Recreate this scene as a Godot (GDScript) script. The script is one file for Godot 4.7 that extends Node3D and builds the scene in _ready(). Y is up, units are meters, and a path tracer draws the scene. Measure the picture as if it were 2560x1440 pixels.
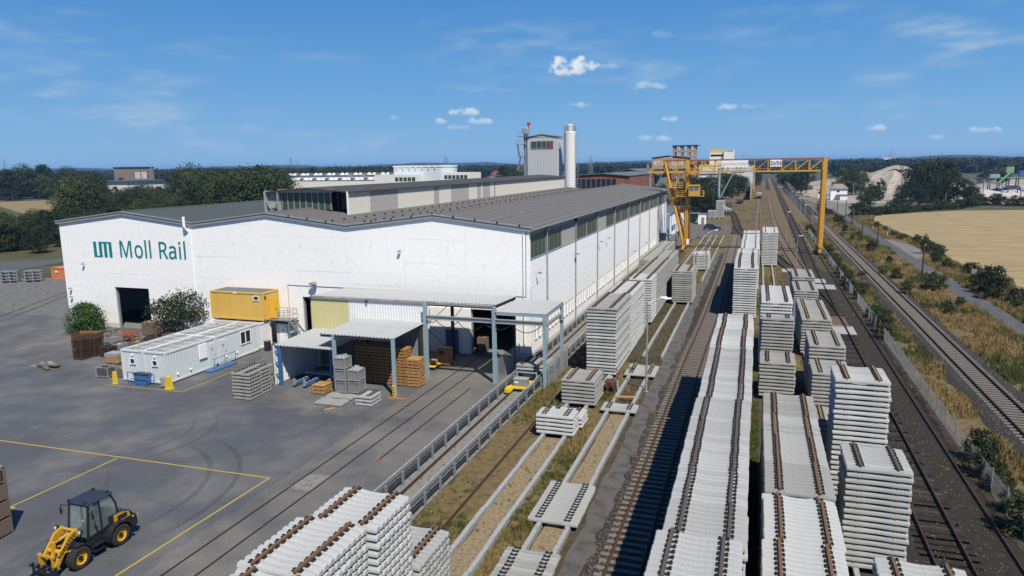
extends Node3D
# A sleeper works seen from a drone: x to the right across the tracks, -z along them, y up, metres.

class Bld:
	var v := PackedVector3Array()
	var n := PackedVector3Array()
	var uv := PackedVector2Array()
	var cc := PackedColorArray()
	var col = null
	func t(a: Vector3, b: Vector3, c: Vector3) -> void:
		var m := (b - a).cross(c - a).normalized()
		v.append(a); v.append(c); v.append(b)
		n.append(m); n.append(m); n.append(m)
		if col != null:
			cc.append(col); cc.append(col); cc.append(col)
	func q(a: Vector3, b: Vector3, c: Vector3, d: Vector3) -> void:
		t(a, b, c); t(a, c, d)
	func qo(a: Vector3, b: Vector3, c: Vector3, d: Vector3, o: Vector3) -> void:
		if (b - a).cross(c - a).dot((a + c) * 0.5 - o) < 0.0:
			q(a, d, c, b)
		else:
			q(a, b, c, d)
	func tn(a: Vector3, b: Vector3, c: Vector3, na: Vector3, nb: Vector3, nc: Vector3) -> void:
		v.append(a); v.append(c); v.append(b)
		n.append(na); n.append(nc); n.append(nb)
		if col != null:
			cc.append(col); cc.append(col); cc.append(col)
	func box(c: Vector3, s: Vector3, bs := Basis()) -> void:
		var x := bs.x * s.x * 0.5
		var y := bs.y * s.y * 0.5
		var z := bs.z * s.z * 0.5
		var p := []
		for i in 8:
			p.append(c + x * (1 if i & 1 else -1) + y * (1 if i & 2 else -1) + z * (1 if i & 4 else -1))
		for f in [[0, 2, 3, 1], [4, 5, 7, 6], [0, 1, 5, 4], [2, 6, 7, 3], [0, 4, 6, 2], [1, 3, 7, 5]]:
			q(p[f[0]], p[f[1]], p[f[2]], p[f[3]])
	func lbox(x0: float, x1: float, y0: float, y1: float, z0: float, z1: float) -> void:
		box(Vector3(x0 + x1, y0 + y1, z0 + z1) * 0.5, Vector3(absf(x1 - x0), absf(y1 - y0), absf(z1 - z0)))
	func cbox(c: Vector3, s: Vector3, e: float, bs := Basis()) -> void:
		var h := s * 0.5
		var P := func(a: int, sa: float, sb: float, sc: float) -> Vector3:
			var b := (a + 1) % 3
			var d := (a + 2) % 3
			var r := Vector3()
			r[a] = h[a] * sa; r[b] = (h[b] - e) * sb; r[d] = (h[d] - e) * sc
			return c + bs * r
		for a in 3:
			for s0 in [-1.0, 1.0]:
				qo(P.call(a, s0, -1, -1), P.call(a, s0, 1, -1), P.call(a, s0, 1, 1), P.call(a, s0, -1, 1), c)
				for s1 in [-1.0, 1.0]:
					var b := (a + 1) % 3
					qo(P.call(a, s0, s1, -1), P.call(a, s0, s1, 1), P.call(b, s1, 1, s0), P.call(b, s1, -1, s0), c)
		for sx in [-1.0, 1.0]:
			for sy in [-1.0, 1.0]:
				for sz in [-1.0, 1.0]:
					var p0: Vector3 = P.call(0, sx, sy, sz)
					var p1: Vector3 = P.call(1, sy, sz, sx)
					var p2: Vector3 = P.call(2, sz, sx, sy)
					if (p1 - p0).cross(p2 - p0).dot(p0 - c) < 0.0:
						t(p0, p2, p1)
					else:
						t(p0, p1, p2)
	func bar(p: Vector3, w: Vector3, a: float, b: float, up := Vector3.UP) -> void:
		var d := (w - p)
		var l := d.length()
		if l < 1e-5:
			return
		d /= l
		if absf(d.dot(up)) > 0.98:
			up = Vector3.RIGHT
		var r := d.cross(up).normalized()
		box((p + w) * 0.5, Vector3(a, b, l), Basis(r, r.cross(-d).normalized(), -d))
	func tube(p: Vector3, w: Vector3, r0: float, r1: float, k := 8, cap := true) -> void:
		var d := (w - p).normalized()
		var a := d.cross(Vector3.UP if absf(d.y) < 0.9 else Vector3.RIGHT).normalized()
		var b := a.cross(d).normalized()
		for i in k:
			var t0 := TAU * i / k
			var t1 := TAU * (i + 1) / k
			var n0 := a * cos(t0) + b * sin(t0)
			var n1 := a * cos(t1) + b * sin(t1)
			var A := p + n0 * r0
			var Bq := p + n1 * r0
			var C := w + n1 * r1
			var D := w + n0 * r1
			if (Bq - A).cross(C - A).dot(n0) < 0.0 or r0 < 1e-6:
				tn(A, D, C, n0, n0, n1); tn(A, C, Bq, n0, n1, n1)
			else:
				tn(A, Bq, C, n0, n1, n1); tn(A, C, D, n0, n1, n0)
			if cap:
				if r1 > 1e-4: _to(w, D, C, d)
				if r0 > 1e-4: _to(p, A, Bq, -d)
	func _to(a: Vector3, b: Vector3, c: Vector3, d: Vector3) -> void:
		if (b - a).cross(c - a).dot(d) < 0.0:
			t(a, c, b)
		else:
			t(a, b, c)
	# polygon in x,y extruded between two transforms' origins: tf maps (x, y, 0) and (x, y, depth)
	func ext(poly: PackedVector2Array, depth: float, tf := Transform3D(), caps := true) -> void:
		var k := poly.size()
		var cw := Geometry2D.is_polygon_clockwise(poly)
		for i in k:
			var a := poly[i]
			var b := poly[(i + 1) % k]
			var A := tf * Vector3(a.x, a.y, 0)
			var Bq := tf * Vector3(b.x, b.y, 0)
			var C := tf * Vector3(b.x, b.y, depth)
			var D := tf * Vector3(a.x, a.y, depth)
			if cw == (depth > 0.0):
				q(A, D, C, Bq)
			else:
				q(A, Bq, C, D)
		if caps:
			var ix := Geometry2D.triangulate_polygon(poly)
			var d0 := tf.basis.z * signf(depth)
			for i in range(0, ix.size(), 3):
				var p := []
				var r := []
				for j in 3:
					var e := poly[ix[i + j]]
					p.append(tf * Vector3(e.x, e.y, 0)); r.append(tf * Vector3(e.x, e.y, depth))
				_to(p[0], p[1], p[2], -d0); _to(r[0], r[1], r[2], d0)
	func lathe(pts: Array, k := 16, o := Vector3.ZERO) -> void:
		for i in pts.size() - 1:
			var a: Vector2 = pts[i]
			var b: Vector2 = pts[i + 1]
			var dn := Vector2(b.y - a.y, a.x - b.x).normalized()
			for j in k:
				var t0 := TAU * j / k
				var t1 := TAU * (j + 1) / k
				var c0 := Vector3(cos(t0), 0, sin(t0))
				var c1 := Vector3(cos(t1), 0, sin(t1))
				var N0 := c0 * dn.x + Vector3.UP * dn.y
				var N1 := c1 * dn.x + Vector3.UP * dn.y
				var A := o + c0 * a.x + Vector3.UP * a.y
				var Bq := o + c1 * a.x + Vector3.UP * a.y
				var C := o + c1 * b.x + Vector3.UP * b.y
				var D := o + c0 * b.x + Vector3.UP * b.y
				if (Bq - A).cross(C - A).dot(N0) < 0.0 or (C - A).cross(D - A).dot(N0) < 0.0:
					tn(A, D, C, N0, N0, N1); tn(A, C, Bq, N0, N1, N1)
				else:
					tn(A, Bq, C, N0, N1, N1); tn(A, C, D, N0, N1, N0)
	func mesh() -> ArrayMesh:
		var m := ArrayMesh.new()
		if v.is_empty():
			return m
		var a := []
		a.resize(Mesh.ARRAY_MAX)
		a[Mesh.ARRAY_VERTEX] = v
		a[Mesh.ARRAY_NORMAL] = n
		if uv.size() == v.size(): a[Mesh.ARRAY_TEX_UV] = uv
		if cc.size() == v.size(): a[Mesh.ARRAY_COLOR] = cc
		m.add_surface_from_arrays(Mesh.PRIMITIVE_TRIANGLES, a)
		return m

var M := {}
var T := {}
var taken := {}
var rng := RandomNumberGenerator.new()
var cam: Camera3D

func _ready() -> void:
	rng.seed = 7
	set_camera()
	set_sky_and_sun()
	make_materials()
	build_ground()
	build_tracks()
	build_hall()
	build_canopies()
	build_containers()
	build_sleeper_stacks()
	build_yard_things()
	build_guarded_track()
	build_loader()
	build_crane()
	build_rail_side()
	build_background()
	build_plants()

# ---------------------------------------------------------------- camera, sky, sun
func set_camera() -> void:
	cam = Camera3D.new()
	cam.name = "camera"
	var yaw := 0.33003885
	var pitch := 0.16842376
	var roll := -0.01469803
	var f := Vector3(-sin(yaw) * cos(pitch), -sin(pitch), -cos(yaw) * cos(pitch))
	var r0 := Vector3(cos(yaw), 0, -sin(yaw))
	var u0 := r0.cross(f)
	var r := r0 * cos(roll) + u0 * sin(roll)
	var u := u0 * cos(roll) - r0 * sin(roll)
	cam.transform = Transform3D(Basis(r, u, -f), Vector3(0, 18, 0))
	cam.fov = rad_to_deg(2.0 * atan(720.0 / 1790.0))
	cam.far = 20000.0
	cam.near = 0.1
	cam.current = true
	add_child(cam)

func set_sky_and_sun() -> void:
	var we := WorldEnvironment.new()
	we.name = "world_environment"
	var e := Environment.new()
	e.background_mode = Environment.BG_SKY
	e.tonemap_mode = Environment.TONE_MAPPER_LINEAR
	e.tonemap_exposure = 1.25
	e.background_energy_multiplier = 0.8
	e.sdfgi_enabled = true
	e.ssao_enabled = true
	e.ssil_enabled = true
	e.fog_enabled = true
	e.fog_density = 0.00010
	e.fog_light_color = Color(0.42, 0.62, 0.88)
	var pm := PanoramaSkyMaterial.new()
	pm.panorama = ImageTexture.create_from_image(sky_image())
	var sk := Sky.new()
	sk.sky_material = pm
	e.sky = sk
	we.environment = e
	add_child(we)
	var sun := DirectionalLight3D.new()
	sun.name = "sun"
	sun.light_energy = 1.6
	sun.light_color = Color(1.0, 0.965, 0.9)
	sun.light_angular_distance = 0.53
	sun.shadow_enabled = true
	var d := Vector3(-0.48, -1.0, -0.52).normalized()
	sun.transform = Transform3D(Basis.looking_at(d, Vector3.UP), Vector3(0, 60, 0))
	add_child(sun)

const SW := 4096
const SH := 2048

func cloud_stamp(w: int, h: int, sd: int, thick: float, flat_base: bool, frq := 0.055) -> Image:
	var im := Image.create(w, h, false, Image.FORMAT_RGBA8)
	var nz := FastNoiseLite.new()
	nz.seed = sd
	nz.noise_type = FastNoiseLite.TYPE_SIMPLEX_SMOOTH
	nz.frequency = frq
	nz.fractal_octaves = 5
	for y in h:
		for x in w:
			var fx := (x + 0.5) / w * 2.0 - 1.0
			var fy := (y + 0.5) / h * 2.0 - 1.0
			var ell := 1.0 - fx * fx - (fy * fy if not flat_base or fy < 0.3 else pow((fy - 0.3) / 0.45, 2.0) + 0.09)
			var d := ell * 1.15 + nz.get_noise_2d(x, y * 1.3) * 1.3 - 0.42
			var a := clampf(d * 1.7, 0.0, 1.0) * thick
			a *= clampf((1.0 - maxf(absf(fx), absf(fy))) * 5.0, 0.0, 1.0)
			var lit := clampf(0.62 - fy * 0.4 + nz.get_noise_2d(x + 3, y * 1.3 + 5) * 0.5, 0.0, 1.0)
			var c := Color(0.70, 0.765, 0.85).lerp(Color(0.965, 0.97, 0.98), lit)
			c.a = a
			im.set_pixel(x, y, c)
	return im

func wisp_stamp(w: int, h: int, sd: int, thick: float) -> Image:
	var im := Image.create(w, h, false, Image.FORMAT_RGBA8)
	var nz := FastNoiseLite.new()
	nz.seed = sd
	nz.frequency = 0.03
	nz.fractal_octaves = 5
	for y in h:
		for x in w:
			var fx := (x + 0.5) / w * 2.0 - 1.0
			var fy := (y + 0.5) / h * 2.0 - 1.0
			var e := maxf(0.0, 1.0 - fx * fx - fy * fy)
			var n := clampf(nz.get_noise_2d(x * 0.45 + y * 0.25, y * 1.9) * 0.9 + 0.42, 0.0, 1.0)
			im.set_pixel(x, y, Color(0.74, 0.79, 0.87, thick * e * n * n * 3.2))
	return im

func sky_image() -> Image:
	var im := Image.create(SW, SH, false, Image.FORMAT_RGBA8)
	var keys := [[-90.0, Color8(96, 110, 120)], [-0.6, Color8(140, 168, 196)], [0.0, Color8(150, 188, 222)], [1.4, Color8(140, 184, 222)], [3.5, Color8(125, 176, 221)], [7.0, Color8(106, 163, 217)], [12.0, Color8(84, 144, 207)], [25.0, Color8(62, 120, 190)], [90.0, Color8(40, 88, 158)]]
	for y in SH:
		var el := 90.0 - (y + 0.5) / SH * 180.0
		var c: Color = keys[0][1]
		for i in keys.size() - 1:
			if el >= keys[i][0]:
				c = (keys[i][1] as Color).lerp(keys[i + 1][1], clampf((el - keys[i][0]) / (keys[i + 1][0] - keys[i][0]), 0, 1))
		c.a = 1.0
		im.fill_rect(Rect2i(0, y, SW, 1), c)
	var r := RandomNumberGenerator.new()
	r.seed = 11
	# [azimuth, elevation, width, height, opacity, flat base]
	var cl := [[-14.0, 7.45, 3.7, 1.35, 1.0, true], [-11.4, 7.3, 2.6, 0.6, 0.4, false], [-22.3, 4.15, 2.6, 0.8, 0.85, true], [-21.3, 3.45, 2.6, 0.75, 0.75, true], [-24.2, 3.5, 1.4, 0.55, 0.7, true], [-8.3, 5.85, 2.9, 0.8, 0.55, false], [-2.4, 4.1, 1.4, 0.7, 0.75, true], [-13.4, 4.5, 1.8, 0.6, 0.6, true], [-6.4, 3.3, 1.6, 0.6, 0.7, true], [-8.2, 2.0, 1.6, 0.55, 0.5, true], [-7.0, 1.9, 1.2, 0.6, 0.6, true], [7.8, 2.2, 1.8, 0.55, 0.7, true], [14.1, 1.9, 1.8, 0.6, 0.65, true], [11.5, 1.5, 1.2, 0.5, 0.5, true], [-23.0, 3.0, 2.0, 0.5, 0.4, true], [-27.6, 3.8, 1.0, 0.4, 0.4, true], [-7.3, 9.5, 2.2, 0.8, 0.22, false], [-0.5, 4.1, 2.4, 0.4, 0.3, false]]
	var wisps := [[12.5, 8.0, 9.0, 3.6, 0.26], [8.0, 5.2, 4.0, 5.0, 0.16], [-50.0, 5.6, 17.0, 3.8, 0.22], [-44.0, 3.6, 16.0, 2.4, 0.2], [-36.0, 8.5, 18.0, 1.6, 0.12], [-18.0, 9.0, 16.0, 5.0, 0.14], [-52.0, 9.0, 12.0, 4.0, 0.16], [-20.0, 6.3, 9.0, 1.4, 0.14], [-36.0, 2.0, 22.0, 1.6, 0.16], [2.0, 9.5, 14.0, 3.0, 0.12], [-8.0, 7.0, 14.0, 2.4, 0.16], [6.0, 3.4, 16.0, 1.6, 0.16]]
	for i in 70:
		var az := r.randf_range(19.0, 303.0)
		cl.append([az, r.randf_range(1.5, 9.0), r.randf_range(1.0, 3.5), r.randf_range(0.5, 1.6), r.randf_range(0.4, 0.95), true])
		if i % 4 == 0:
			wisps.append([az, r.randf_range(3.0, 30.0), r.randf_range(8, 20), r.randf_range(1.5, 5), r.randf_range(0.1, 0.22)])
	var ppd := SW / 360.0
	var i := 0
	for c in wisps:
		var im2 := wisp_stamp(maxi(8, int(c[2] * ppd * 1.3)), maxi(6, int(c[3] * ppd * 1.3)), 500 + i, c[4])
		lay(im, im2, c[0], c[1])
		i += 1
	for c in cl:
		var im2 := cloud_stamp(maxi(8, int(c[2] * ppd * 1.25)), maxi(5, int(c[3] * ppd * (1.4 if c[2] > 3.6 else 1.0))), 40 + i, c[4] * (1.0 if c[2] > 3.6 else 0.85), c[5], 0.075 if c[2] < 3.6 else 0.07)
		lay(im, im2, c[0], c[1])
		i += 1
	return im

func lay(im: Image, st: Image, az: float, el: float) -> void:
	var x := int(fposmod(az, 360.0) / 360.0 * SW) - st.get_width() / 2
	var y := int((90.0 - el) / 180.0 * SH) - st.get_height() / 2
	for s in [0, SW, -SW]:
		im.blend_rect(st, Rect2i(0, 0, st.get_width(), st.get_height()), Vector2i(x + s, y))

# ---------------------------------------------------------------- textures and materials
func noise_tex(key: String, type: int, frq: float, oct: int, lo: Color, hi: Color, size := 512, mid = null, warp := 0.0) -> void:
	var f := FastNoiseLite.new()
	f.seed = hash(key) % 1000
	f.noise_type = type
	f.frequency = frq
	f.fractal_octaves = oct
	if type == FastNoiseLite.TYPE_CELLULAR:
		f.cellular_return_type = FastNoiseLite.RETURN_CELL_VALUE
		f.fractal_type = FastNoiseLite.FRACTAL_NONE
	if warp > 0.0:
		f.domain_warp_enabled = true
		f.domain_warp_amplitude = warp
	var g := Gradient.new()
	g.set_color(0, lo)
	g.set_color(1, hi)
	if mid != null:
		g.add_point(mid[0], mid[1])
	var t := NoiseTexture2D.new()
	t.width = size
	t.height = size
	t.seamless = true
	t.noise = f
	t.color_ramp = g
	T[key] = t

# o: tex, sc (repeats per metre), det, dsc, bump, bs (cm), metal, vc, back, alpha, world, clear
func mk(key: String, c: Color, rough := 0.9, o := {}) -> StandardMaterial3D:
	var m := StandardMaterial3D.new()
	m.resource_name = key
	m.albedo_color = c.linear_to_srgb()
	m.roughness = rough
	m.metallic = o.get("metal", 0.0)
	m.metallic_specular = o.get("spec", 0.5)
	var w: bool = o.get("world", true)
	if o.has("tex") or o.has("bump"):
		m.uv1_triplanar = not o.get("uv", false)
		m.uv1_world_triplanar = w and m.uv1_triplanar
		m.uv1_triplanar_sharpness = 4.0
		var s = o.get("sc", 1.0)
		m.uv1_scale = s if s is Vector3 else Vector3(s, s, s)
	if o.has("tex"):
		m.albedo_texture = T[o.tex]
	if o.has("bump"):
		m.heightmap_enabled = true
		m.heightmap_texture = T[o.bump]
		m.heightmap_scale = o.get("bs", 1.0)
	if o.has("det"):
		m.detail_enabled = true
		m.detail_albedo = T[o.det]
		m.detail_blend_mode = BaseMaterial3D.BLEND_MODE_MUL
		m.detail_uv_layer = BaseMaterial3D.DETAIL_UV_2
		m.uv2_triplanar = true
		m.uv2_world_triplanar = w
		m.uv2_triplanar_sharpness = 4.0
		var s2 = o.get("dsc", 0.1)
		m.uv2_scale = s2 if s2 is Vector3 else Vector3(s2, s2, s2)
	if o.get("vc", false):
		m.vertex_color_use_as_albedo = true
	if o.has("back"):
		m.backlight_enabled = true
		m.backlight = o.back
	if o.has("alpha"):
		m.transparency = BaseMaterial3D.TRANSPARENCY_ALPHA
		m.albedo_color.a = o.alpha
	if o.has("clear"):
		m.clearcoat_enabled = true
		m.clearcoat = o.clear
		m.clearcoat_roughness = 0.15
	M[key] = m
	return m

func g3(v: float) -> Color:
	return Color(v, v, v)

func make_materials() -> void:
	var SS := FastNoiseLite.TYPE_SIMPLEX_SMOOTH
	var CE := FastNoiseLite.TYPE_CELLULAR
	noise_tex("grain", SS, 0.09, 4, g3(0.82), g3(1.0))
	noise_tex("fine", SS, 0.3, 3, g3(0.7), g3(1.0))
	noise_tex("blotch", SS, 0.012, 5, g3(0.82), g3(1.0), 512)
	noise_tex("patch", SS, 0.018, 5, Color(0.72, 0.69, 0.65), g3(1.0), 512, [0.45, Color(0.93, 0.925, 0.91)])
	noise_tex("stone", CE, 0.11, 1, g3(0.5), g3(1.0))
	noise_tex("pebble", CE, 0.22, 1, Color(0.55, 0.52, 0.5), g3(1.0))
	noise_tex("rust", SS, 0.05, 5, Color(0.5, 0.35, 0.27), g3(1.0), 512, [0.55, Color(0.82, 0.72, 0.66)])
	noise_tex("wood", SS, 0.05, 4, Color(0.66, 0.58, 0.5), g3(1.0))
	noise_tex("dirt", SS, 0.02, 6, Color(0.62, 0.6, 0.55), g3(1.0), 512, [0.34, Color(0.93, 0.93, 0.92)], 20.0)
	noise_tex("weeds", SS, 0.03, 5, Color(0.62, 0.68, 0.42), Color(1, 0.98, 0.93), 512, [0.5, Color(0.92, 0.89, 0.78)])
	noise_tex("height", SS, 0.12, 4, g3(0.0), g3(1.0))
	noise_tex("hstone", CE, 0.2, 1, g3(0.0), g3(1.0))
	# ground
	mk("soil", Color(0.11, 0.088, 0.064), 0.95, {"tex": "fine", "sc": 0.45, "det": "weeds", "dsc": 0.07, "bump": "height", "bs": 4.0})
	mk("drysoil", Color(0.2, 0.15, 0.075), 0.95, {"tex": "fine", "sc": 0.5, "det": "weeds", "dsc": 0.09})
	mk("meadow", Color(0.085, 0.09, 0.036), 0.95, {"tex": "blotch", "sc": 0.02, "det": "weeds", "dsc": 0.006})
	mk("sand", Color(0.29, 0.235, 0.185), 0.95, {"tex": "grain", "sc": 0.7, "det": "weeds", "dsc": 0.23})
	mk("lane", Color(0.16, 0.152, 0.146), 0.95, {"tex": "fine", "sc": 0.9, "det": "patch", "dsc": 0.12, "bump": "height", "bs": 2.0})
	mk("ballast", Color(0.125, 0.1, 0.08), 0.95, {"tex": "stone", "sc": 1.2, "det": "patch", "dsc": 0.2, "bump": "hstone", "bs": 6.0})
	mk("ballast_grey", Color(0.115, 0.1, 0.096), 0.95, {"tex": "stone", "sc": 1.1, "det": "blotch", "dsc": 0.1, "bump": "hstone", "bs": 6.0})
	mk("trackbed_dark", Color(0.088, 0.073, 0.06), 0.95, {"tex": "stone", "sc": 1.4, "det": "weeds", "dsc": 0.12, "bump": "hstone", "bs": 4.0})
	mk("road", Color(0.118, 0.128, 0.14), 0.9, {"tex": "fine", "sc": 0.5, "det": "patch", "dsc": Vector3(0.25, 0.1, 0.03)})
	mk("apron", Color(0.2, 0.2, 0.198), 0.95, {"tex": "fine", "sc": 0.6, "det": "patch", "dsc": 0.1})
	mk("layby", Color(0.26, 0.25, 0.235), 0.95, {"tex": "fine", "sc": 0.6, "det": "blotch", "dsc": 0.2})
	mk("field", Color(0.46, 0.35, 0.165), 0.95, {"tex": "fine", "sc": 0.35, "det": "blotch", "dsc": Vector3(0.012, 0.05, 0.035)})
	mk("straw", Color(0.24, 0.18, 0.075), 0.95, {"tex": "blotch", "sc": 0.03})
	mk("concrete_slab", Color(0.27, 0.265, 0.25), 0.92, {"tex": "fine", "sc": 0.7, "det": "dirt", "dsc": 0.2})
	mk("paint_yellow", Color(0.5, 0.37, 0.035), 0.8, {"tex": "fine", "sc": 1.7})
	# buildings
	noise_tex("clean", SS, 0.02, 5, g3(0.965), g3(1.0))
	noise_tex("cleanfine", SS, 0.2, 3, g3(0.9), g3(1.0))
	noise_tex("faint", SS, 0.03, 5, g3(0.93), g3(1.0), 512, [0.3, g3(0.99)])
	noise_tex("conc", SS, 0.06, 5, g3(0.78), g3(1.0), 512, [0.36, g3(0.95)])
	noise_tex("streak", SS, 0.05, 6, g3(0.66), g3(1.0), 512, [0.4, g3(0.92)])
	noise_tex("soot", SS, 0.03, 5, Color(0.72, 0.72, 0.7), g3(1.0), 512, [0.38, g3(0.97)])
	mk("wall_white", Color(0.89, 0.89, 0.885), 0.85, {"tex": "clean", "sc": 0.21, "det": "faint", "dsc": Vector3(0.12, 0.04, 0.12)})
	mk("wall_base", Color(0.66, 0.66, 0.65), 0.9, {"tex": "dirt", "sc": 0.4})
	mk("wall_back", Color(0.4, 0.4, 0.4), 0.9)
	mk("interior", Color(0.16, 0.155, 0.15), 0.95)
	mk("roof_fibre", Color(0.165, 0.16, 0.158), 0.95, {"tex": "patch", "sc": Vector3(0.06, 0.3, 0.5), "det": "streak", "dsc": Vector3(0.03, 0.2, 0.35)})
	mk("roof_green", Color(0.075, 0.092, 0.088), 0.8, {"tex": "clean", "sc": 0.3, "det": "blotch", "dsc": Vector3(0.08, 0.2, 0.6)})
	mk("fascia", Color(0.33, 0.345, 0.36), 0.6, {"tex": "dirt", "sc": Vector3(0.3, 1, 0.3), "metal": 0.2})
	mk("lantern_cream", Color(0.62, 0.605, 0.53), 0.85, {"tex": "clean", "sc": 0.5, "det": "soot", "dsc": Vector3(0.4, 0.09, 0.4)})
	mk("lantern_grey", Color(0.36, 0.35, 0.34), 0.85, {"tex": "clean", "sc": 0.5, "det": "soot", "dsc": Vector3(0.4, 0.09, 0.4)})
	mk("tar", Color(0.055, 0.054, 0.053), 0.95, {"tex": "patch", "sc": 0.2})
	mk("glass_green", Color(0.055, 0.085, 0.06), 0.35, {"tex": "dirt", "sc": Vector3(0.5, 0.16, 0.5)})
	mk("glass_dark", Color(0.02, 0.024, 0.028), 0.1)
	mk("pane_grey", Color(0.12, 0.13, 0.135), 0.25, {"tex": "blotch", "sc": 0.4})
	mk("sheet_grey", Color(0.3, 0.3, 0.3), 0.7, {"tex": "soot", "sc": Vector3(0.5, 0.1, 0.5)})
	mk("sheet_white", Color(0.72, 0.735, 0.74), 0.55, {"tex": "clean", "sc": 0.5, "det": "faint", "dsc": Vector3(0.2, 0.1, 0.35)})
	mk("sheet_yellow", Color(0.55, 0.51, 0.26), 0.6, {"tex": "clean", "sc": 0.5, "det": "faint", "dsc": 0.2})
	mk("steel_grey", Color(0.3, 0.33, 0.36), 0.5, {"tex": "grain", "sc": 1.0, "metal": 0.35})
	mk("galv", Color(0.42, 0.45, 0.475), 0.45, {"tex": "dirt", "sc": 0.8, "metal": 0.4})
	mk("steel_dark", Color(0.035, 0.035, 0.036), 0.7, {"tex": "grain", "sc": 1.0})
	mk("steel_blue", Color(0.27, 0.37, 0.44), 0.55, {"tex": "dirt", "sc": 0.9})
	mk("blue", Color(0.045, 0.14, 0.34), 0.5, {"tex": "dirt", "sc": 1.0})
	mk("teal", Color(0.0, 0.19, 0.21), 0.6)
	mk("rust", Color(0.12, 0.072, 0.045), 0.9, {"tex": "rust", "sc": 0.9})
	mk("rail_rust", Color(0.085, 0.055, 0.042), 0.75, {"tex": "rust", "sc": 0.8})
	mk("rail_head", Color(0.16, 0.13, 0.115), 0.45, {"tex": "rust", "sc": 0.5, "metal": 0.5})
	mk("container_white", Color(0.56, 0.605, 0.625), 0.6, {"tex": "clean", "sc": 0.6, "det": "faint", "dsc": Vector3(0.5, 0.12, 0.5)})
	mk("sheet_roof", Color(0.42, 0.435, 0.44), 0.6, {"tex": "clean", "sc": 0.5, "det": "conc", "dsc": Vector3(0.5, 0.2, 0.12)})
	mk("guard_dark", Color(0.13, 0.135, 0.14), 0.6, {"tex": "dirt", "sc": 0.8, "metal": 0.3})
	mk("groove", Color(0.03, 0.026, 0.022), 0.8, {"tex": "rust", "sc": 0.8})
	mk("container_roof", Color(0.3, 0.305, 0.305), 0.75, {"tex": "dirt", "sc": 0.4})
	mk("container_yellow", Color(0.64, 0.4, 0.085), 0.55, {"tex": "clean", "sc": 0.5, "det": "faint", "dsc": Vector3(0.3, 0.1, 0.3)})
	mk("yellow_door", Color(0.75, 0.42, 0.03), 0.5, {"tex": "clean", "sc": 0.7})
	mk("white_trim", Color(0.75, 0.76, 0.77), 0.5)
	mk("grey_trim", Color(0.24, 0.25, 0.26), 0.7, {"tex": "dirt", "sc": 0.7})
	mk("black", Color(0.014, 0.014, 0.015), 0.6)
	mk("safety_yellow", Color(0.66, 0.47, 0.02), 0.6, {"tex": "soot", "sc": 1.0})
	mk("red", Color(0.5, 0.03, 0.03), 0.5)
	mk("orange", Color(0.62, 0.14, 0.02), 0.6, {"tex": "rust", "sc": 0.7})
	mk("orange_container", Color(0.56, 0.2, 0.07), 0.7, {"tex": "soot", "sc": 0.6})
	# concrete and timber
	mk("concrete", Color(1, 1, 1), 0.92, {"tex": "cleanfine", "sc": 1.6, "det": "conc", "dsc": 0.5, "vc": true, "world": true})
	for k in [["con_white", 0.46, 0.475, 0.48], ["con_white2", 0.4, 0.415, 0.418], ["con_grey", 0.29, 0.297, 0.288], ["con_grey2", 0.25, 0.253, 0.24], ["con_pale", 0.35, 0.362, 0.36]]:
		mk(k[0], Color(k[1], k[2], k[3]), 0.92, {"tex": "cleanfine", "sc": 1.6, "det": "conc", "dsc": 0.5})
	mk("tie_dark", Color(0.095, 0.085, 0.075), 0.95, {"tex": "grain", "sc": 1.0, "det": "patch", "dsc": 0.3})
	mk("tie_mid", Color(0.2, 0.18, 0.155), 0.95, {"tex": "grain", "sc": 1.0, "det": "patch", "dsc": 0.3})
	mk("beam_concrete", Color(0.33, 0.345, 0.36), 0.92, {"tex": "cleanfine", "sc": 1.0, "det": "dirt", "dsc": 0.3})
	mk("clip", Color(0.022, 0.019, 0.018), 0.6, {"tex": "grain", "sc": 2.0})
	mk("clip_rust", Color(0.06, 0.036, 0.026), 0.7, {"tex": "rust", "sc": 2.0})
	mk("batten_brown", Color(0.19, 0.115, 0.065), 0.9, {"tex": "wood", "sc": Vector3(3.0, 3.0, 0.35)})
	mk("batten_tan", Color(0.3, 0.19, 0.085), 0.9, {"tex": "wood", "sc": Vector3(3.0, 3.0, 0.35)})
	mk("batten_grey", Color(0.105, 0.095, 0.1), 0.9, {"tex": "wood", "sc": Vector3(3.0, 3.0, 0.35)})
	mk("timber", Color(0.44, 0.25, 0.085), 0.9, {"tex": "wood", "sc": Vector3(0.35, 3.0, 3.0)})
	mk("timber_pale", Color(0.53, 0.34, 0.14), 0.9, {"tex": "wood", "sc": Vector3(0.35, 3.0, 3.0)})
	mk("timber_grey", Color(0.2, 0.165, 0.13), 0.95, {"tex": "wood", "sc": Vector3(0.5, 3.0, 3.0)})
	mk("pole_wood", Color(0.075, 0.062, 0.05), 0.95, {"tex": "wood", "sc": Vector3(2.0, 0.3, 2.0)})
	mk("bag", Color(0.3, 0.31, 0.32), 0.6, {"tex": "grain", "sc": 0.8})
	mk("scrap", Color(0.03, 0.023, 0.02), 0.9, {"tex": "stone", "sc": 2.0})
	mk("cardboard", Color(0.36, 0.2, 0.1), 0.9, {"tex": "grain", "sc": 0.5})
	# vehicles
	mk("loader_yellow", Color(0.5, 0.28, 0.015), 0.45, {"tex": "soot", "sc": 1.3, "clear": 0.3})
	mk("loader_dark", Color(0.016, 0.018, 0.024), 0.45, {"tex": "grain", "sc": 1.2})
	mk("loader_roof", Color(0.014, 0.02, 0.042), 0.75)
	mk("tyre", Color(0.022, 0.021, 0.02), 0.9, {"tex": "dirt", "sc": 1.5})
	mk("cab_glass", Color(0.32, 0.44, 0.42), 0.05, {"alpha": 0.22})
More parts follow.
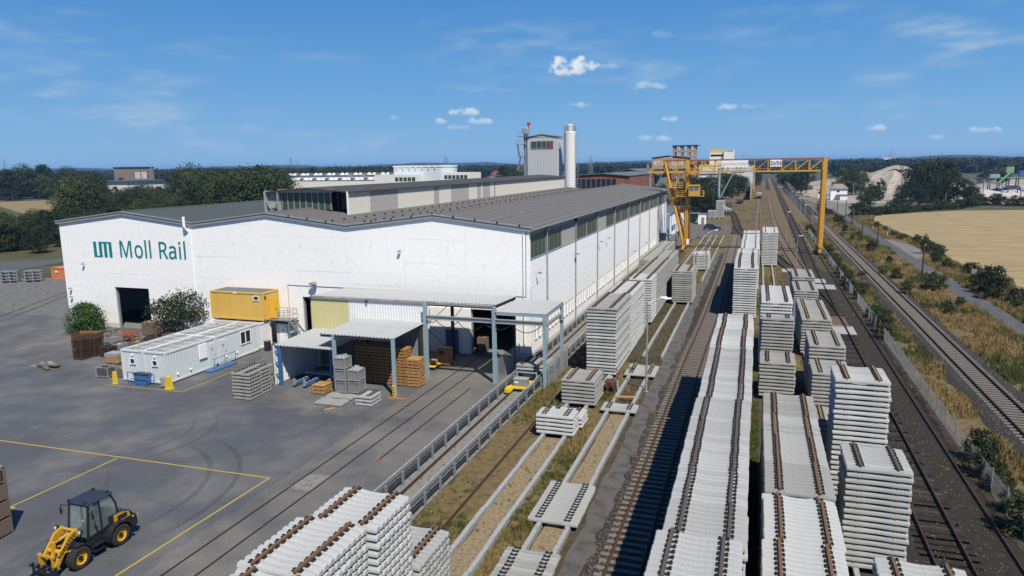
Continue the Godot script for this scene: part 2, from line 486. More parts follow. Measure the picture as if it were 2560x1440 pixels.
	mk("lamp_glass", Color(0.8, 0.82, 0.84), 0.15, {"metal": 0.3})
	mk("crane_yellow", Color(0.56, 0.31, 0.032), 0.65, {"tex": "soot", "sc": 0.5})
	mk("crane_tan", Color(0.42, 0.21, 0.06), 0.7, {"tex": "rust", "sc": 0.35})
	mk("sign_white", Color(0.78, 0.78, 0.77), 0.6)
	mk("sign_grey", Color(0.3, 0.3, 0.34), 0.7)
	mk("car_paint", Color(0.012, 0.018, 0.032), 0.25, {"clear": 0.8})
	mk("car_glass", Color(0.03, 0.035, 0.04), 0.08)
	mk("cloth_dark", Color(0.014, 0.015, 0.02), 0.95)
	mk("cloth_blue", Color(0.02, 0.03, 0.075), 0.95)
	mk("skin", Color(0.42, 0.25, 0.18), 0.6)
	mk("hivis", Color(0.5, 0.52, 0.55), 0.6)
	# background
	mk("brick_red", Color(0.33, 0.125, 0.07), 0.95, {"tex": "grain", "sc": 0.4, "det": "blotch", "dsc": 0.05})
	mk("brick_ruin", Color(0.52, 0.37, 0.26), 0.95, {"tex": "patch", "sc": 0.15, "det": "grain", "dsc": 0.6})
	mk("concrete_old", Color(0.26, 0.225, 0.18), 0.95, {"tex": "patch", "sc": 0.06})
	mk("slate", Color(0.12, 0.14, 0.165), 0.8, {"tex": "blotch", "sc": 0.08})
	mk("plant_white", Color(0.72, 0.7, 0.65), 0.85, {"tex": "clean", "sc": 0.1})
	mk("plant_yellow", Color(0.66, 0.44, 0.02), 0.8)
	mk("plant_blue", Color(0.55, 0.62, 0.68), 0.8, {"tex": "clean", "sc": 0.1})
	mk("graffiti", Color(0.62, 0.6, 0.66), 0.9)
	mk("graffiti_dark", Color(0.05, 0.045, 0.06), 0.9)
	mk("heap", Color(0.5, 0.445, 0.37), 0.95, {"tex": "blotch", "sc": 0.05, "det": "grain", "dsc": 0.3, "bump": "height", "bs": 30.0})
	mk("heap_grey", Color(0.45, 0.43, 0.41), 0.95, {"tex": "grain", "sc": 0.3})
	mk("plant_green", Color(0.16, 0.3, 0.17), 0.7)
	mk("silo_white", Color(0.72, 0.72, 0.69), 0.6, {"tex": "clean", "sc": 0.4, "det": "soot", "dsc": Vector3(0.4, 0.08, 0.4)})
	mk("tower_grey", Color(0.44, 0.455, 0.47), 0.65, {"tex": "clean", "sc": Vector3(4.0, 0.1, 4.0)})
	mk("pylon", Color(0.2, 0.23, 0.26), 0.7)
	# plants
	for k in [["leaf_dark", 0.024, 0.037, 0.013], ["leaf_mid", 0.034, 0.052, 0.016], ["leaf_light", 0.062, 0.082, 0.02], ["leaf_hedge", 0.04, 0.085, 0.018]]:
		mk(k[0], Color(k[1], k[2], k[3]), 0.7, {"vc": true, "back": Color(0.35, 0.4, 0.12), "spec": 0.35})
	mk("bark", Color(0.06, 0.048, 0.036), 0.95, {"tex": "wood", "sc": 1.0})
	mk("blade", Color(1, 1, 1), 0.85, {"vc": true, "back": Color(0.3, 0.3, 0.12), "spec": 0.3})
	mk("leaf_hill", Color(0.035, 0.05, 0.022), 0.95, {"tex": "blotch", "sc": 0.004, "det": "grain", "dsc": 0.03})
	mk("pebbles", Color(1, 1, 1), 0.95, {"vc": true})

# ---------------------------------------------------------------- nodes
func numbered(nm: String) -> String:
	var k: int = taken.get(nm, 0)
	taken[nm] = k + 1
	return nm if k == 0 else "%s_%03d" % [nm, k]

func meta(o: Node, label: String, cat: String, grp := "", kind := "") -> void:
	if label: o.set_meta("label", label)
	if cat: o.set_meta("category", cat)
	if grp: o.set_meta("group", grp)
	if kind: o.set_meta("kind", kind)

func thing(nm: String, label: String, cat: String, grp := "", at := Vector3.ZERO, ry := 0.0) -> Node3D:
	var o := Node3D.new()
	o.name = numbered(nm)
	add_child(o)
	o.position = at
	o.rotation.y = ry
	meta(o, label, cat, grp)
	return o

func mi(nm: String, b, m: Material) -> MeshInstance3D:
	var o := MeshInstance3D.new()
	o.name = nm
	o.mesh = b.mesh() if b is Bld else b
	o.material_override = m
	return o

func part(par: Node, nm: String, b, mat: String, at := Vector3.ZERO, ry := 0.0) -> MeshInstance3D:
	var o := mi(nm, b, M[mat])
	o.position = at
	o.rotation.y = ry
	par.add_child(o, true)
	return o

func pbox(par: Node, nm: String, mat: String, x0: float, x1: float, y0: float, y1: float, z0: float, z1: float) -> MeshInstance3D:
	var b := Bld.new()
	b.lbox(x0, x1, y0, y1, z0, z1)
	return part(par, nm, b, mat)

func solo(nm: String, b, mat: String, label: String, cat: String, grp := "", at := Vector3.ZERO, ry := 0.0) -> MeshInstance3D:
	var o := mi(numbered(nm), b, M[mat])
	add_child(o)
	o.position = at
	o.rotation.y = ry
	meta(o, label, cat, grp)
	return o

func struct(nm: String, b, mat: String) -> MeshInstance3D:
	var o := mi(numbered(nm), b, M[mat])
	add_child(o)
	o.set_meta("kind", "structure")
	return o

func copy(src: Node3D, at: Vector3, ry := 0.0, sc := Vector3.ONE) -> Node3D:
	var o: Node3D = src.duplicate()
	var base := String(src.name)
	var cut := base.rfind("_")
	if cut > 0 and base.substr(cut + 1).is_valid_int():
		base = base.substr(0, cut)
	o.name = numbered(base)
	add_child(o)
	o.position = at
	o.rotation = Vector3(0, ry, 0)
	o.scale = sc
	return o

func many(par: Node, nm: String, mesh: Mesh, mat: String, xf: Array, cols = null) -> MultiMeshInstance3D:
	var mm := MultiMesh.new()
	mm.transform_format = MultiMesh.TRANSFORM_3D
	mm.use_colors = cols != null
	mm.mesh = mesh
	mm.instance_count = xf.size()
	for i in xf.size():
		mm.set_instance_transform(i, xf[i])
		if cols != null: mm.set_instance_color(i, cols[i])
	var o := MultiMeshInstance3D.new()
	o.name = numbered(nm) if par == self else nm
	o.multimesh = mm
	o.material_override = M[mat]
	par.add_child(o, true)
	o.set_meta("kind", "stuff")
	return o

func see(p: Vector3) -> Vector2:
	# where a point falls in the frame, used to choose which repeats to build singly
	var q := cam.transform.affine_inverse() * p
	if q.z > -1.0:
		return Vector2(-9999, -9999)
	return Vector2(1280 + 1790.0 * q.x / -q.z, 720 - 1790.0 * q.y / -q.z)

func ordinal(k: int) -> String:
	var w := ["zeroth", "first", "second", "third", "fourth", "fifth", "sixth", "seventh", "eighth", "ninth", "tenth", "eleventh", "twelfth", "thirteenth", "fourteenth", "fifteenth", "sixteenth", "seventeenth", "eighteenth", "nineteenth"]
	if k < 20: return w[k]
	var tens := ["twent", "thirt", "fort", "fift", "sixt", "sevent", "eight", "ninet"]
	if k >= 100: return "hundred-and-" + ordinal(k - 100)
	if k % 10 == 0: return tens[k / 10 - 2] + "ieth"
	return tens[k / 10 - 2] + "y-" + w[k % 10]

func text_mesh(s: String, size: float, depth: float, bold := false, fnt := "Droid Sans") -> TextMesh:
	var t := TextMesh.new()
	var f := SystemFont.new()
	f.font_names = PackedStringArray([fnt])
	if bold: f.font_weight = 700
	t.font = f
	t.text = s
	t.font_size = 64
	t.pixel_size = size / 64.0
	t.depth = depth
	return t

# ---------------------------------------------------------------- ground
func strip(nm: String, mat: String, xl, xr, z0: float, z1: float, y: float, step := 1.5, jit := 0.25, sd := 1, crown := 0.0) -> MeshInstance3D:
	var nz := FastNoiseLite.new()
	nz.seed = sd
	nz.frequency = 0.35
	nz.fractal_octaves = 3
	var b := Bld.new()
	var k := maxi(1, int(absf(z1 - z0) / step))
	var prev := []
	for i in k + 1:
		var z := lerpf(z0, z1, float(i) / k)
		var a: float = xl.call(z) if xl is Callable else xl
		var c: float = xr.call(z) if xr is Callable else xr
		a += nz.get_noise_2d(z, 0) * jit * 2.0
		c += nz.get_noise_2d(z, 77) * jit * 2.0
		var row := []
		if crown > 0.0:
			row = [Vector3(a, y, z), Vector3(a + 0.55, y + crown, z), Vector3(c - 0.55, y + crown, z), Vector3(c, y, z)]
		else:
			row = [Vector3(a, y, z), Vector3(c, y, z)]
		if i:
			for j in row.size() - 1:
				if z1 < z0:
					b.q(prev[j], prev[j + 1], row[j + 1], row[j])
				else:
					b.q(row[j], row[j + 1], prev[j + 1], prev[j])
		prev = row
	return struct(nm, b, mat)

func poly_sheet(nm: String, mat: String, pts: Array, y: float) -> MeshInstance3D:
	var pv := PackedVector2Array()
	for p in pts: pv.append(Vector2(p[0], p[1]))
	var b := Bld.new()
	var ix := Geometry2D.triangulate_polygon(pv)
	for i in range(0, ix.size(), 3):
		b._to(Vector3(pv[ix[i]].x, y, pv[ix[i]].y), Vector3(pv[ix[i + 1]].x, y, pv[ix[i + 1]].y), Vector3(pv[ix[i + 2]].x, y, pv[ix[i + 2]].y), Vector3.UP)
	return struct(nm, b, mat)

# the asphalt yard: worn greys, a browner apron beside the rails and black rubber arcs left by the loaders
func yard_image(x0: float, x1: float, z0: float, z1: float, w: int, h: int) -> Image:
	var a := FastNoiseLite.new()
	a.seed = 3
	a.noise_type = FastNoiseLite.TYPE_SIMPLEX_SMOOTH
	a.frequency = 0.006
	a.fractal_octaves = 6
	var na := a.get_image(w, h, false, false, false).get_data()
	a.seed = 8
	a.frequency = 0.35
	a.fractal_octaves = 2
	var nb := a.get_image(w, h, false, false, false).get_data()
	a.seed = 21
	a.frequency = 0.02
	a.fractal_octaves = 4
	var nc := a.get_image(w, h, false, false, false).get_data()
	var d := PackedByteArray()
	d.resize(w * h * 3)
	var sx := (x1 - x0) / w
	var sz := (z1 - z0) / h
	for y in h:
		var z := z0 + sz * y
		for x in w:
			var i := y * w + x
			var wx := x0 + sx * x
			var n0 := na[i] / 255.0
			var n1 := nb[i] / 255.0
			var n2 := nc[i] / 255.0
			var v := 0.8 + (n0 - 0.5) * 0.2 + (n1 - 0.5) * 0.26 + (n2 - 0.5) * 0.1
			# worn, dustier ground towards the hall and along the apron
			var dust := clampf((n0 - 0.5) * 1.4 + 0.12 + (n2 - 0.5) * 0.6 + (0.4 if z < -47.0 + (n2 - 0.5) * 6.0 and wx < -48.0 + (n2 - 0.5) * 8.0 else 0.0) + (0.45 if z < -44.0 + (n2 - 0.5) * 5.0 and wx > -36.0 else 0.0) + (0.75 if wx > -25.9 + (n2 - 0.5) else 0.0), 0.0, 1.0)
			var r := v * lerpf(0.8, 1.0, dust)
			var g := v * lerpf(0.82, 0.97, dust)
			var b2 := v * lerpf(0.855, 0.925, dust)
			d[i * 3] = clampi(int(r * 255.0), 0, 255)
			d[i * 3 + 1] = clampi(int(g * 255.0), 0, 255)
			d[i * 3 + 2] = clampi(int(b2 * 255.0), 0, 255)
	# rubber: [centre x, centre z, radius, from deg, to deg, width m, strength]
	var r2 := RandomNumberGenerator.new()
	r2.seed = 5
	var arcs := [[-37.2, -28.0, 8.0, -80, 20, 0.36, 0.3], [-37.2, -28.0, 9.7, -80, 24, 0.36, 0.34], [-41.5, -36.5, 4.6, -60, 80, 0.3, 0.26], [-41.5, -36.5, 6.1, -60, 85, 0.32, 0.26], [-40.5, -41.5, 3.2, -40, 110, 0.26, 0.16]]
	for i in 40:
		arcs.append([r2.randf_range(-70, -26), r2.randf_range(-50, -16), r2.randf_range(6, 30), 0, 0, 0.35, r2.randf_range(-0.14, 0.2)])
		var f := r2.randf_range(0, 360)
		arcs[-1][3] = f
		arcs[-1][4] = f + r2.randf_range(30, 80)
	for c in arcs:
		var steps := int(absf(deg_to_rad(c[4] - c[3])) * c[2] / 0.03)
		var half := int(c[5] / sx * 0.5)
		for s in steps:
			var t := float(s) / steps
			var fade: float = c[6] * minf(1.0, minf(t, 1.0 - t) * 5.0)
			var an := deg_to_rad(lerpf(c[3], c[4], t))
			for u in range(-half, half + 1):
				var rad: float = c[2] + u * sx
				var px := int((c[0] + cos(an) * rad - x0) / sx)
				var py := int((c[1] + sin(an) * rad - z0) / sz)
				if px >= 0 and py >= 0 and px < w and py < h and (s * 7 + u * 13) % 3 == 0:
					var j := (py * w + px)
					var k: float = 1.0 - fade * (0.5 + nc[j] / 255.0) * 0.8
					for ch in 3:
						d[j * 3 + ch] = mini(255, int(d[j * 3 + ch] * k))
	return Image.create_from_data(w, h, false, Image.FORMAT_RGB8, d)

func flat_line(b: Bld, p: Vector2, q: Vector2, w: float, y: float) -> void:
	var d := (q - p).normalized()
	var s := Vector2(-d.y, d.x) * w * 0.5
	var k := maxi(1, int((q - p).length() / 0.6))
	for i in k:
		var a := p.lerp(q, float(i) / k)
		var c := p.lerp(q, float(i + 1) / k)
		var w1 := rng.randf_range(0.8, 1.1)
		b._to(Vector3(a.x - s.x * w1, y, a.y - s.y * w1), Vector3(c.x - s.x * w1, y, c.y - s.y * w1), Vector3(c.x + s.x, y, c.y + s.y), Vector3.UP)
		b._to(Vector3(a.x - s.x * w1, y, a.y - s.y * w1), Vector3(c.x + s.x, y, c.y + s.y), Vector3(a.x + s.x, y, a.y + s.y), Vector3.UP)

func build_ground() -> void:
	var b := Bld.new()
	var R := 9000.0
	for i in 24:
		var a0 := TAU * i / 24
		var a1 := TAU * (i + 1) / 24
		for k in [[0.0, 400.0], [400.0, R]]:
			var p0 := Vector3(cos(a0), 0, sin(a0))
			var p1 := Vector3(cos(a1), 0, sin(a1))
			var o := Vector3(0, -0.06, -150)
			if k[0] == 0.0:
				b._to(o, o + p0 * k[1], o + p1 * k[1], Vector3.UP)
			else:
				b._to(o + p0 * k[0], o + p0 * k[1], o + p1 * k[1], Vector3.UP)
				b._to(o + p0 * k[0], o + p1 * k[1], o + p1 * k[0], Vector3.UP)
	struct("ground", b, "meadow")
	# asphalt yard
	var X0 := -100.0
	var X1 := -18.9
	var Z0 := -66.0
	var Z1 := -10.0
	var im := yard_image(X0, X1, Z0, Z1, 1792, 1238)
	var m := StandardMaterial3D.new()
	m.resource_name = "yard_asphalt"
	m.albedo_color = Color(0.185, 0.188, 0.194).linear_to_srgb()
	m.albedo_texture = ImageTexture.create_from_image(im)
	m.roughness = 0.9
	M["yard"] = m
	b = Bld.new()
	b.t(Vector3(X0, 0, Z1), Vector3(X1, 0, Z1), Vector3(X1, 0, Z0))
	b.t(Vector3(X0, 0, Z1), Vector3(X1, 0, Z0), Vector3(X0, 0, Z0))
	for p in b.v: b.uv.append(Vector2((p.x - X0) / (X1 - X0), (p.z - Z0) / (Z1 - Z0)))
	struct("yard_pavement", b, "yard")
	poly_sheet("pavement", "apron", [[-150, -66], [-77.5, -66], [-77.5, -190], [-100, -190], [-112, -92], [-150, -80]], -0.012)
	poly_sheet("pavement", "apron", [[-150, -10], [-100, -10], [-100, -66], [-150, -80]], -0.012)
	poly_sheet("road", "road", [[-170, -88], [-134, -93.5], [-132, -97], [-134, -112], [-134, -320], [-141, -320], [-141, -110], [-170, -93]], -0.004)
	# faded concrete patch in the apron, painted bay lines
	poly_sheet("pavement", "concrete_slab", [[-24.7, -34.2], [-23.35, -34.5], [-23.3, -32.3], [-24.75, -32.2]], 0.006)
	b = Bld.new()
	flat_line(b, Vector2(-60, -32.55), Vector2(-26.7, -33.1), 0.12, 0.006)
	flat_line(b, Vector2(-38.0, -32.7), Vector2(-38.05, -25.8), 0.12, 0.007)
	flat_line(b, Vector2(-26.7, -33.1), Vector2(-26.85, -12.0), 0.12, 0.007)
	flat_line(b, Vector2(-52.4, -44.8), Vector2(-44.4, -45.1), 0.1, 0.006)
	flat_line(b, Vector2(-44.4, -45.1), Vector2(-44.5, -56.0), 0.1, 0.007)
	flat_line(b, Vector2(-38.4, -25.8), Vector2(-37.7, -25.75), 0.2, 0.006)
	var ln := struct("pavement_markings", b, "paint_yellow")
	ln.set_meta("label", "thin yellow bay lines painted on the asphalt")
	# rail yard
	strip("ground_rail_yard", "soil", -18.9, 13.4, -8, -260, -0.02, 3, 0.1)
	strip("ground_far_yard", "drysoil", func(z): return -16.0 - maxf(0, (-z - 400)) * 0.01, func(z): return 17.0, -258, -900, -0.025, 6, 0.5)
	strip("ground_lane", "concrete_slab", -18.9, -16.25, -20, -110, 0.004, 2, 0.05, 4)
	strip("ground_grass", "drysoil", -16.2, -13.15, -8, -112, 0.0, 1.0, 0.12, 41)
	strip("ground_grass", "drysoil", -11.4, -9.9, -8, -64, 0.004, 1.0, 0.12, 42)
	strip("ground_grass", "drysoil", 0.15, 4.3, -62, -134, -0.008, 1.5, 0.15, 43)
	strip("ground_grass", "drysoil", -13.2, -7.8, -96, -188, -0.004, 1.5, 0.15, 44)
	strip("lane", "lane", -7.75, -6.5, -12, -150, 0.008, 1.0, 0.12, 6)
	strip("ground_sand", "sand", -9.55, -8.45, -12, -52, 0.012, 1.0, 0.06, 7)
	strip("ground_sand", "sand", -12.85, -11.7, -24, -44, 0.012, 1.0, 0.06, 8)
	poly_sheet("forecourt", "lane", [[-19.6, -160], [-16, -160], [-14.5, -176], [-6.8, -195], [-6.8, -216], [-13, -222], [-19.6, -260], [-24, -260], [-24, -160]], 0.012)
	# verges, road, field
	strip("verge", "drysoil", 13.0, 15.9, -8, -420, 0.0, 1.5, 0.2, 12)
	strip("verge", "drysoil", 19.6, func(z): return 26.2, -8, -420, 0.0, 1.5, 0.2, 13)
	strip("road", "road", func(z): return road_l(z), func(z): return road_r(z), -8, -330, 0.012, 1.5, 0.1, 14)
	poly_sheet("layby", "layby", [[28.3, -148], [29.6, -151], [31.6, -158], [32.0, -166], [31.4, -173], [30.0, -180], [28.4, -186]], 0.018)
	poly_sheet("junction", "layby", [[25.5, -318], [29.0, -240], [30.5, -262], [33.0, -276], [48.0, -318], [90.0, -335], [90.0, -343], [40.0, -335], [34.5, -345], [26.0, -400], [20.0, -420]], 0.02)
	strip("verge", "drysoil", func(z): return road_r(z) - 0.2, func(z): return field_l(z) + 0.3, -8, -262, 0.004, 1.5, 0.15, 15)
	var fl := []
	for z in range(-300, -7, 4): fl.append([field_l(z), float(z)])
	poly_sheet("field", "field", [[400, -8], [400, -312], [120, -308], [68.8, -295.5], [49, -279], [37.9, -266.5]] + fl.filter(func(p): return p[1] > -262), 0.02)
	poly_sheet("quarry_ground", "heap", [[24, -400], [33, -345], [60, -340], [140, -330], [260, -420], [260, -760], [24, -760]], 0.0)
	poly_sheet("field_left", "straw", [[-470, -330], [-300, -228], [-260, -262], [-420, -400]], 0.0)
	for s in [[380, -1500, 1200, 240], [-200, -1900, 900, 200], [1300, -2300, 1700, 320], [-900, -1500, 500, 160], [-60, -2900, 1500, 380]]:
		poly_sheet("field", "straw", [[s[0] - s[2] / 2, s[1]], [s[0] + s[2] / 2, s[1] + 30], [s[0] + s[2] / 2 + 90, s[1] - s[3]], [s[0] - s[2] / 2 + 50, s[1] - s[3]]], 0.0)

func road_l(z: float) -> float:
	if z > -180: return 25.85
	return 25.85 - maxf(0, -z - 250) * 0.02

func road_r(z: float) -> float:
	if z > -180: return 28.4
	return 28.4 + maxf(0, -z - 180) * 0.03

func field_l(z: float) -> float:
	# the stubble's edge, bulging round the bushes by the road
	var e := 33.9
	if z < -110: e = lerpf(33.9, 36.8, smoothstep(-110, -128, z))
	if z < -130: e = lerpf(36.8, 33.6, smoothstep(-130, -140, z))
	if z < -150: e = lerpf(33.6, 36.0, smoothstep(-150, -172, z))
	if z < -172: e = lerpf(36.0, 33.5, smoothstep(-172, -215, z))
	if z < -240: e = lerpf(33.5, 36.5, smoothstep(-240, -262, z))
	return e

# ---------------------------------------------------------------- tracks
func rail_profile() -> PackedVector2Array:
	return PackedVector2Array([Vector2(-0.062, 0), Vector2(0.062, 0), Vector2(0.062, 0.012), Vector2(0.01, 0.035), Vector2(0.01, 0.115), Vector2(0.034, 0.125), Vector2(0.034, 0.155), Vector2(0.026, 0.16), Vector2(-0.026, 0.16), Vector2(-0.034, 0.155), Vector2(-0.034, 0.125), Vector2(-0.01, 0.115), Vector2(-0.01, 0.035), Vector2(-0.062, 0.012)])

# rail along a list of [x, z]; one mesh
func rail_mesh(pts: Array, off: float, y: float, prof = null) -> Bld:
	var b := Bld.new()
	var pr: PackedVector2Array = rail_profile() if prof == null else prof
	var rows := []
	for i in pts.size():
		var p := Vector2(pts[i][0], pts[i][1])
		var a := Vector2(pts[maxi(0, i - 1)][0], pts[maxi(0, i - 1)][1])
		var c := Vector2(pts[mini(pts.size() - 1, i + 1)][0], pts[mini(pts.size() - 1, i + 1)][1])
		var d := (c - a).normalized()
		var s := Vector2(-d.y, d.x)
		var row := []
		for e in pr:
			row.append(Vector3(p.x + s.x * (off + e.x), y + e.y, p.y + s.y * (off + e.x)))
		rows.append(row)
	var k := pr.size()
	for i in rows.size() - 1:
		for j in range(1, k):
			var j2 := (j + 1) % k
			b.q(rows[i][j], rows[i][j2], rows[i + 1][j2], rows[i + 1][j])
	var ix := Geometry2D.triangulate_polygon(pr)
	for e in [0, rows.size() - 1]:
		var out: Vector3 = (rows[0][0] - rows[-1][0]) * (1.0 if e == 0 else -1.0)
		for i in range(0, ix.size(), 3): b._to(rows[e][ix[i]], rows[e][ix[i + 1]], rows[e][ix[i + 2]], out)
	return b

func smooth(pts: Array, step := 3.0) -> Array:
	var c := Curve3D.new()
	for i in pts.size():
		var p := Vector3(pts[i][0], 0, pts[i][1])
		var a := Vector3(pts[maxi(0, i - 1)][0], 0, pts[maxi(0, i - 1)][1])
		var q := Vector3(pts[mini(pts.size() - 1, i + 1)][0], 0, pts[mini(pts.size() - 1, i + 1)][1])
		var d := (q - a) / 6.0
		c.add_point(p, -d, d)
	c.bake_interval = step
	var out := []
	var l := c.get_baked_length()
	var k := int(l / step)
	for i in k + 1:
		var p := c.sample_baked(l * i / k, true)
		out.append([p.x, p.z])
	return out

func tie_mesh(w: float) -> ArrayMesh:
	var b := Bld.new()
	b.cbox(Vector3(0, -0.06, 0), Vector3(w, 0.16, 0.26), 0.02)
	return b.mesh()

func track(label: String, pts: Array, y: float, head: String, tie: String, tie_z0: float, tie_z1: float, singles: int, grp := "railway tracks", rise := 0.05) -> Node3D:
	var t := thing("railway_track", label, "track", grp)
	for s in [-0.7525, 0.7525]:
		part(t, "rail", rail_mesh(pts, s, y), head)
	# its bed where it runs through dry grass
	var far := pts.filter(func(p): return p[1] < -126)
	if far.size() > 2 and y < 0.2:
		var fb := Bld.new()
		for i in far.size() - 1:
			var w0 := 1.25 + 0.25 * sin(i * 1.7)
			var w1 := 1.25 + 0.25 * sin((i + 1) * 1.7)
			fb._to(Vector3(far[i][0] - w0, -0.002, far[i][1]), Vector3(far[i][0] + w0, -0.002, far[i][1]), Vector3(far[i + 1][0] + w1, -0.002, far[i + 1][1]), Vector3.UP)
			fb._to(Vector3(far[i][0] - w0, -0.002, far[i][1]), Vector3(far[i + 1][0] + w1, -0.002, far[i + 1][1]), Vector3(far[i + 1][0] - w1, -0.002, far[i + 1][1]), Vector3.UP)
		part(t, "bed", fb, "trackbed_dark", Vector3(0, taken["railway_track"] * 0.002, 0))
	# sleepers every 0.6 m along it
	var tm := tie_mesh(2.5)
	var xf := []
	var k := 0
	var acc := 0.0
	for i in pts.size() - 1:
		var a := Vector2(pts[i][0], pts[i][1])
		var c := Vector2(pts[i + 1][0], pts[i + 1][1])
		var l := (c - a).length()
		while acc < l:
			var p := a.lerp(c, acc / l)
			acc += 0.6
			if p.y > tie_z0 or p.y < tie_z1: continue
			var an := atan2((c - a).x, -(c - a).y)
			var bs := Basis(Vector3.UP, -an + rng.randf_range(-0.012, 0.012))
			if k < singles:
				var o := mi("sleeper", tm, M[tie])
				o.transform = Transform3D(bs, Vector3(p.x + rng.randf_range(-0.02, 0.02), y - 0.02 + rise - 0.05, p.y))
				t.add_child(o, true)
			else:
				xf.append(Transform3D(bs, Vector3(p.x, y - 0.02 + rise - 0.05, p.y)))
			k += 1
		acc -= l
	if xf.size():
		many(t, "far_sleepers", tm, tie, xf)
	return t

func build_tracks() -> void:
	# ballast beds
	strip("trackbed", "ballast", -6.75, -2.7, -10, -150, 0.0, 0.8, 0.22, 30, 0.06)
	strip("trackbed", "trackbed_dark", 6.7, 12.4, -8, -128, 0.0, 1.0, 0.2, 31)
	strip("trackbed", "ballast_grey", 15.45, 20.1, -8, -700, 0.01, 1.0, 0.2, 32, 0.22)
	strip("ground_far_yard", "drysoil", -15.0, 13.2, -150, -262, -0.014, 3.0, 0.3, 35)
	# shunting track in the shade of the long stack
	track("rusty railway track running in the shade of the long sleeper stack", smooth([[-4.98, -9], [-4.98, -60], [-4.62, -90], [-4.6, -149], [-4.9, -186], [-5.4, -218], [-7.6, -262], [-10.5, -300], [-12.5, -352]]), 0.1, "rail_rust", "tie_mid", -10, -190, 290)
	track("curving railway track crossing from the dark track to the middle tracks", smooth([[-5.4, -218], [-3.0, -190], [0.6, -165], [3.2, -150], [6.8, -120], [8.6, -98], [8.98, -84]]), 0.06, "rail_rust", "timber_grey", -84, -90, 20)
	track("railway track beside the right hand sleeper stacks", smooth([[8.98, -8], [8.98, -60], [9.0, -110], [9.5, -160], [9.98, -203], [11.0, -352], [13.6, -706], [14.5, -900]]), 0.05, "rail_rust", "tie_dark", -20, -110, 150, "railway tracks", 0.0)
	track("main line railway track on purple grey ballast beside the road", smooth([[17.75, -8], [17.75, -60], [17.85, -95], [17.9, -140], [18.0, -210], [18.75, -308], [19.3, -390], [21.5, -560], [24, -760]]), 0.29, "rail_rust", "tie_mid", -20, -260, 290)
	track("far railway track with a loaded wagon on it", smooth([[0.0, -200], [0.03, -222], [0.76, -370], [1.2, -420]]), 0.05, "rail_rust", "timber_grey", -200, -420, 100)
	track("far railway track running straight to the horizon between dry verges", smooth([[7.6, -120], [5.6, -190], [5.27, -321], [7.9, -744], [8.4, -900]]), 0.05, "rail_rust", "timber_grey", -120, -500, 200)
	# crane rails on their own
	for r in [[-14.35, "left crane rail sunk in dry grass beside the guard rails", -8.0, -178.0], [11.77, "right crane rail beside the galvanised fence", -8.0, -230.0]]:
		solo("crane_rail", rail_mesh([[r[0], r[2]], [r[0], (r[2] + r[3]) / 2], [r[0], r[3]]], 0.0, 0.0), "rail_rust", r[1], "rail", "crane rails")
	# rails let into the asphalt
	var gv := PackedVector2Array([Vector2(-0.05, -0.02), Vector2(0.05, -0.02), Vector2(0.05, 0.012), Vector2(0.02, 0.014), Vector2(0.02, 0.004), Vector2(-0.005, 0.004), Vector2(-0.005, 0.016), Vector2(-0.05, 0.016)])
	for r in [[-24.78, "left sunken rail crossing the asphalt to the big hall door", -9.0, -80.0], [-23.3, "right sunken rail crossing the asphalt to the big hall door", -9.0, -80.0], [-21.78, "short sunken rail with an orange end in the asphalt", -37.4, -52.4]]:
		var o := solo("sunken_rail", rail_mesh([[r[0], r[2]], [r[0], (r[2] + r[3]) / 2], [r[0], r[3]]], 0.0, 0.008, gv), "groove", r[1], "rail", "sunken rails")
		if r[2] < -30:
			var b := Bld.new()
			b.cbox(Vector3(r[0], 0.05, r[2] + 0.14), Vector3(0.16, 0.1, 0.3), 0.02)
			part(o, "end_stop", b, "orange")
	for r in [[-85.2, -56.4, -110.0, -103.3, "outer"], [-87.2, -56.4, -112.0, -103.3, "inner"]]:
		solo("sunken_rail", rail_mesh([[r[0], r[1]], [(r[0] + r[2]) / 2, (r[1] + r[3]) / 2], [r[2], r[3]]], 0.0, 0.004, gv), "groove", "%s sunken rail leaving the yard past the hall's left corner" % r[4], "rail", "sunken rails")

# ---------------------------------------------------------------- the hall
const FZ := -62.72
const RX := -19.67
const LX := -77.8
const BZ := -167.4

func rect(x0: float, y0: float, x1: float, y1: float) -> PackedVector2Array:
	return PackedVector2Array([Vector2(x0, y0), Vector2(x1, y0), Vector2(x1, y1), Vector2(x0, y1)])

func cut(polys: Array, holes: Array) -> Array:
	for h in holes:
		var nx := []
		for p in polys:
			for r in Geometry2D.clip_polygons(p, h):
				if not Geometry2D.is_polygon_clockwise(r): nx.append(r)
		polys = nx
	return polys

# trapezoid ribs along local x, standing out in local z; height along local y
func corr(b: Bld, w: float, h: float, pitch: float, amp: float, tf: Transform3D) -> void:
	var k := maxi(1, int(round(w / pitch)))
	var p := w / k
	var prof := PackedVector2Array()
	for i in k:
		var x := i * p
		prof.append(Vector2(x, 0)); prof.append(Vector2(x + p * 0.35, 0)); prof.append(Vector2(x + p * 0.5, amp)); prof.append(Vector2(x + p * 0.85, amp))
	prof.append(Vector2(w, 0))
	for i in prof.size() - 1:
		var a := prof[i]
		var c := prof[i + 1]
		b.q(tf * Vector3(a.x, 0, a.y), tf * Vector3(c.x, 0, c.y), tf * Vector3(c.x, h, c.y), tf * Vector3(a.x, h, a.y))
	for s in [0.0, h]:
		b.q(tf * Vector3(0, s, -0.02), tf * Vector3(w, s, -0.02), tf * Vector3(w, s, 0), tf * Vector3(0, s, 0))
	b.q(tf * Vector3(0, 0, -0.02), tf * Vector3(0, h, -0.02), tf * Vector3(w, h, -0.02), tf * Vector3(w, 0, -0.02))

func tfm(x: Vector3, y: Vector3, z: Vector3, o: Vector3) -> Transform3D:
	return Transform3D(Basis(x, y, z), o)

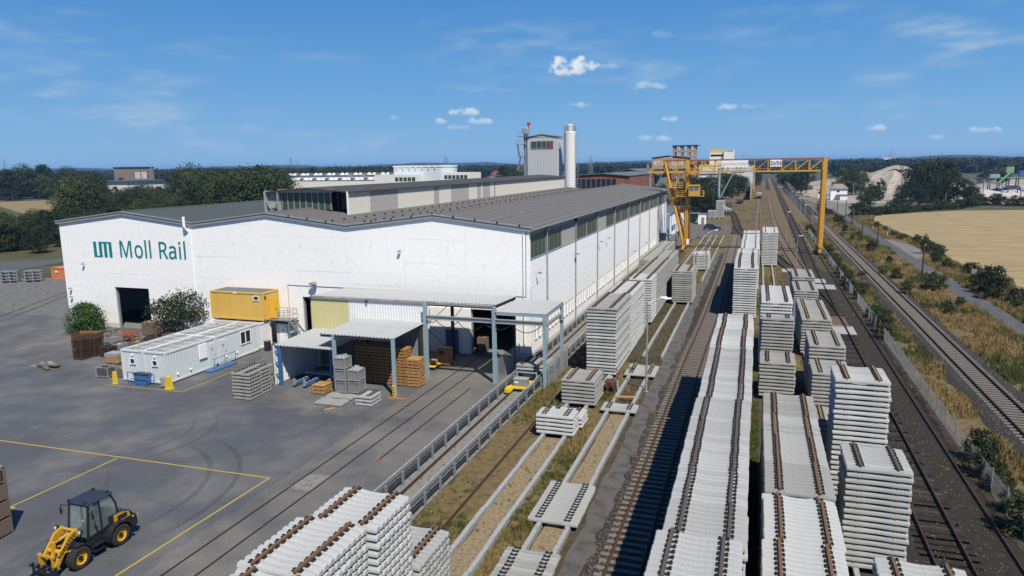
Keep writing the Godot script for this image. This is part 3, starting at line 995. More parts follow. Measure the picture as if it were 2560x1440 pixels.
func build_hall() -> void:
	var t := thing("factory_hall", "long white three-gabled factory hall with grey roofs and teal lettering", "building")
	var ridges := [-67.9, -48.5, -29.35]
	var valleys := [LX, -58.1, -38.95, RX]
	var wall := PackedVector2Array([Vector2(LX, 0), Vector2(RX, 0), Vector2(RX, 12.1), Vector2(-29.35, 13.2), Vector2(-38.95, 12.1), Vector2(-48.5, 13.25), Vector2(-58.1, 12.1), Vector2(-67.9, 13.2), Vector2(LX, 12.15)])
	var holes := [rect(-70.25, -1, -65.25, 4.85), rect(-44.7, -1, -40.5, 4.85), rect(-25.75, -1, -21.2, 4.5)]
	var front := tfm(Vector3.RIGHT, Vector3.UP, Vector3.BACK, Vector3(0, 0, FZ))
	# painted concrete panels, nine wide, with open joints between them
	var cw := (RX - LX) / 9.0
	var ys := [0.0, 0.55]
	while ys[-1] < 13.0: ys.append(ys[-1] + 1.175)
	for i in 9:
		for j in ys.size() - 1:
			var r := rect(LX + cw * i + 0.006, ys[j] + 0.002, LX + cw * (i + 1) - 0.006, ys[j + 1] - 0.002)
			for p0 in Geometry2D.intersect_polygons(r, wall):
				for p in cut([p0], holes):
					if p.size() < 3: continue
					var b := Bld.new()
					b.ext(p, -0.1, tfm(Vector3.RIGHT, Vector3.UP, Vector3.BACK, Vector3(0, 0, FZ + rng.randf_range(-0.006, 0.006))))
					part(t, "wall_panel", b, "wall_white" if j else "wall_base")
	var bk := Bld.new()
	for p in cut([wall], holes):
		bk.ext(p, -0.14, tfm(Vector3.RIGHT, Vector3.UP, Vector3.BACK, Vector3(0, 0, FZ - 0.108)))
	part(t, "wall_core", bk, "wall_back")
	# other walls
	pbox(t, "side_wall", "wall_white", LX, LX + 0.3, 0, 12.1, FZ - 0.26, BZ)
	pbox(t, "rear_wall", "wall_white", LX + 0.3, RX - 0.4, 0, 12.1, BZ, BZ + 0.3)
	for i in 3:
		var b := Bld.new()
		b.ext(PackedVector2Array([Vector2(valleys[i], 12.1), Vector2(valleys[i + 1], 12.1), Vector2(ridges[i], 13.2)]), 0.3, tfm(Vector3.RIGHT, Vector3.UP, Vector3.BACK, Vector3(0, 0, BZ)))
		part(t, "rear_gable", b, "wall_white")
	pbox(t, "floor", "interior", LX + 0.3, RX - 0.2, -0.05, 0.03, FZ - 0.25, BZ + 0.3)
	# long right wall: panels below a strip of dirty green glazing
	var downs := [-68.1, -80.0, -92.0, -103.85, -115.8, -127.75, -139.65, -151.65, -163.6]
	var cols := [FZ, -68.1]
	for k in 8: cols.append(downs[k] - 5.95); cols.append(downs[k + 1])
	cols.append(BZ)
	cols.sort(); cols.reverse()
	var rows := [0.0, 0.5, 1.5, 3.0]
	while rows[-1] < 9.0: rows.append(minf(9.42, rows[-1] + 1.284))
	for i in cols.size() - 1:
		var za: float = cols[i] - 0.012
		var zb: float = cols[i + 1] + 0.012
		var wins := []
		if i > 0 and i < 15 or i == 0:
			var n := 4 if i else 3
			for k in n: wins.append((za - 0.55 - 1.29 * k) if i else (za - 1.2 - 1.29 * k))
		for j in rows.size() - 1:
			var off := rng.randf_range(-0.006, 0.006)
			if j == 2 and wins.size():
				var zc := za
				for w in wins + [zb - 0.001]:
					if zc - w > 0.05:
						pbox(t, "wall_panel", "wall_white", RX - 0.1, RX + off, rows[j] + 0.008, rows[j + 1] - 0.008, zc, maxf(w, zb))
					zc = w - 0.78
			else:
				pbox(t, "wall_panel", "wall_base" if j == 0 else "wall_white", RX - 0.1, RX + off, rows[j] + 0.008, rows[j + 1] - 0.008, za, zb)
		for w in wins:
			var b := Bld.new()
			b.lbox(RX - 0.16, RX - 0.14, 1.5, 3.0, w, w - 0.78)
			var pw := part(t, "window", b, "pane_grey")
			var fb := Bld.new()
			for s in [w - 0.03, w - 0.75, w - 0.39]: fb.lbox(RX - 0.14, RX - 0.1, 1.5, 3.0, s - 0.03, s + 0.03)
			for s in [1.53, 2.97, 2.5]: fb.lbox(RX - 0.139, RX - 0.101, s - 0.03, s + 0.03, w - 0.06, w - 0.72)
			part(pw, "frame", fb, "white_trim")
			var sb := Bld.new()
			sb.lbox(RX - 0.1, RX + 0.06, 1.46, 1.5, w + 0.03, w - 0.81)
			part(pw, "sill", sb, "grey_trim")
		# glazing strip
		var sheet := i in [2, 5]
		if sheet:
			var b := Bld.new()
			corr(b, za - zb - 0.1, 2.3, 0.35, 0.05, tfm(Vector3.FORWARD, Vector3.UP, Vector3.RIGHT, Vector3(RX - 0.06, 9.45, za - 0.05)))
			part(t, "strip_sheet", b, "sheet_grey")
		else:
			var b := Bld.new()
			b.lbox(RX - 0.12, RX - 0.06, 9.45, 11.75, za - 0.05, zb + 0.05)
			var g := part(t, "strip_window", b, "glass_green")
			var fb := Bld.new()
			for k in range(0, 5):
				var zk := lerpf(za - 0.07, zb + 0.07, k / 4.0)
				fb.lbox(RX - 0.06, RX - 0.035, 9.45, 11.75, zk - 0.025, zk + 0.025)
			for y in [9.47, 11.73]: fb.lbox(RX - 0.058, RX - 0.037, y - 0.03, y + 0.03, za - 0.05, zb + 0.05)
			part(g, "frame", fb, "steel_grey")
		pbox(t, "mullion", "galv", RX - 0.1, RX + 0.03, 9.44, 11.76, zb - 0.06, zb + 0.04)
	pbox(t, "wall_core", "wall_back", RX - 0.4, RX - 0.2, 0, 12.1, FZ - 0.26, BZ)
	pbox(t, "strip_sill", "galv", RX - 0.06, RX + 0.06, 9.425, 9.452, FZ, BZ)
	pbox(t, "eaves_band", "fascia", RX - 0.12, RX + 0.02, 11.77, 12.15, FZ - 0.05, BZ)
	for z in downs:
		var b := Bld.new()
		b.tube(Vector3(RX + 0.12, 0.1, z), Vector3(RX + 0.12, 11.9, z), 0.075, 0.075, 7)
		for y in [2.5, 5.0, 7.5, 10.0]: b.lbox(RX, RX + 0.16, y, y + 0.06, z - 0.1, z + 0.1)
		part(t, "downpipe", b, "galv")
		var h := Bld.new()
		h.cbox(Vector3(RX + 0.14, 11.85, z), Vector3(0.3, 0.36, 0.36), 0.04)
		part(t, "rain_head", h, "galv" if z != -80.0 else "black")
	# roofs
	for i in 3:
		var mat := "roof_green" if i == 0 else "roof_fibre"
		for s in 2:
			var xe: float = valleys[i + s]
			var over: float = (-0.35 if i == 0 and s == 0 else (0.35 if i == 2 and s == 1 else 0.0))
			var xr: float = ridges[i]
			var ye := 12.45 - absf(over) * 0.11
			var yr := 13.55
			var A := Vector3(xe + over, ye, FZ + 0.14)
			var C := Vector3(xr, yr, FZ + 0.14)
			var b := Bld.new()
			var dz := Vector3(0, 0, BZ - 0.4 - A.z)
			var dn := Vector3(0, -0.28, 0)
			# sheets lapped down the slope in strips along the ridge
			var lap := 9
			for k in lap:
				var p := A.lerp(C, float(k) / lap)
				var q := A.lerp(C, float(k + 1) / lap)
				p.y += 0.03
				b._to(p, q, q + dz, Vector3.UP); b._to(p, q + dz, p + dz, Vector3.UP)
				b.qo(p, p + dz, p + dz - Vector3(0, 0.03, 0), p - Vector3(0, 0.03, 0), (A + C) * 0.5 + dz * 0.5)
			b.qo(A + dn, C + dn, C + dn + dz, A + dn + dz, (A + C + dz) * 0.5)
			b.qo(A, C, C + dn, A + dn, (A + C + dz) * 0.5)
			b.qo(A + dz, C + dz, C + dn + dz, A + dn + dz, (A + C + dz) * 0.5)
			b.qo(A, A + dz, A + dn + dz, A + dn, (A + C + dz) * 0.5)
			part(t, "roof_slope", b, mat)
			var f := Bld.new()
			f.bar(A + Vector3(0, -0.16, 0.03), C + Vector3(0, -0.12, 0.03), 0.05, 0.42)
			f.bar(A + Vector3(0, -0.02, 0.08), C + Vector3(0, 0.02, 0.08), 0.1, 0.1)
			part(t, "fascia", f, "fascia")
		var rb := Bld.new()
		rb.tube(Vector3(ridges[i], 13.56, FZ + 0.14), Vector3(ridges[i], 13.56, BZ - 0.4), 0.14, 0.14, 6)
		part(t, "ridge_cap", rb, mat)
	pbox(t, "gutter", "fascia", RX + 0.3, RX + 0.5, 12.18, 12.34, FZ + 0.4, BZ - 0.3)
	# lifting hooks in rows over the roof
	var hk := Bld.new()
	hk.tube(Vector3.ZERO, Vector3(0, 0.16, 0), 0.13, 0.09, 6)
	var hm := hk.mesh()
	for z in range(0, 48):
		for x in [-40.9, -37.4, -29.9]:
			var y := 12.5 + absf(x + 38.95) * 0.113 if x < -31 else 13.55
			part(t, "roof_hook", hm, "black", Vector3(x + rng.randf_range(-0.1, 0.1), y, FZ - 0.6 - z * 2.15 - rng.randf() * 0.3))
	for x in [-20.6, -22.8, -25.0, -27.2, -31.6, -33.8, -36.0, -41.2, -43.4, -45.6]:
		var y := 12.45 + (absf(x - RX) if x > -29.3 else absf(x + 38.95)) * 0.113
		part(t, "roof_hook", hm, "black", Vector3(x, y, FZ + 0.2))
	for z in [-76.0, -90.0, -104.0, -118.0, -132.0]:
		for k in 5:
			part(t, "roof_bolt", hm, "galv", Vector3(-28.0 + k * 1.6, 13.45 - (k * 1.6 + 1.3) * 0.113, z))
	# lettering
	var tm := text_mesh("Moll Rail", 2.62, 0.04)
	var tx := part(t, "lettering", tm, "teal", Vector3(-64.15, 9.3, FZ + 0.03))
	tx.scale = Vector3(0.97, 1.0, 1.0)
	var em := Bld.new()
	var e0 := tfm(Vector3.RIGHT, Vector3.UP, Vector3.BACK, Vector3(-72.75, 8.35, FZ + 0.012))
	em.ext(PackedVector2Array([Vector2(0, 1.75), Vector2(0.42, 1.75), Vector2(0.42, 0.13), Vector2(0.82, 0.13), Vector2(0.82, 1.75), Vector2(2.72, 1.75), Vector2(2.72, 0), Vector2(2.3, 0), Vector2(2.3, 1.62), Vector2(1.98, 1.62), Vector2(1.98, 0), Vector2(1.56, 0), Vector2(1.56, 1.62), Vector2(1.24, 1.62), Vector2(1.24, 0), Vector2(0, 0)]), 0.04, e0)
	part(t, "emblem", em, "teal")
	# door reveal and jambs
	for h in [[-70.25, -65.25, 4.85], [-44.7, -40.5, 4.85], [-25.75, -21.2, 4.5]]:
		var b := Bld.new()
		b.lbox(h[0] - 0.02, h[0] + 0.1, 0, h[2], FZ - 0.45, FZ - 0.26)
		b.lbox(h[1] - 0.1, h[1] + 0.02, 0, h[2], FZ - 0.45, FZ - 0.26)
		b.lbox(h[0] - 0.02, h[1] + 0.02, h[2], h[2] + 0.15, FZ - 0.45, FZ - 0.26)
		part(t, "door_frame", b, "steel_grey")
	pbox(t, "door_leaf", "white_trim", -21.2, -21.1, 0.05, 4.4, FZ - 0.3, FZ - 4.0)
	pbox(t, "sliding_door", "wall_white", -30.0, -25.8, 0.05, 4.55, FZ + 0.05, FZ + 0.16)
	var bd := pbox(t, "door", "blue", -28.35, -27.0, 0.05, 2.4, FZ + 0.17, FZ + 0.22)
	var hb := Bld.new()
	hb.tube(Vector3(-27.2, 1.1, FZ + 0.22), Vector3(-27.2, 1.1, FZ + 0.3), 0.03, 0.03, 6)
	part(bd, "handle", hb, "galv")
	# cables, lamps and pipes on the front
	var cb := Bld.new()
	cb.tube(Vector3(-46.4, 6.05, FZ + 0.03), Vector3(-20.1, 5.95, FZ + 0.03), 0.03, 0.03, 5)
	cb.tube(Vector3(-20.1, 5.95, FZ + 0.03), Vector3(-20.05, 12.0, FZ + 0.03), 0.03, 0.03, 5)
	cb.tube(Vector3(-46.4, 6.05, FZ + 0.03), Vector3(-46.4, 3.0, FZ + 0.03), 0.025, 0.025, 5)
	part(t, "cable", cb, "grey_trim")
	var vp := Bld.new()
	vp.tube(Vector3(-59.0, 12.0, FZ + 0.4), Vector3(-59.0, 13.1, FZ + 0.4), 0.16, 0.16, 8)
	vp.tube(Vector3(-59.0, 12.0, FZ + 0.4), Vector3(-58.9, 11.5, FZ + 0.1), 0.16, 0.1, 8)
	part(t, "vent_pipe", vp, "white_trim")
	var dp := Bld.new()
	dp.tube(Vector3(-58.6, 0.2, FZ + 0.1), Vector3(-58.6, 11.8, FZ + 0.1), 0.05, 0.05, 6)
	dp.tube(Vector3(-20.3, 0.2, FZ + 0.1), Vector3(-20.3, 11.9, FZ + 0.1), 0.04, 0.04, 6)
	part(t, "downpipe", dp, "white_trim")
	for p in [[-74.45, 7.4], [-33.0, 9.9], [-76.9, 4.4], [-76.9, 3.4]]:
		var b := Bld.new()
		b.bar(Vector3(0, 0, 0), Vector3(0, 0.05, 0.22), 0.04, 0.04)
		b.cbox(Vector3(0, 0.07, 0.28), Vector3(0.3, 0.12, 0.26), 0.03, Basis(Vector3.RIGHT, 0.5))
		part(t, "wall_lamp", b, "grey_trim", Vector3(p[0], p[1], FZ + 0.01))
	for p in [[-42.9, 6.35, "grey_trim", 0.32], [-43.3, 6.35, "red", 0.18]]:
		var b := Bld.new()
		b.lathe([Vector2(0.01, -p[3] * 0.6), Vector2(p[3] * 0.8, -p[3] * 0.5), Vector2(p[3], 0), Vector2(p[3] * 0.7, p[3] * 0.6), Vector2(0.01, p[3] * 0.75)], 10)
		b.bar(Vector3(0, 0, 0), Vector3(0, 0, -0.5), 0.06, 0.06)
		part(t, "siren", b, p[2], Vector3(p[0], p[1], FZ + 0.45))
	for z in [-64.4, -79.5, -93.0, -120.0, -98.0, -134.0]:
		var b := Bld.new()
		b.bar(Vector3(0, 0, 0), Vector3(0.4, 0.15, 0), 0.05, 0.05)
		b.cbox(Vector3(0.45, 0.12, 0), Vector3(0.3, 0.16, 0.26), 0.03)
		part(t, "wall_lamp", b, "grey_trim", Vector3(RX, 7.9 if z > -100 else 3.5, z))
	# lantern along the middle ridge
	var lx := -43.1
	var secs := [-70.1, -74.84, -81.74, -92.5, -94.26, -98.52, -105.5, -109.06, -110.8, -111.56, -115.0, -117.16, -165.0]
	for i in secs.size() - 1:
		var b := Bld.new()
		corr(b, secs[i] - secs[i + 1] - 0.02, 2.75, 0.42, 0.04, tfm(Vector3.FORWARD, Vector3.UP, Vector3.RIGHT, Vector3(lx, 12.75, secs[i])))
		part(t, "lantern_sheet", b, "lantern_grey" if i in [1, 3, 5, 7, 9] else "lantern_cream")
	pbox(t, "lantern_post", "white_trim", lx - 0.1, lx + 0.09, 12.8, 15.5, -70.0, -69.86)
	pbox(t, "lantern_post", "tar", lx - 0.05, lx + 0.1, 12.8, 15.5, -117.25, -117.1)
	pbox(t, "lantern_wall", "lantern_grey", -54.3, -54.2, 12.8, 15.5, -70.0, -165.0)
	pbox(t, "lantern_wall", "lantern_cream", -54.2, lx - 0.03, 12.9, 15.5, -164.8, -165.0)
	var lr := Bld.new()
	for s in [-1.0, 1.0]:
		var A := Vector3(-48.7 + s * 5.9, 15.5, -69.9 if s > 0 else -70.2)
		var C := Vector3(-48.7, 15.95, -69.9)
		var dz := Vector3(0, 0, -95.3)
		lr._to(A, C, C + dz, Vector3.UP); lr._to(A, C + dz, A + dz, Vector3.UP)
		lr.qo(A, A + dz, A + dz - Vector3(0, 0.14, 0), A - Vector3(0, 0.14, 0), Vector3(-48.7, 15.6, -110))
		lr.qo(A, C, C - Vector3(0, 0.14, 0), A - Vector3(0, 0.14, 0), Vector3(-48.7, 15.6, -110))
		lr._to(A - Vector3(0, 0.14, 0), C - Vector3(0, 0.14, 0), C - Vector3(0, 0.14, 0) + dz, Vector3.DOWN); lr._to(A - Vector3(0, 0.14, 0), C - Vector3(0, 0.14, 0) + dz, A - Vector3(0, 0.14, 0) + dz, Vector3.DOWN)
	part(t, "lantern_roof", lr, "tar")
	# its glazed front, eight tall panes and a recessed dark corner
	for k in 8:
		var x0 := -52.3 + k * 0.82
		var b := Bld.new()
		b.lbox(x0 + 0.05, x0 + 0.78, 13.45, 15.35, -70.72, -70.68)
		var g := part(t, "lantern_window", b, "glass_green")
		var fb := Bld.new()
		fb.lbox(x0 - 0.04, x0 + 0.05, 13.4, 15.4, -70.7, -70.6)
		if k == 7: fb.lbox(x0 + 0.78, x0 + 0.9, 13.4, 15.4, -70.7, -70.6)
		part(g, "frame", fb, "galv")
	for k in 4:
		var x0 := -45.6 + k * 0.6
		var b := Bld.new()
		b.lbox(x0, x0 + 0.55, 13.4, 15.3, -72.04, -72.0)
		var g := part(t, "lantern_window", b, "glass_dark")
		var fb := Bld.new()
		fb.lbox(x0 - 0.05, x0, 13.2, 15.35, -72.0, -71.94)
		part(g, "frame", fb, "galv")
	pbox(t, "lantern_wall", "glass_dark", -45.72, -45.66, 13.3, 15.4, -70.73, -72.0)
	var hd := Bld.new()
	corr(hd, 7.4, 0.42, 0.3, 0.05, tfm(Vector3.RIGHT, Vector3.UP, Vector3.BACK, Vector3(-52.7, 15.36, -70.45)))
	part(t, "lantern_header", hd, "galv")
	var st := Bld.new()
	for x in [-54.25, -52.55]: st.lbox(x - 0.08, x + 0.08, 13.1, 15.6, -70.3, -70.15)
	for y in [13.2, 14.3, 15.55]: st.lbox(-54.25, -52.55, y - 0.07, y + 0.07, -70.29, -70.16)
	st.bar(Vector3(-54.2, 14.3, -70.22), Vector3(-53.4, 13.25, -70.22), 0.1, 0.1)
	st.bar(Vector3(-52.6, 14.3, -70.22), Vector3(-53.4, 13.25, -70.22), 0.1, 0.1)
	part(t, "lantern_brace", st, "galv")
	var ls := Bld.new()
	corr(ls, 1.7, 2.4, 0.12, 0.03, tfm(Vector3.RIGHT, Vector3.UP, Vector3.BACK, Vector3(-54.2, 13.1, -70.7)))
	part(t, "lantern_sheet", ls, "lantern_grey")
	# canopy and steps at the far end, low annex behind
	var an := thing("annex", "low white annex with blue door behind the hall's far end", "building")
	pbox(an, "wall", "wall_white", -30.0, -20.2, 0, 5.6, BZ - 0.6, -215.0)
	pbox(an, "roof", "slate", -30.2, -20.0, 5.6, 5.85, BZ - 0.6, -215.2)
	for z in [-184.0, -188.0]:
		var w := pbox(an, "window", "glass_dark", -20.2, -20.16, 1.2, 2.6, z, z - 2.6)
		var fb := Bld.new()
		for s in [z, z - 1.3, z - 2.6]: fb.lbox(-20.16, -20.12, 1.2, 2.6, s - 0.05, s + 0.05)
		part(w, "frame", fb, "blue")
	var ad := pbox(an, "door", "blue", -20.2, -20.14, 0, 2.4, -193.5, -195.0)
	var ah := Bld.new()
	ah.lbox(-20.14, -20.08, 1.0, 1.1, -193.7, -193.8)
	part(ad, "handle", ah, "galv")
	pbox(an, "downpipe", "galv", -20.2, -20.05, 0, 5.6, -182.0, -182.15)
	for z in [-198.0, -203.0, -208.0]:
		pbox(an, "window", "glass_dark", -20.2, -20.16, 1.2, 2.6, z, z - 2.2)
	var sh := thing("entrance_shelter", "small grey entrance shelter at the far corner of the hall", "shelter")
	pbox(sh, "wall", "steel_blue", -20.9, -19.4, 0, 6.5, -168.2, -172.5)
	pbox(sh, "roof", "galv", -19.6, -16.3, 2.5, 2.65, -157.5, -161.0)
	pbox(sh, "cabinet", "grey_trim", -19.6, -18.6, 1.5, 3.2, -157.0, -158.6)
	for x in [-16.5, -19.3]: pbox(sh, "post", "steel_dark", x - 0.08, x + 0.08, 0, 2.5, -159.0, -159.16)
	# mixing tower and cement silo behind
	var tw := thing("mixing_tower", "tall grey corrugated mixing tower rising behind the hall roof", "tower")
	var fr := Bld.new()
	corr(fr, 7.7, 25.0, 0.4, 0.05, tfm(Vector3.RIGHT, Vector3.UP, Vector3.BACK, Vector3(-54.7, 0, -173.0)))
	part(tw, "front_cladding", fr, "tower_grey")
	var sd := Bld.new()
	corr(sd, 5.0, 24.7, 0.4, 0.05, tfm(Vector3.FORWARD, Vector3.UP, Vector3.RIGHT, Vector3(-47.0, 0, -173.0)))
	part(tw, "side_cladding", sd, "tower_grey")
	pbox(tw, "core", "tower_grey", -54.65, -47.05, 0, 24.6, -173.05, -178.0)
	var gb := Bld.new()
	gb.ext(PackedVector2Array([Vector2(-54.8, 25.0), Vector2(-46.9, 25.0), Vector2(-50.85, 25.6)]), 5.2, tfm(Vector3.RIGHT, Vector3.UP, Vector3.FORWARD, Vector3(0, 0, -172.9)))
	part(tw, "roof", gb, "tower_grey")
	var rt := Bld.new()
	rt.bar(Vector3(-55.0, 25.1, -175.5), Vector3(-50.85, 25.7, -175.5), 5.6, 0.16)
	rt.bar(Vector3(-46.7, 25.1, -175.5), Vector3(-50.85, 25.7, -175.5), 5.6, 0.16)
	part(tw, "roof_edge", rt, "fascia")
	var w0 := pbox(tw, "window", "glass_green", -53.7, -48.0, 22.3, 23.95, -172.93, -172.88)
	var wf := Bld.new()
	for x in [-53.7, -52.3, -50.9, -49.7, -48.7, -48.0]: wf.lbox(x - 0.06, x + 0.06, 22.25, 24.0, -172.88, -172.84)
	for y in [22.27, 23.98]: wf.lbox(-53.7, -48.0, y - 0.06, y + 0.06, -172.879, -172.841)
	part(w0, "frame", wf, "fascia")
	var wr := Bld.new()
	for x in [-49.6, -48.75, -48.1]: wr.lbox(x - 0.05, x + 0.05, 22.35, 23.4, -172.84, -172.8)
	wr.lbox(-49.6, -48.1, 22.32, 22.42, -172.839, -172.801)
	part(w0, "opening_sash", wr, "red")
	# elevator shaft with platforms at the left of the tower
	var el := thing("bucket_elevator", "slender dark bucket elevator with railed platforms beside the grey tower", "elevator")
	pbox(el, "shaft", "steel_grey", -55.7, -54.95, 0, 27.0, -173.2, -174.4)
	var hdm := Bld.new()
	hdm.cbox(Vector3(-55.2, 26.6, -173.8), Vector3(1.5, 1.7, 1.8), 0.25)
	part(el, "head", hdm, "galv")
	var rd := Bld.new()
	rd.cbox(Vector3(-54.5, 28.4, -173.8), Vector3(1.0, 0.5, 0.7), 0.1)
	rd.bar(Vector3(-54.7, 27.2, -173.8), Vector3(-54.6, 28.3, -173.8), 0.3, 0.3)
	part(el, "motor", rd, "red")
	for p in [[-55.6, 25.3, 3.4], [-56.3, 23.3, 2.6], [-56.2, 20.4, 1.8], [-56.4, 17.0, 1.8]]:
		var b := Bld.new()
		b.lbox(p[0] - p[2] / 2, p[0] + p[2] / 2, p[1] - 0.12, p[1], -172.6, -175.0)
		var pf := part(el, "platform", b, "steel_grey")
		var rb := Bld.new()
		for h in [0.55, 1.1]:
			rb.tube(Vector3(p[0] - p[2] / 2, p[1] + h, -172.65), Vector3(p[0] + p[2] / 2, p[1] + h, -172.65), 0.04, 0.04, 5)
			rb.tube(Vector3(p[0] - p[2] / 2, p[1] + h, -172.65), Vector3(p[0] - p[2] / 2, p[1] + h, -175.0), 0.04, 0.04, 5)
		for k in 4: rb.tube(Vector3(p[0] - p[2] / 2 + p[2] * k / 3.0, p[1], -172.65), Vector3(p[0] - p[2] / 2 + p[2] * k / 3.0, p[1] + 1.1, -172.65), 0.04, 0.04, 5)
		part(pf, "railing", rb, "galv")
	var stp := Bld.new()
	for s in [[-57.2, 17.0, -56.5, 20.4], [-56.8, 20.4, -57.3, 23.3]]:
		for d in [-172.7, -173.3]: stp.bar(Vector3(s[0], s[1], d), Vector3(s[2], s[3], d), 0.06, 0.18)
		for k in 9: stp.lbox(lerpf(s[0], s[2], k / 8.0) - 0.1, lerpf(s[0], s[2], k / 8.0) + 0.1, lerpf(s[1], s[3], k / 8.0), lerpf(s[1], s[3], k / 8.0) + 0.04, -172.72, -173.28)
	part(el, "stair", stp, "steel_grey")
	var si := thing("cement_silo", "round white cement silo with railed top beside the grey tower", "silo", "", Vector3(-43.8, 0, -173.0))
	var sb := Bld.new()
	sb.lathe([Vector2(1.42, 0), Vector2(1.42, 25.9), Vector2(1.3, 26.1), Vector2(0.01, 26.15)], 28)
	part(si, "shell", sb, "silo_white")
	var fl := Bld.new()
	fl.lathe([Vector2(0.01, 26.1), Vector2(0.75, 26.1), Vector2(0.75, 27.7), Vector2(0.6, 27.85), Vector2(0.01, 27.9)], 16)
	part(si, "filter", fl, "lantern_cream")
	var rl := Bld.new()
	for h in [26.5, 26.9, 27.3]:
		for k in 16: rl.tube(Vector3(cos(TAU * k / 16) * 1.45, h, sin(TAU * k / 16) * 1.45), Vector3(cos(TAU * (k + 1) / 16) * 1.45, h, sin(TAU * (k + 1) / 16) * 1.45), 0.035, 0.035, 4, false)
	for k in 8: rl.tube(Vector3(cos(TAU * k / 8) * 1.45, 26.0, sin(TAU * k / 8) * 1.45), Vector3(cos(TAU * k / 8) * 1.45, 27.3, sin(TAU * k / 8) * 1.45), 0.035, 0.035, 4)
	part(si, "railing", rl, "steel_grey")
	var ld := Bld.new()
	for x in [1.55, 2.15]: ld.tube(Vector3(x, 0, 0.5), Vector3(x, 25.6, 0.5), 0.045, 0.045, 5)
	for k in 60: ld.tube(Vector3(1.55, 0.6 + k * 0.42, 0.5), Vector3(2.15, 0.6 + k * 0.42, 0.5), 0.02, 0.02, 4, false)
	for k in 9: ld.bar(Vector3(1.3, 2.0 + k * 2.9, 0.4), Vector3(2.2, 2.0 + k * 2.9, 0.5), 0.06, 0.06)
	part(si, "ladder", ld, "galv")

# ---------------------------------------------------------------- canopies in front of the hall
func roof_sheet(par: Node, mat: String, x0: float, x1: float, z0: float, y0: float, z1: float, y1: float, pitch := 0.33, amp := 0.06) -> void:
	var l := Vector2(z1 - z0, y1 - y0).length()
	var up := Vector3(0, y1 - y0, z1 - z0) / l
	var n := Vector3.RIGHT.cross(up)
	# sheets about two metres wide, lapped
	var k := maxi(1, int(round((x1 - x0) / 2.2)))
	for i in k:
		var b := Bld.new()
		var w := (x1 - x0) / k
		corr(b, w + 0.03, l, pitch, amp, tfm(Vector3.RIGHT, up, n, Vector3(x0 + w * i, y0 + (i % 2) * 0.012, z0)))
		part(par, "roof_sheet", b, mat)

func post_i(par: Node, nm: String, mat: String, x: float, z: float, y1: float, y0 := 0.0, w := 0.24) -> void:
	var b := Bld.new()
	b.lbox(x - w / 2, x + w / 2, y0, y1, z - w / 2, z - w / 2 + 0.03)
	b.lbox(x - w / 2, x + w / 2, y0, y1, z + w / 2 - 0.03, z + w / 2)
	b.lbox(x - 0.02, x + 0.02, y0, y1, z - w / 2 + 0.03, z + w / 2 - 0.03)
	part(par, nm, b, mat)

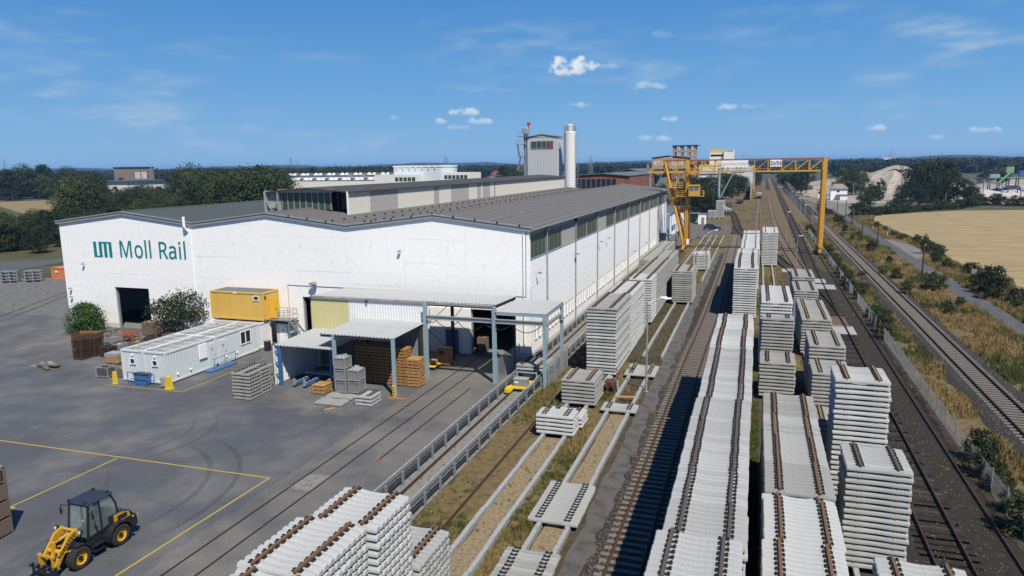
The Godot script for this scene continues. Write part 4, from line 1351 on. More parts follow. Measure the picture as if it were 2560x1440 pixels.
func build_canopies() -> void:
	var t := thing("high_canopy", "high corrugated canopy with pale yellow side cladding in front of the hall", "canopy")
	roof_sheet(t, "sheet_roof", -38.35, -20.35, -54.9, 6.6, -60.6, 6.36)
	var fb := Bld.new()
	fb.lbox(-38.35, -20.35, 6.4, 6.58, -54.84, -54.76)
	part(t, "edge_beam", fb, "grey_trim")
	var yc := Bld.new()
	corr(yc, 3.95, 3.3, 0.2, 0.03, tfm(Vector3.RIGHT, Vector3.UP, Vector3.BACK, Vector3(-38.3, 3.1, -54.9)))
	part(t, "cladding", yc, "sheet_yellow").set_meta("label", "pale yellow cladding")
	for k in 3:
		var wc := Bld.new()
		corr(wc, 2.58, 3.0, 0.26, 0.04, tfm(Vector3.RIGHT, Vector3.UP, Vector3.BACK, Vector3(-34.33 + 2.6 * k, 3.4, -54.9)))
		part(t, "cladding", wc, "sheet_white")
	for x in [-26.6, -20.3]:
		post_i(t, "post", "steel_blue", x, -54.55, 6.55, 0.0, 0.3)
	for x in [-38.2, -32.4, -26.6, -20.5]:
		post_i(t, "rear_post", "steel_dark", x, -60.3, 6.3)
		var b := Bld.new()
		b.bar(Vector3(x, 6.42, -54.7), Vector3(x, 6.2, -60.6), 0.16, 0.3)
		part(t, "rafter", b, "steel_dark")
	for z in [[-55.2, 6.3], [-57.6, 6.22], [-60.2, 6.1]]:
		var b := Bld.new()
		b.lbox(-38.3, -20.4, z[1] - 0.08, z[1] + 0.08, z[0] - 0.06, z[0] + 0.06)
		part(t, "purlin", b, "steel_dark")
	var rb := Bld.new()
	rb.lbox(-26.5, -15.9, 5.16, 5.2, -54.75, -54.45)
	rb.lbox(-26.5, -15.9, 5.46, 5.5, -54.75, -54.45)
	rb.lbox(-26.5, -15.9, 5.2, 5.46, -54.63, -54.57)
	part(t, "runway_beam", rb, "galv")
	var rc := Bld.new()
	for p in [[-26.5, -25.6, 0.2], [-25.6, -23.6, 0.55], [-23.6, -21.2, 0.7], [-21.2, -18.8, 0.5], [-18.8, -16.3, 0.6]]:
		for k in 10:
			var a := k / 10.0
			var c := (k + 1) / 10.0
			rc.tube(Vector3(lerpf(p[0], p[1], a), 5.1 - p[2] * 4.0 * a * (1 - a), -54.6), Vector3(lerpf(p[0], p[1], c), 5.1 - p[2] * 4.0 * c * (1 - c), -54.6), 0.035, 0.035, 5, false)
	part(t, "festoon_cable", rc, "black")
	var br := Bld.new()
	for s in [[-26.6, 0.6, -60.3, -32.4, 5.6], [-32.4, 0.6, -60.3, -26.6, 5.6], [-26.6, 3.9, -60.3, -24.9, 5.9]]:
		br.bar(Vector3(s[0], s[1], s[2]), Vector3(s[3], s[4], s[2]), 0.05, 0.05)
	part(t, "brace", br, "steel_dark")
	# white canopy over the trolley track
	var t2 := thing("trolley_canopy", "small white flat canopy on pale blue posts over the trolley track", "canopy")
	roof_sheet(t2, "sheet_roof", -20.2, -15.85, -54.55, 6.12, -60.1, 6.2, 0.2, 0.02)
	for p in [[-15.95, -54.6], [-15.95, -60.0]]:
		post_i(t2, "post", "steel_blue", p[0], p[1], 6.1, 0.0, 0.26)
	for p in [[-20.1, -15.9, -54.65], [-20.1, -15.9, -60.0]]:
		pbox(t2, "beam", "steel_blue", p[0], p[1], 5.86, 6.08, p[2] - 0.1, p[2] + 0.1)
	pbox(t2, "beam", "steel_blue", -16.06, -15.84, 5.84, 6.06, -54.8, -59.9)
	pbox(t2, "beam", "galv", -16.06, -15.84, 5.0, 5.25, -54.8, -59.9)
	pbox(t2, "junction_box", "steel_blue", -16.1, -15.75, 4.6, 5.2, -59.7, -59.85)
	# two lower lean-tos
	var t3 := thing("timber_shelter", "low flat shelter over stacked timber with pale blue front posts", "shelter")
	roof_sheet(t3, "sheet_roof", -33.5, -26.75, -48.9, 4.72, -55.0, 4.8)
	for x in [-32.2, -26.8]: post_i(t3, "post", "steel_blue", x, -49.0, 4.7, 0.0, 0.24)
	for x in [-32.2, -26.9]: post_i(t3, "rear_post", "steel_dark", x, -54.2, 4.7)
	pbox(t3, "beam", "steel_dark", -33.4, -26.8, 4.5, 4.68, -49.1, -48.95)
	for z in [-51.0, -53.0, -54.6]: pbox(t3, "beam", "steel_dark", -33.4, -26.8, 4.52, 4.68, z, z - 0.14)
	var ys := Bld.new()
	ys.cbox(Vector3(-26.8, 0.45, -48.85), Vector3(0.3, 0.9, 0.1), 0.02)
	part(t3, "bumper_plate", ys, "safety_yellow")
	for k in 4:
		var sb := Bld.new()
		sb.bar(Vector3(-26.93, 0.12 + k * 0.2, -48.795), Vector3(-26.67, 0.24 + k * 0.2, -48.795), 0.05, 0.006, Vector3.BACK)
		part(t3, "stripe", sb, "black")
	var bwall := Bld.new()
	corr(bwall, 5.5, 4.4, 0.26, 0.04, tfm(Vector3.RIGHT, Vector3.UP, Vector3.BACK, Vector3(-32.2, 0.1, -54.4)))
	part(t3, "back_wall", bwall, "grey_trim")
	var t4 := thing("trolley_shelter", "lowest corrugated shelter with white side wall and dark blue posts", "shelter")
	roof_sheet(t4, "sheet_roof", -38.1, -32.45, -48.9, 3.45, -55.4, 3.6)
	for x in [-37.5, -33.8]: post_i(t4, "post", "blue", x, -48.95 if x < -35 else -50.9, 3.42, 0.0, 0.24)
	var lw := Bld.new()
	corr(lw, 6.2, 3.3, 0.3, 0.05, tfm(Vector3.FORWARD, Vector3.UP, Vector3.RIGHT, Vector3(-37.95, 0.08, -49.0)))
	part(t4, "side_wall", lw, "sheet_white")
	var lb := Bld.new()
	corr(lb, 5.4, 3.4, 0.3, 0.05, tfm(Vector3.RIGHT, Vector3.UP, Vector3.BACK, Vector3(-37.9, 0.05, -55.25)))
	part(t4, "back_wall", lb, "grey_trim")
	for y in [0.9, 1.9, 2.9]: pbox(t4, "side_rail", "blue", -37.94, -37.6, y, y + 0.1, -48.88, -48.98)
	pbox(t4, "cladding_edge", "sheet_white", -38.12, -37.99, 0.02, 3.4, -48.9, -49.0)

# ---------------------------------------------------------------- site containers
func container(nm: String, label: String, grp: String, x0: float, x1: float, z0: float, z1: float, y0: float, h: float, wall: String, roof: String, rib := 0.3) -> Node3D:
	var t := thing(nm, label, "container", grp)
	var b := Bld.new()
	for x in [x0 + 0.07, x1 - 0.07]:
		for z in [z0 - 0.07, z1 + 0.07]: b.lbox(x - 0.07, x + 0.07, y0, y0 + h - 0.16, z - 0.07, z + 0.07)
	for y in [y0 + 0.08, y0 + h - 0.08]:
		for z in [z0 - 0.07, z1 + 0.07]: b.lbox(x0, x1, y - 0.08, y + 0.08, z - 0.073, z + 0.073)
		for x in [x0 + 0.07, x1 - 0.07]: b.lbox(x - 0.07, x + 0.07, y - 0.078, y + 0.078, z0 - 0.145, z1 + 0.145)
	part(t, "frame", b, wall)
	var amp := 0.014
	for s in [[tfm(Vector3.RIGHT, Vector3.UP, Vector3.BACK, Vector3(x0 + 0.14, y0 + 0.16, z0 - 0.06)), x1 - x0 - 0.28], [tfm(Vector3.LEFT, Vector3.UP, Vector3.FORWARD, Vector3(x1 - 0.14, y0 + 0.16, z1 + 0.06)), x1 - x0 - 0.28], [tfm(Vector3.FORWARD, Vector3.UP, Vector3.RIGHT, Vector3(x1 - 0.06, y0 + 0.16, z0 - 0.14)), z0 - z1 - 0.28], [tfm(Vector3.BACK, Vector3.UP, Vector3.LEFT, Vector3(x0 + 0.06, y0 + 0.16, z1 + 0.14)), z0 - z1 - 0.28]]:
		var w := Bld.new()
		corr(w, s[1], h - 0.32, rib, amp, s[0])
		part(t, "wall", w, wall)
	var r := Bld.new()
	r.lbox(x0 + 0.1, x1 - 0.1, y0 + h - 0.1, y0 + h - 0.03, z0 - 0.1, z1 + 0.1)
	part(t, "roof", r, roof)
	pbox(t, "floor_frame", "grey_trim", x0 + 0.1, x1 - 0.1, y0, y0 + 0.1, z0 - 0.1, z1 + 0.1)
	return t

# window on a face: o = lower left corner, u = along, nrm = out of the wall
func window_on(par: Node, o: Vector3, u: Vector3, nrm: Vector3, w: float, h: float, panes := 1, glass := "glass_dark", fr := 0.07) -> void:
	var b := Bld.new()
	b.ext(rect(0, 0, w, h), 0.02, tfm(u, Vector3.UP, nrm, o))
	var p := part(par, "window", b, glass)
	var f := Bld.new()
	for k in panes + 1:
		var x := (w - fr) * k / panes
		f.ext(rect(x, 0, x + fr, h), 0.06, tfm(u, Vector3.UP, nrm, o + nrm * 0.02))
	for y in [0.0, h - fr]:
		f.ext(rect(fr, y, w - fr, y + fr), 0.058, tfm(u, Vector3.UP, nrm, o + nrm * 0.02))
	part(p, "frame", f, "white_trim")

func door_on(par: Node, o: Vector3, u: Vector3, nrm: Vector3, w: float, h: float, mat: String) -> void:
	var b := Bld.new()
	b.ext(rect(0, 0, w, h), 0.05, tfm(u, Vector3.UP, nrm, o))
	var p := part(par, "door", b, mat)
	var f := Bld.new()
	f.ext(rect(w - 0.14, h * 0.46, w - 0.06, h * 0.52), 0.05, tfm(u, Vector3.UP, nrm, o + nrm * 0.05))
	part(p, "handle", f, "grey_trim")
	var g := Bld.new()
	g.ext(rect(w * 0.42, h * 0.7, w * 0.62, h * 0.8), 0.01, tfm(u, Vector3.UP, nrm, o + nrm * 0.05))
	part(p, "notice", g, "grey_trim")

func build_containers() -> void:
	var H := 2.75
	var lab := ["front left pale office container with one small window", "front right pale office container with shuttered side window", "rear left pale office container behind the crates", "rear right pale office container with double window"]
	var i := 0
	for zi in 2:
		for xi in 2:
			var x0 := -51.78 + 2.44 * xi
			var z0 := -46.1 - 6.06 * zi
			var t := container("office_container", lab[i], "office containers in the yard", x0, x0 + 2.43, z0, z0 - 6.05, 0.12, H, "container_white", "container_roof")
			for k in 4: pbox(t, "roof_seam", "container_white", x0 + 0.15, x0 + 2.28, 0.12 + H - 0.031, 0.12 + H + 0.01, z0 - 1.2 * (k + 1), z0 - 1.2 * (k + 1) - 0.06)
			for k in 3: pbox(t, "lifting_pad", "grey_trim", x0 + 0.9, x0 + 1.3, 0.12 + H - 0.03, 0.12 + H + 0.02, z0 - 0.7 - 1.9 * k, z0 - 0.9 - 1.9 * k)
			pbox(t, "base_block", "concrete_slab", x0 + 0.2, x0 + 2.2, 0.0, 0.12, z0 - 0.15, z0 - 5.9)
			if zi == 0:
				window_on(t, Vector3(x0 + 0.95, 1.6, z0 - 0.03), Vector3.RIGHT, Vector3.BACK, 0.6, 0.55)
				var v := Bld.new()
				v.cbox(Vector3(x0 + 1.3, 2.45, z0 + 0.02), Vector3(0.16, 0.16, 0.12), 0.03)
				part(t, "vent", v, "white_trim")
			if xi == 1:
				if zi == 0:
					var sb := Bld.new()
					sb.cbox(Vector3(-46.86, 1.95, -50.4), Vector3(0.1, 1.35, 0.95), 0.02)
					part(t, "shutter", sb, "white_trim")
					door_on(t, Vector3(x0 + 2.37, 0.25, -51.15), Vector3.FORWARD, Vector3.RIGHT, 0.85, 2.1, "container_white")
				else:
					door_on(t, Vector3(x0 + 2.37, 0.25, -52.6), Vector3.FORWARD, Vector3.RIGHT, 0.9, 2.1, "container_white")
					window_on(t, Vector3(x0 + 2.38, 1.25, -55.45), Vector3.FORWARD, Vector3.RIGHT, 1.55, 1.3, 2)
				for k in 2:
					var v := Bld.new()
					v.cbox(Vector3(-46.88, 0.7, z0 - 1.2 - k * 1.5), Vector3(0.12, 0.18, 0.16), 0.03)
					part(t, "vent", v, "white_trim")
			i += 1
	# cables over the roofs
	var cb := Bld.new()
	for s in [[-50.9, -46.3, -50.5, -50.0, -49.6, -57.0], [-49.0, -46.3, -47.9, -49.0, -47.6, -57.0]]:
		var p := Vector3(s[0], 2.9, s[1])
		for k in 24:
			var f := (k + 1) / 24.0
			var q := Vector3(lerpf(lerpf(s[0], s[2], f), lerpf(s[2], s[4], f), f) + sin(k * 1.3) * 0.08, 2.9, lerpf(s[1], s[5], f))
			cb.tube(p, q, 0.03, 0.03, 4, false)
			p = q
	solo("roof_cable", cb, "grey_trim", "thin grey cables lying over the office container roofs", "cable")
	# yellow container raised on a white one, platform and stair
	var lw := container("base_container", "dirty white container carrying the yellow container beside the hall", "raised containers", -53.4, -47.3, -58.4, -60.7, 0.05, 2.6, "sheet_white", "container_roof")
	door_on(lw, Vector3(-48.9, 0.2, -58.43), Vector3.RIGHT, Vector3.BACK, 0.9, 2.0, "white_trim")
	for k in 5: pbox(lw, "step_plate", "sheet_white", -49.5, -49.1, 0.4 + k * 0.42, 0.55 + k * 0.42, -58.2, -58.45)
	var y := container("yellow_container", "yellow site container raised above the white office containers", "raised containers", -53.75, -47.15, -59.5, -62.1, 2.8, 2.88, "container_yellow", "slate", 1.6)
	window_on(y, Vector3(-48.35, 4.85, -59.55), Vector3.RIGHT, Vector3.BACK, 0.7, 0.5)
	pbox(y, "warning_sign", "black", -47.16, -47.14, 5.0, 5.3, -59.75, -60.0)
	pbox(y, "name_plate", "sign_white", -50.8, -50.35, 5.5, 5.62, -59.5, -59.485)
	var dr := pbox(y, "door", "yellow_door", -47.1, -46.15, 2.95, 5.05, -60.45, -60.39)
	var dh := Bld.new()
	dh.lbox(-46.35, -46.25, 3.9, 4.0, -60.39, -60.34)
	part(dr, "handle", dh, "black")
	for p in [[-53.5, -59.7], [-47.4, -59.7], [-53.5, -61.9], [-47.4, -61.9], [-50.4, -61.9], [-50.4, -59.7]]:
		pbox(y, "prop", "grey_trim", p[0] - 0.12, p[0] + 0.12, 2.66 if p[1] > -60.7 else 0.0, 2.8, p[1] - 0.12, p[1] + 0.12)
	var st := thing("stair_platform", "grey steel platform with railing beside the yellow container door", "platform")
	pbox(st, "deck", "steel_grey", -47.1, -44.6, 2.72, 2.82, -60.2, -61.6)
	var rb := Bld.new()
	for h in [0.5, 1.0]:
		rb.tube(Vector3(-46.0, 2.82 + h, -60.25), Vector3(-44.65, 2.82 + h, -60.25), 0.03, 0.03, 5)
		rb.tube(Vector3(-44.65, 2.82 + h, -60.25), Vector3(-44.65, 2.82 + h, -61.55), 0.03, 0.03, 5)
		rb.tube(Vector3(-46.9, 2.82 + h, -61.55), Vector3(-44.65, 2.82 + h, -61.55), 0.03, 0.03, 5)
	for p in [[-46.0, -60.25], [-45.3, -60.25], [-44.65, -60.25], [-44.65, -60.9], [-44.65, -61.55], [-45.8, -61.55], [-46.9, -61.55]]:
		rb.tube(Vector3(p[0], 2.8, p[1]), Vector3(p[0], 3.85, p[1]), 0.03, 0.03, 5)
	part(st, "railing", rb, "galv")
	var sb := Bld.new()
	for d in [-60.2, -61.0]: sb.bar(Vector3(-44.6, 2.75, d), Vector3(-42.2, 0.1, d), 0.06, 0.2)
	for k in 10: sb.lbox(-44.6 + k * 0.25, -44.35 + k * 0.25, 2.5 - k * 0.265, 2.54 - k * 0.265, -60.25, -60.95)
	part(st, "stair", sb, "steel_grey")
	for p in [[-44.8, -60.3], [-44.8, -61.5]]: pbox(st, "leg", "steel_grey", p[0] - 0.05, p[0] + 0.05, 0, 2.72, p[1] - 0.05, p[1] + 0.05)
	# shed under the platform
	var sh := thing("lean_to_shed", "small white lean-to shed with door under the steel platform", "shed")
	pbox(sh, "wall", "container_white", -46.9, -45.2, 0, 2.3, -61.0, -62.5)
	pbox(sh, "roof", "rust", -47.0, -45.1, 2.3, 2.38, -60.8, -62.5)
	door_on(sh, Vector3(-46.5, 0.1, -61.0), Vector3.RIGHT, Vector3.BACK, 0.9, 2.0, "white_trim")
	var bn := Bld.new()
	bn.cbox(Vector3(0, 0.5, 0), Vector3(0.5, 1.0, 0.55), 0.05)
	var bin := solo("wheeled_bin", bn, "black", "small black wheeled bin beside the rear office container", "bin", "", Vector3(-46.2, 0, -58.5))
	var bl := Bld.new()
	bl.cbox(Vector3(0, 1.04, 0), Vector3(0.54, 0.08, 0.6), 0.02)
	part(bin, "lid", bl, "grey_trim")
	# blue rails, steps and bollards
	for s in [[-50.55, -47.65, -45.45, 3, 1.1, "blue pipe barrier in front of the office containers"]]:
		var t := thing("pipe_barrier", s[5], "barrier")
		for k in 3:
			var b := Bld.new()
			var x := lerpf(s[0], s[1], k / 2.0)
			b.tube(Vector3(x, 0, s[2]), Vector3(x, 1.1, s[2]), 0.035, 0.035, 6)
			b.lbox(x - 0.12, x + 0.12, 0, 0.03, s[2] - 0.12, s[2] + 0.12)
			part(t, "post", b, "blue")
		for h in [0.55, 1.1]:
			var b := Bld.new()
			b.tube(Vector3(s[0] + (0.3 if h < 1 else 0.0), h, s[2]), Vector3(s[1], h, s[2]), 0.035, 0.035, 6)
			part(t, "rail", b, "blue")
	var bx := Bld.new()
	bx.ext(PackedVector2Array([Vector2(-0.62, 0.05), Vector2(0.62, 0.05), Vector2(0.7, 0.95), Vector2(-0.7, 0.95)]), -0.5, tfm(Vector3.RIGHT, Vector3.UP, Vector3.BACK, Vector3(0, 0, 0.25)))
	var sk := solo("blue_skip", bx, "blue", "open blue steel tub behind the blue pipe barrier", "tub", "", Vector3(-49.25, 0, -45.75))
	pbox(sk, "rim", "steel_dark", -0.74, 0.74, 0.94, 1.02, -0.3, 0.3)
	for p in [[-51.85, -45.3, "narrow yellow steel bollard at the containers' left corner"], [-46.16, -45.5, "wide yellow steel bollard at the containers' right corner"]]:
		var w := 0.14 if p[0] < -50 else 0.22
		var b := Bld.new()
		b.ext(PackedVector2Array([Vector2(-w * 1.2, 0), Vector2(w * 1.2, 0), Vector2(w * 0.8, 1.05), Vector2(-w * 0.8, 1.05)]), w * 1.6, tfm(Vector3.RIGHT, Vector3.UP, Vector3.BACK, Vector3(0, 0, -w * 0.8)))
		var o := solo("bollard", b, "safety_yellow", p[2], "bollard", "yellow bollards", Vector3(p[0], 0, p[1]))
		pbox(o, "base_plate", "safety_yellow", -w * 1.5, w * 1.5, 0, 0.03, -w * 1.2, w * 1.2)
	var ub := Bld.new()
	ub.cbox(Vector3(0, 0.5, 0), Vector3(0.5, 1.0, 0.34), 0.12)
	solo("concrete_block", ub, "con_grey", "rough concrete block between blue tub and wide yellow bollard", "block", "", Vector3(-46.85, 0, -45.6))
	var lr := thing("access_ramp", "blue steel ramp with handrail along the office containers", "ramp")
	pbox(lr, "deck", "blue", -46.7, -45.9, 0.02, 0.16, -50.2, -53.6)
	var hb := Bld.new()
	for k in 3: hb.tube(Vector3(-45.95, 0.16, -50.7 - k * 1.4), Vector3(-45.95, 1.2, -50.7 - k * 1.4), 0.03, 0.03, 5)
	for h in [0.65, 1.2]: hb.tube(Vector3(-45.95, h, -50.5), Vector3(-45.95, h, -53.6), 0.03, 0.03, 5)
	part(lr, "handrail", hb, "blue")

# ---------------------------------------------------------------- concrete sleepers in stacks
const PITCH := 0.305
const LAYER := 0.28
const BASE := 0.3

func sleeper_mesh(len := 2.6) -> ArrayMesh:
	var k := len / 2.6
	var st := [[1.3, 0.12, 0.055, 0.15], [1.27, 0.146, 0.074, 0.178], [1.0, 0.147, 0.076, 0.2], [0.94, 0.147, 0.076, 0.214], [0.57, 0.147, 0.076, 0.214], [0.48, 0.14, 0.072, 0.194], [0.24, 0.122, 0.066, 0.168], [0.0, 0.116, 0.064, 0.16]]
	var all := []
	for i in st.size(): all.append(st[i])
	for i in range(st.size() - 2, -1, -1): all.append([-st[i][0], st[i][1], st[i][2], st[i][3]])
	var b := Bld.new()
	var rings := []
	for s in all:
		var bw: float = s[1]
		var tw: float = s[2]
		var h: float = s[3]
		var x: float = s[0] * k
		rings.append([Vector3(x, 0, -bw), Vector3(x, 0, bw), Vector3(x, 0.075, bw - 0.008), Vector3(x, h - 0.018, tw + 0.01), Vector3(x, h, tw - 0.012), Vector3(x, h, -tw + 0.012), Vector3(x, h - 0.018, -tw - 0.01), Vector3(x, 0.075, -bw + 0.008)])
	for i in rings.size() - 1:
		var c := Vector3((rings[i][0].x + rings[i + 1][0].x) * 0.5, 0.09, 0)
		for j in 8:
			b.qo(rings[i][j], rings[i][(j + 1) % 8], rings[i + 1][(j + 1) % 8], rings[i + 1][j], c)
	for r in [rings[0], rings[-1]]:
		for j in range(1, 7):
			b._to(r[0], r[j], r[j + 1], Vector3(signf(r[0].x), 0, 0))
	return b.mesh()

func clip_mesh() -> ArrayMesh:
	var b := Bld.new()
	for s in [-1.0, 1.0]:
		b.cbox(Vector3(s * 0.12, 0.018, 0), Vector3(0.1, 0.036, 0.16), 0.01)
		b.tube(Vector3(s * 0.125, 0.03, 0), Vector3(s * 0.125, 0.085, 0), 0.036, 0.026, 6)
		b.bar(Vector3(s * 0.15, 0.04, -0.07), Vector3(s * 0.09, 0.05, -0.05), 0.022, 0.03)
		b.bar(Vector3(s * 0.15, 0.04, 0.07), Vector3(s * 0.09, 0.05, 0.05), 0.022, 0.03)
	b.lbox(-0.16, 0.16, 0, 0.01, -0.07, 0.07)  # thin hidden plate, added to join the two clips
	return b.mesh()

var tones := {"con_white": Color(0.46, 0.475, 0.48), "con_white2": Color(0.4, 0.415, 0.418), "con_grey": Color(0.29, 0.297, 0.288), "con_grey2": Color(0.25, 0.253, 0.24), "con_pale": Color(0.35, 0.362, 0.36)}
var tone_word := {"con_white": "white", "con_white2": "whitish", "con_grey": "grey", "con_grey2": "dull grey", "con_pale": "pale grey"}

# cx, near z, far z, layers, tones, batten material, sleepers a batten, counted from (near or far), where
var stacks := [
	[-1.3, -11.0, -21.3, 23, ["con_white2"], "batten_grey", 12, "far", "the long stack's nearest part"],
	[-1.22, -21.5, -33.0, 22, ["con_pale", "con_pale", "con_white2"], "batten_grey", 9, "near", "the long stack's second part"],
	[-1.2, -33.1, -46.6, 22, ["con_pale", "con_white2"], "batten_grey", 9, "near", "the long stack's third part"],
	[-1.22, -46.7, -57.4, 22, ["con_white2", "con_white"], "batten_brown", 9, "near", "the long stack's farthest part"],
	[-1.0, -85.8, -106.0, 21, ["con_white", "con_white2"], "batten_grey", 10, "near", "the white stack beyond it"],
	[-0.72, -106.1, -131.6, 21, ["con_white"], "batten_grey", 10, "near", "the far white stack's rear half"],
	[-0.7, -127.9, -131.6, 22, ["con_white"], "batten_grey", 10, "near", "the far white stack's raised end"],
	[2.38, -131.9, -142.6, 21, ["con_white"], "batten_grey", 12, "near", "the lone far white tower"],
	[1.97, -65.1, -73.9, 21, ["con_white"], "batten_grey", 14, "near", "the middle row's white block"],
	[2.1, -63.4, -65.0, 17, ["con_grey"], "", 5, "near", "the grey step before it"],
	[1.95, -56.3, -59.6, 10, ["con_grey", "con_grey2"], "batten_brown", 10, "near", "the middle row's half-shaded block"],
	[2.02, -28.4, -41.3, 18, ["con_pale", "con_grey"], "batten_brown", 10, "near", "the middle row's grey part"],
	[1.95, -11.0, -28.2, 18, ["con_white"], "batten_brown", 11, "far", "the middle row's near white part"],
	[5.82, -93.7, -100.3, 14, ["con_grey"], "batten_brown", 20, "near", "the right row's farthest block"],
	[5.67, -86.9, -93.4, 12, ["con_grey"], "batten_brown", 20, "near", "the right row's second-farthest block"],
	[5.64, -70.7, -81.0, 12, ["con_grey"], "batten_tan", 17, "near", "the right row's long block"],
	[5.55, -58.1, -63.4, 14, ["con_grey"], "batten_tan", 9, "near", "the block with tan batten pairs"],
	[5.55, -54.3, -57.9, 10, ["con_grey"], "batten_tan", 12, "near", "the low block behind the tallest"],
	[4.9, -43.5, -46.6, 10, ["con_grey"], "batten_tan", 10, "near", "the block behind the middle row"],
	[5.52, -39.2, -41.95, 24, ["con_white", "con_white2"], "batten_tan", 9, "near", "the tallest white right stack"],
	[5.42, -32.4, -35.15, 17, ["con_white2", "con_pale"], "batten_grey", 9, "near", "the right stack with dark battens"],
	[5.36, -20.0, -24.2, 18, ["con_white2"], "batten_brown", 14, "far", "the stack cut bottom right"],
	[-12.4, -18.7, -21.1, 23, ["con_white"], "batten_brown", 8, "far", "the bottom-left stack's far packet"],
	[-12.72, -15.65, -18.6, 23, ["con_white"], "batten_brown", 10, "far", "the bottom-left stack's middle packet"],
	[-12.5, -11.0, -15.6, 23, ["con_white"], "batten_brown", 15, "far", "the bottom-left stack's near packet"],
	[-12.25, -21.3, -24.0, 13, ["con_grey", "con_pale"], "batten_brown", 9, "far", "the stained low stack behind"],
	[-12.14, -58.7, -66.0, 21, ["con_grey", "con_white2"], "batten_brown", 23, "near", "the stack nearest the hall corner"],
	[-12.15, -66.2, -75.0, 20, ["con_white"], "batten_brown", 14, "near", "the white-topped hall side stack"],
	[-12.15, -80.3, -84.5, 18, ["con_white"], "batten_brown", 14, "near", "the hall side stack's white end"],
	[-12.15, -84.6, -109.0, 18, ["con_grey"], "batten_brown", 20, "near", "the long grey hall side stack"],
	[-15.7, -110.0, -138.0, 12, ["con_grey"], "batten_brown", 20, "near", "the farthest low hall side stack"],
	[-8.73, -93.3, -99.8, 15, ["con_pale", "con_grey"], "batten_brown", 21, "near", "the square stack on beams"],
	[-8.65, -124.0, -127.7, 10, ["con_white"], "batten_brown", 12, "near", "the small stack by the crane"],
	[-12.13, -50.4, -53.6, 7, ["con_grey"], "batten_tan", 10, "near", "the seven-layer stack"],
	[-12.2, -43.95, -45.5, 5, ["con_white"], "", 5, "near", "the five-layer white stack"],
	[-12.0, -45.6, -47.4, 3, ["con_white"], "batten_brown", 6, "near", "the low layers behind five-layer stack"],
	[-12.1, -54.5, -56.8, 2, ["con_pale"], "", 7, "near", "the two-layer pile"],
	[-9.12, -32.2, -36.7, 1, ["con_pale"], "", 14, "near", "the single layer mid beams"],
	[-9.12, -22.0, -29.2, 1, ["con_grey", "con_pale"], "", 20, "far", "the single layer bottom edge"],
	[-9.0, -49.55, -51.0, 1, ["con_pale"], "", 5, "near", "the short row on beam ends"],
	[-8.85, -58.9, -62.0, 1, ["con_pale"], "", 10, "near", "the single layer by lamp post"],
	[-13.9, -242.9, -247.0, 9, ["con_pale"], "", 10, "near", "the low stack behind the car"],
	[-11.55, -246.0, -250.0, 20, ["con_pale"], "", 10, "near", "the tall stack behind the car"],
]

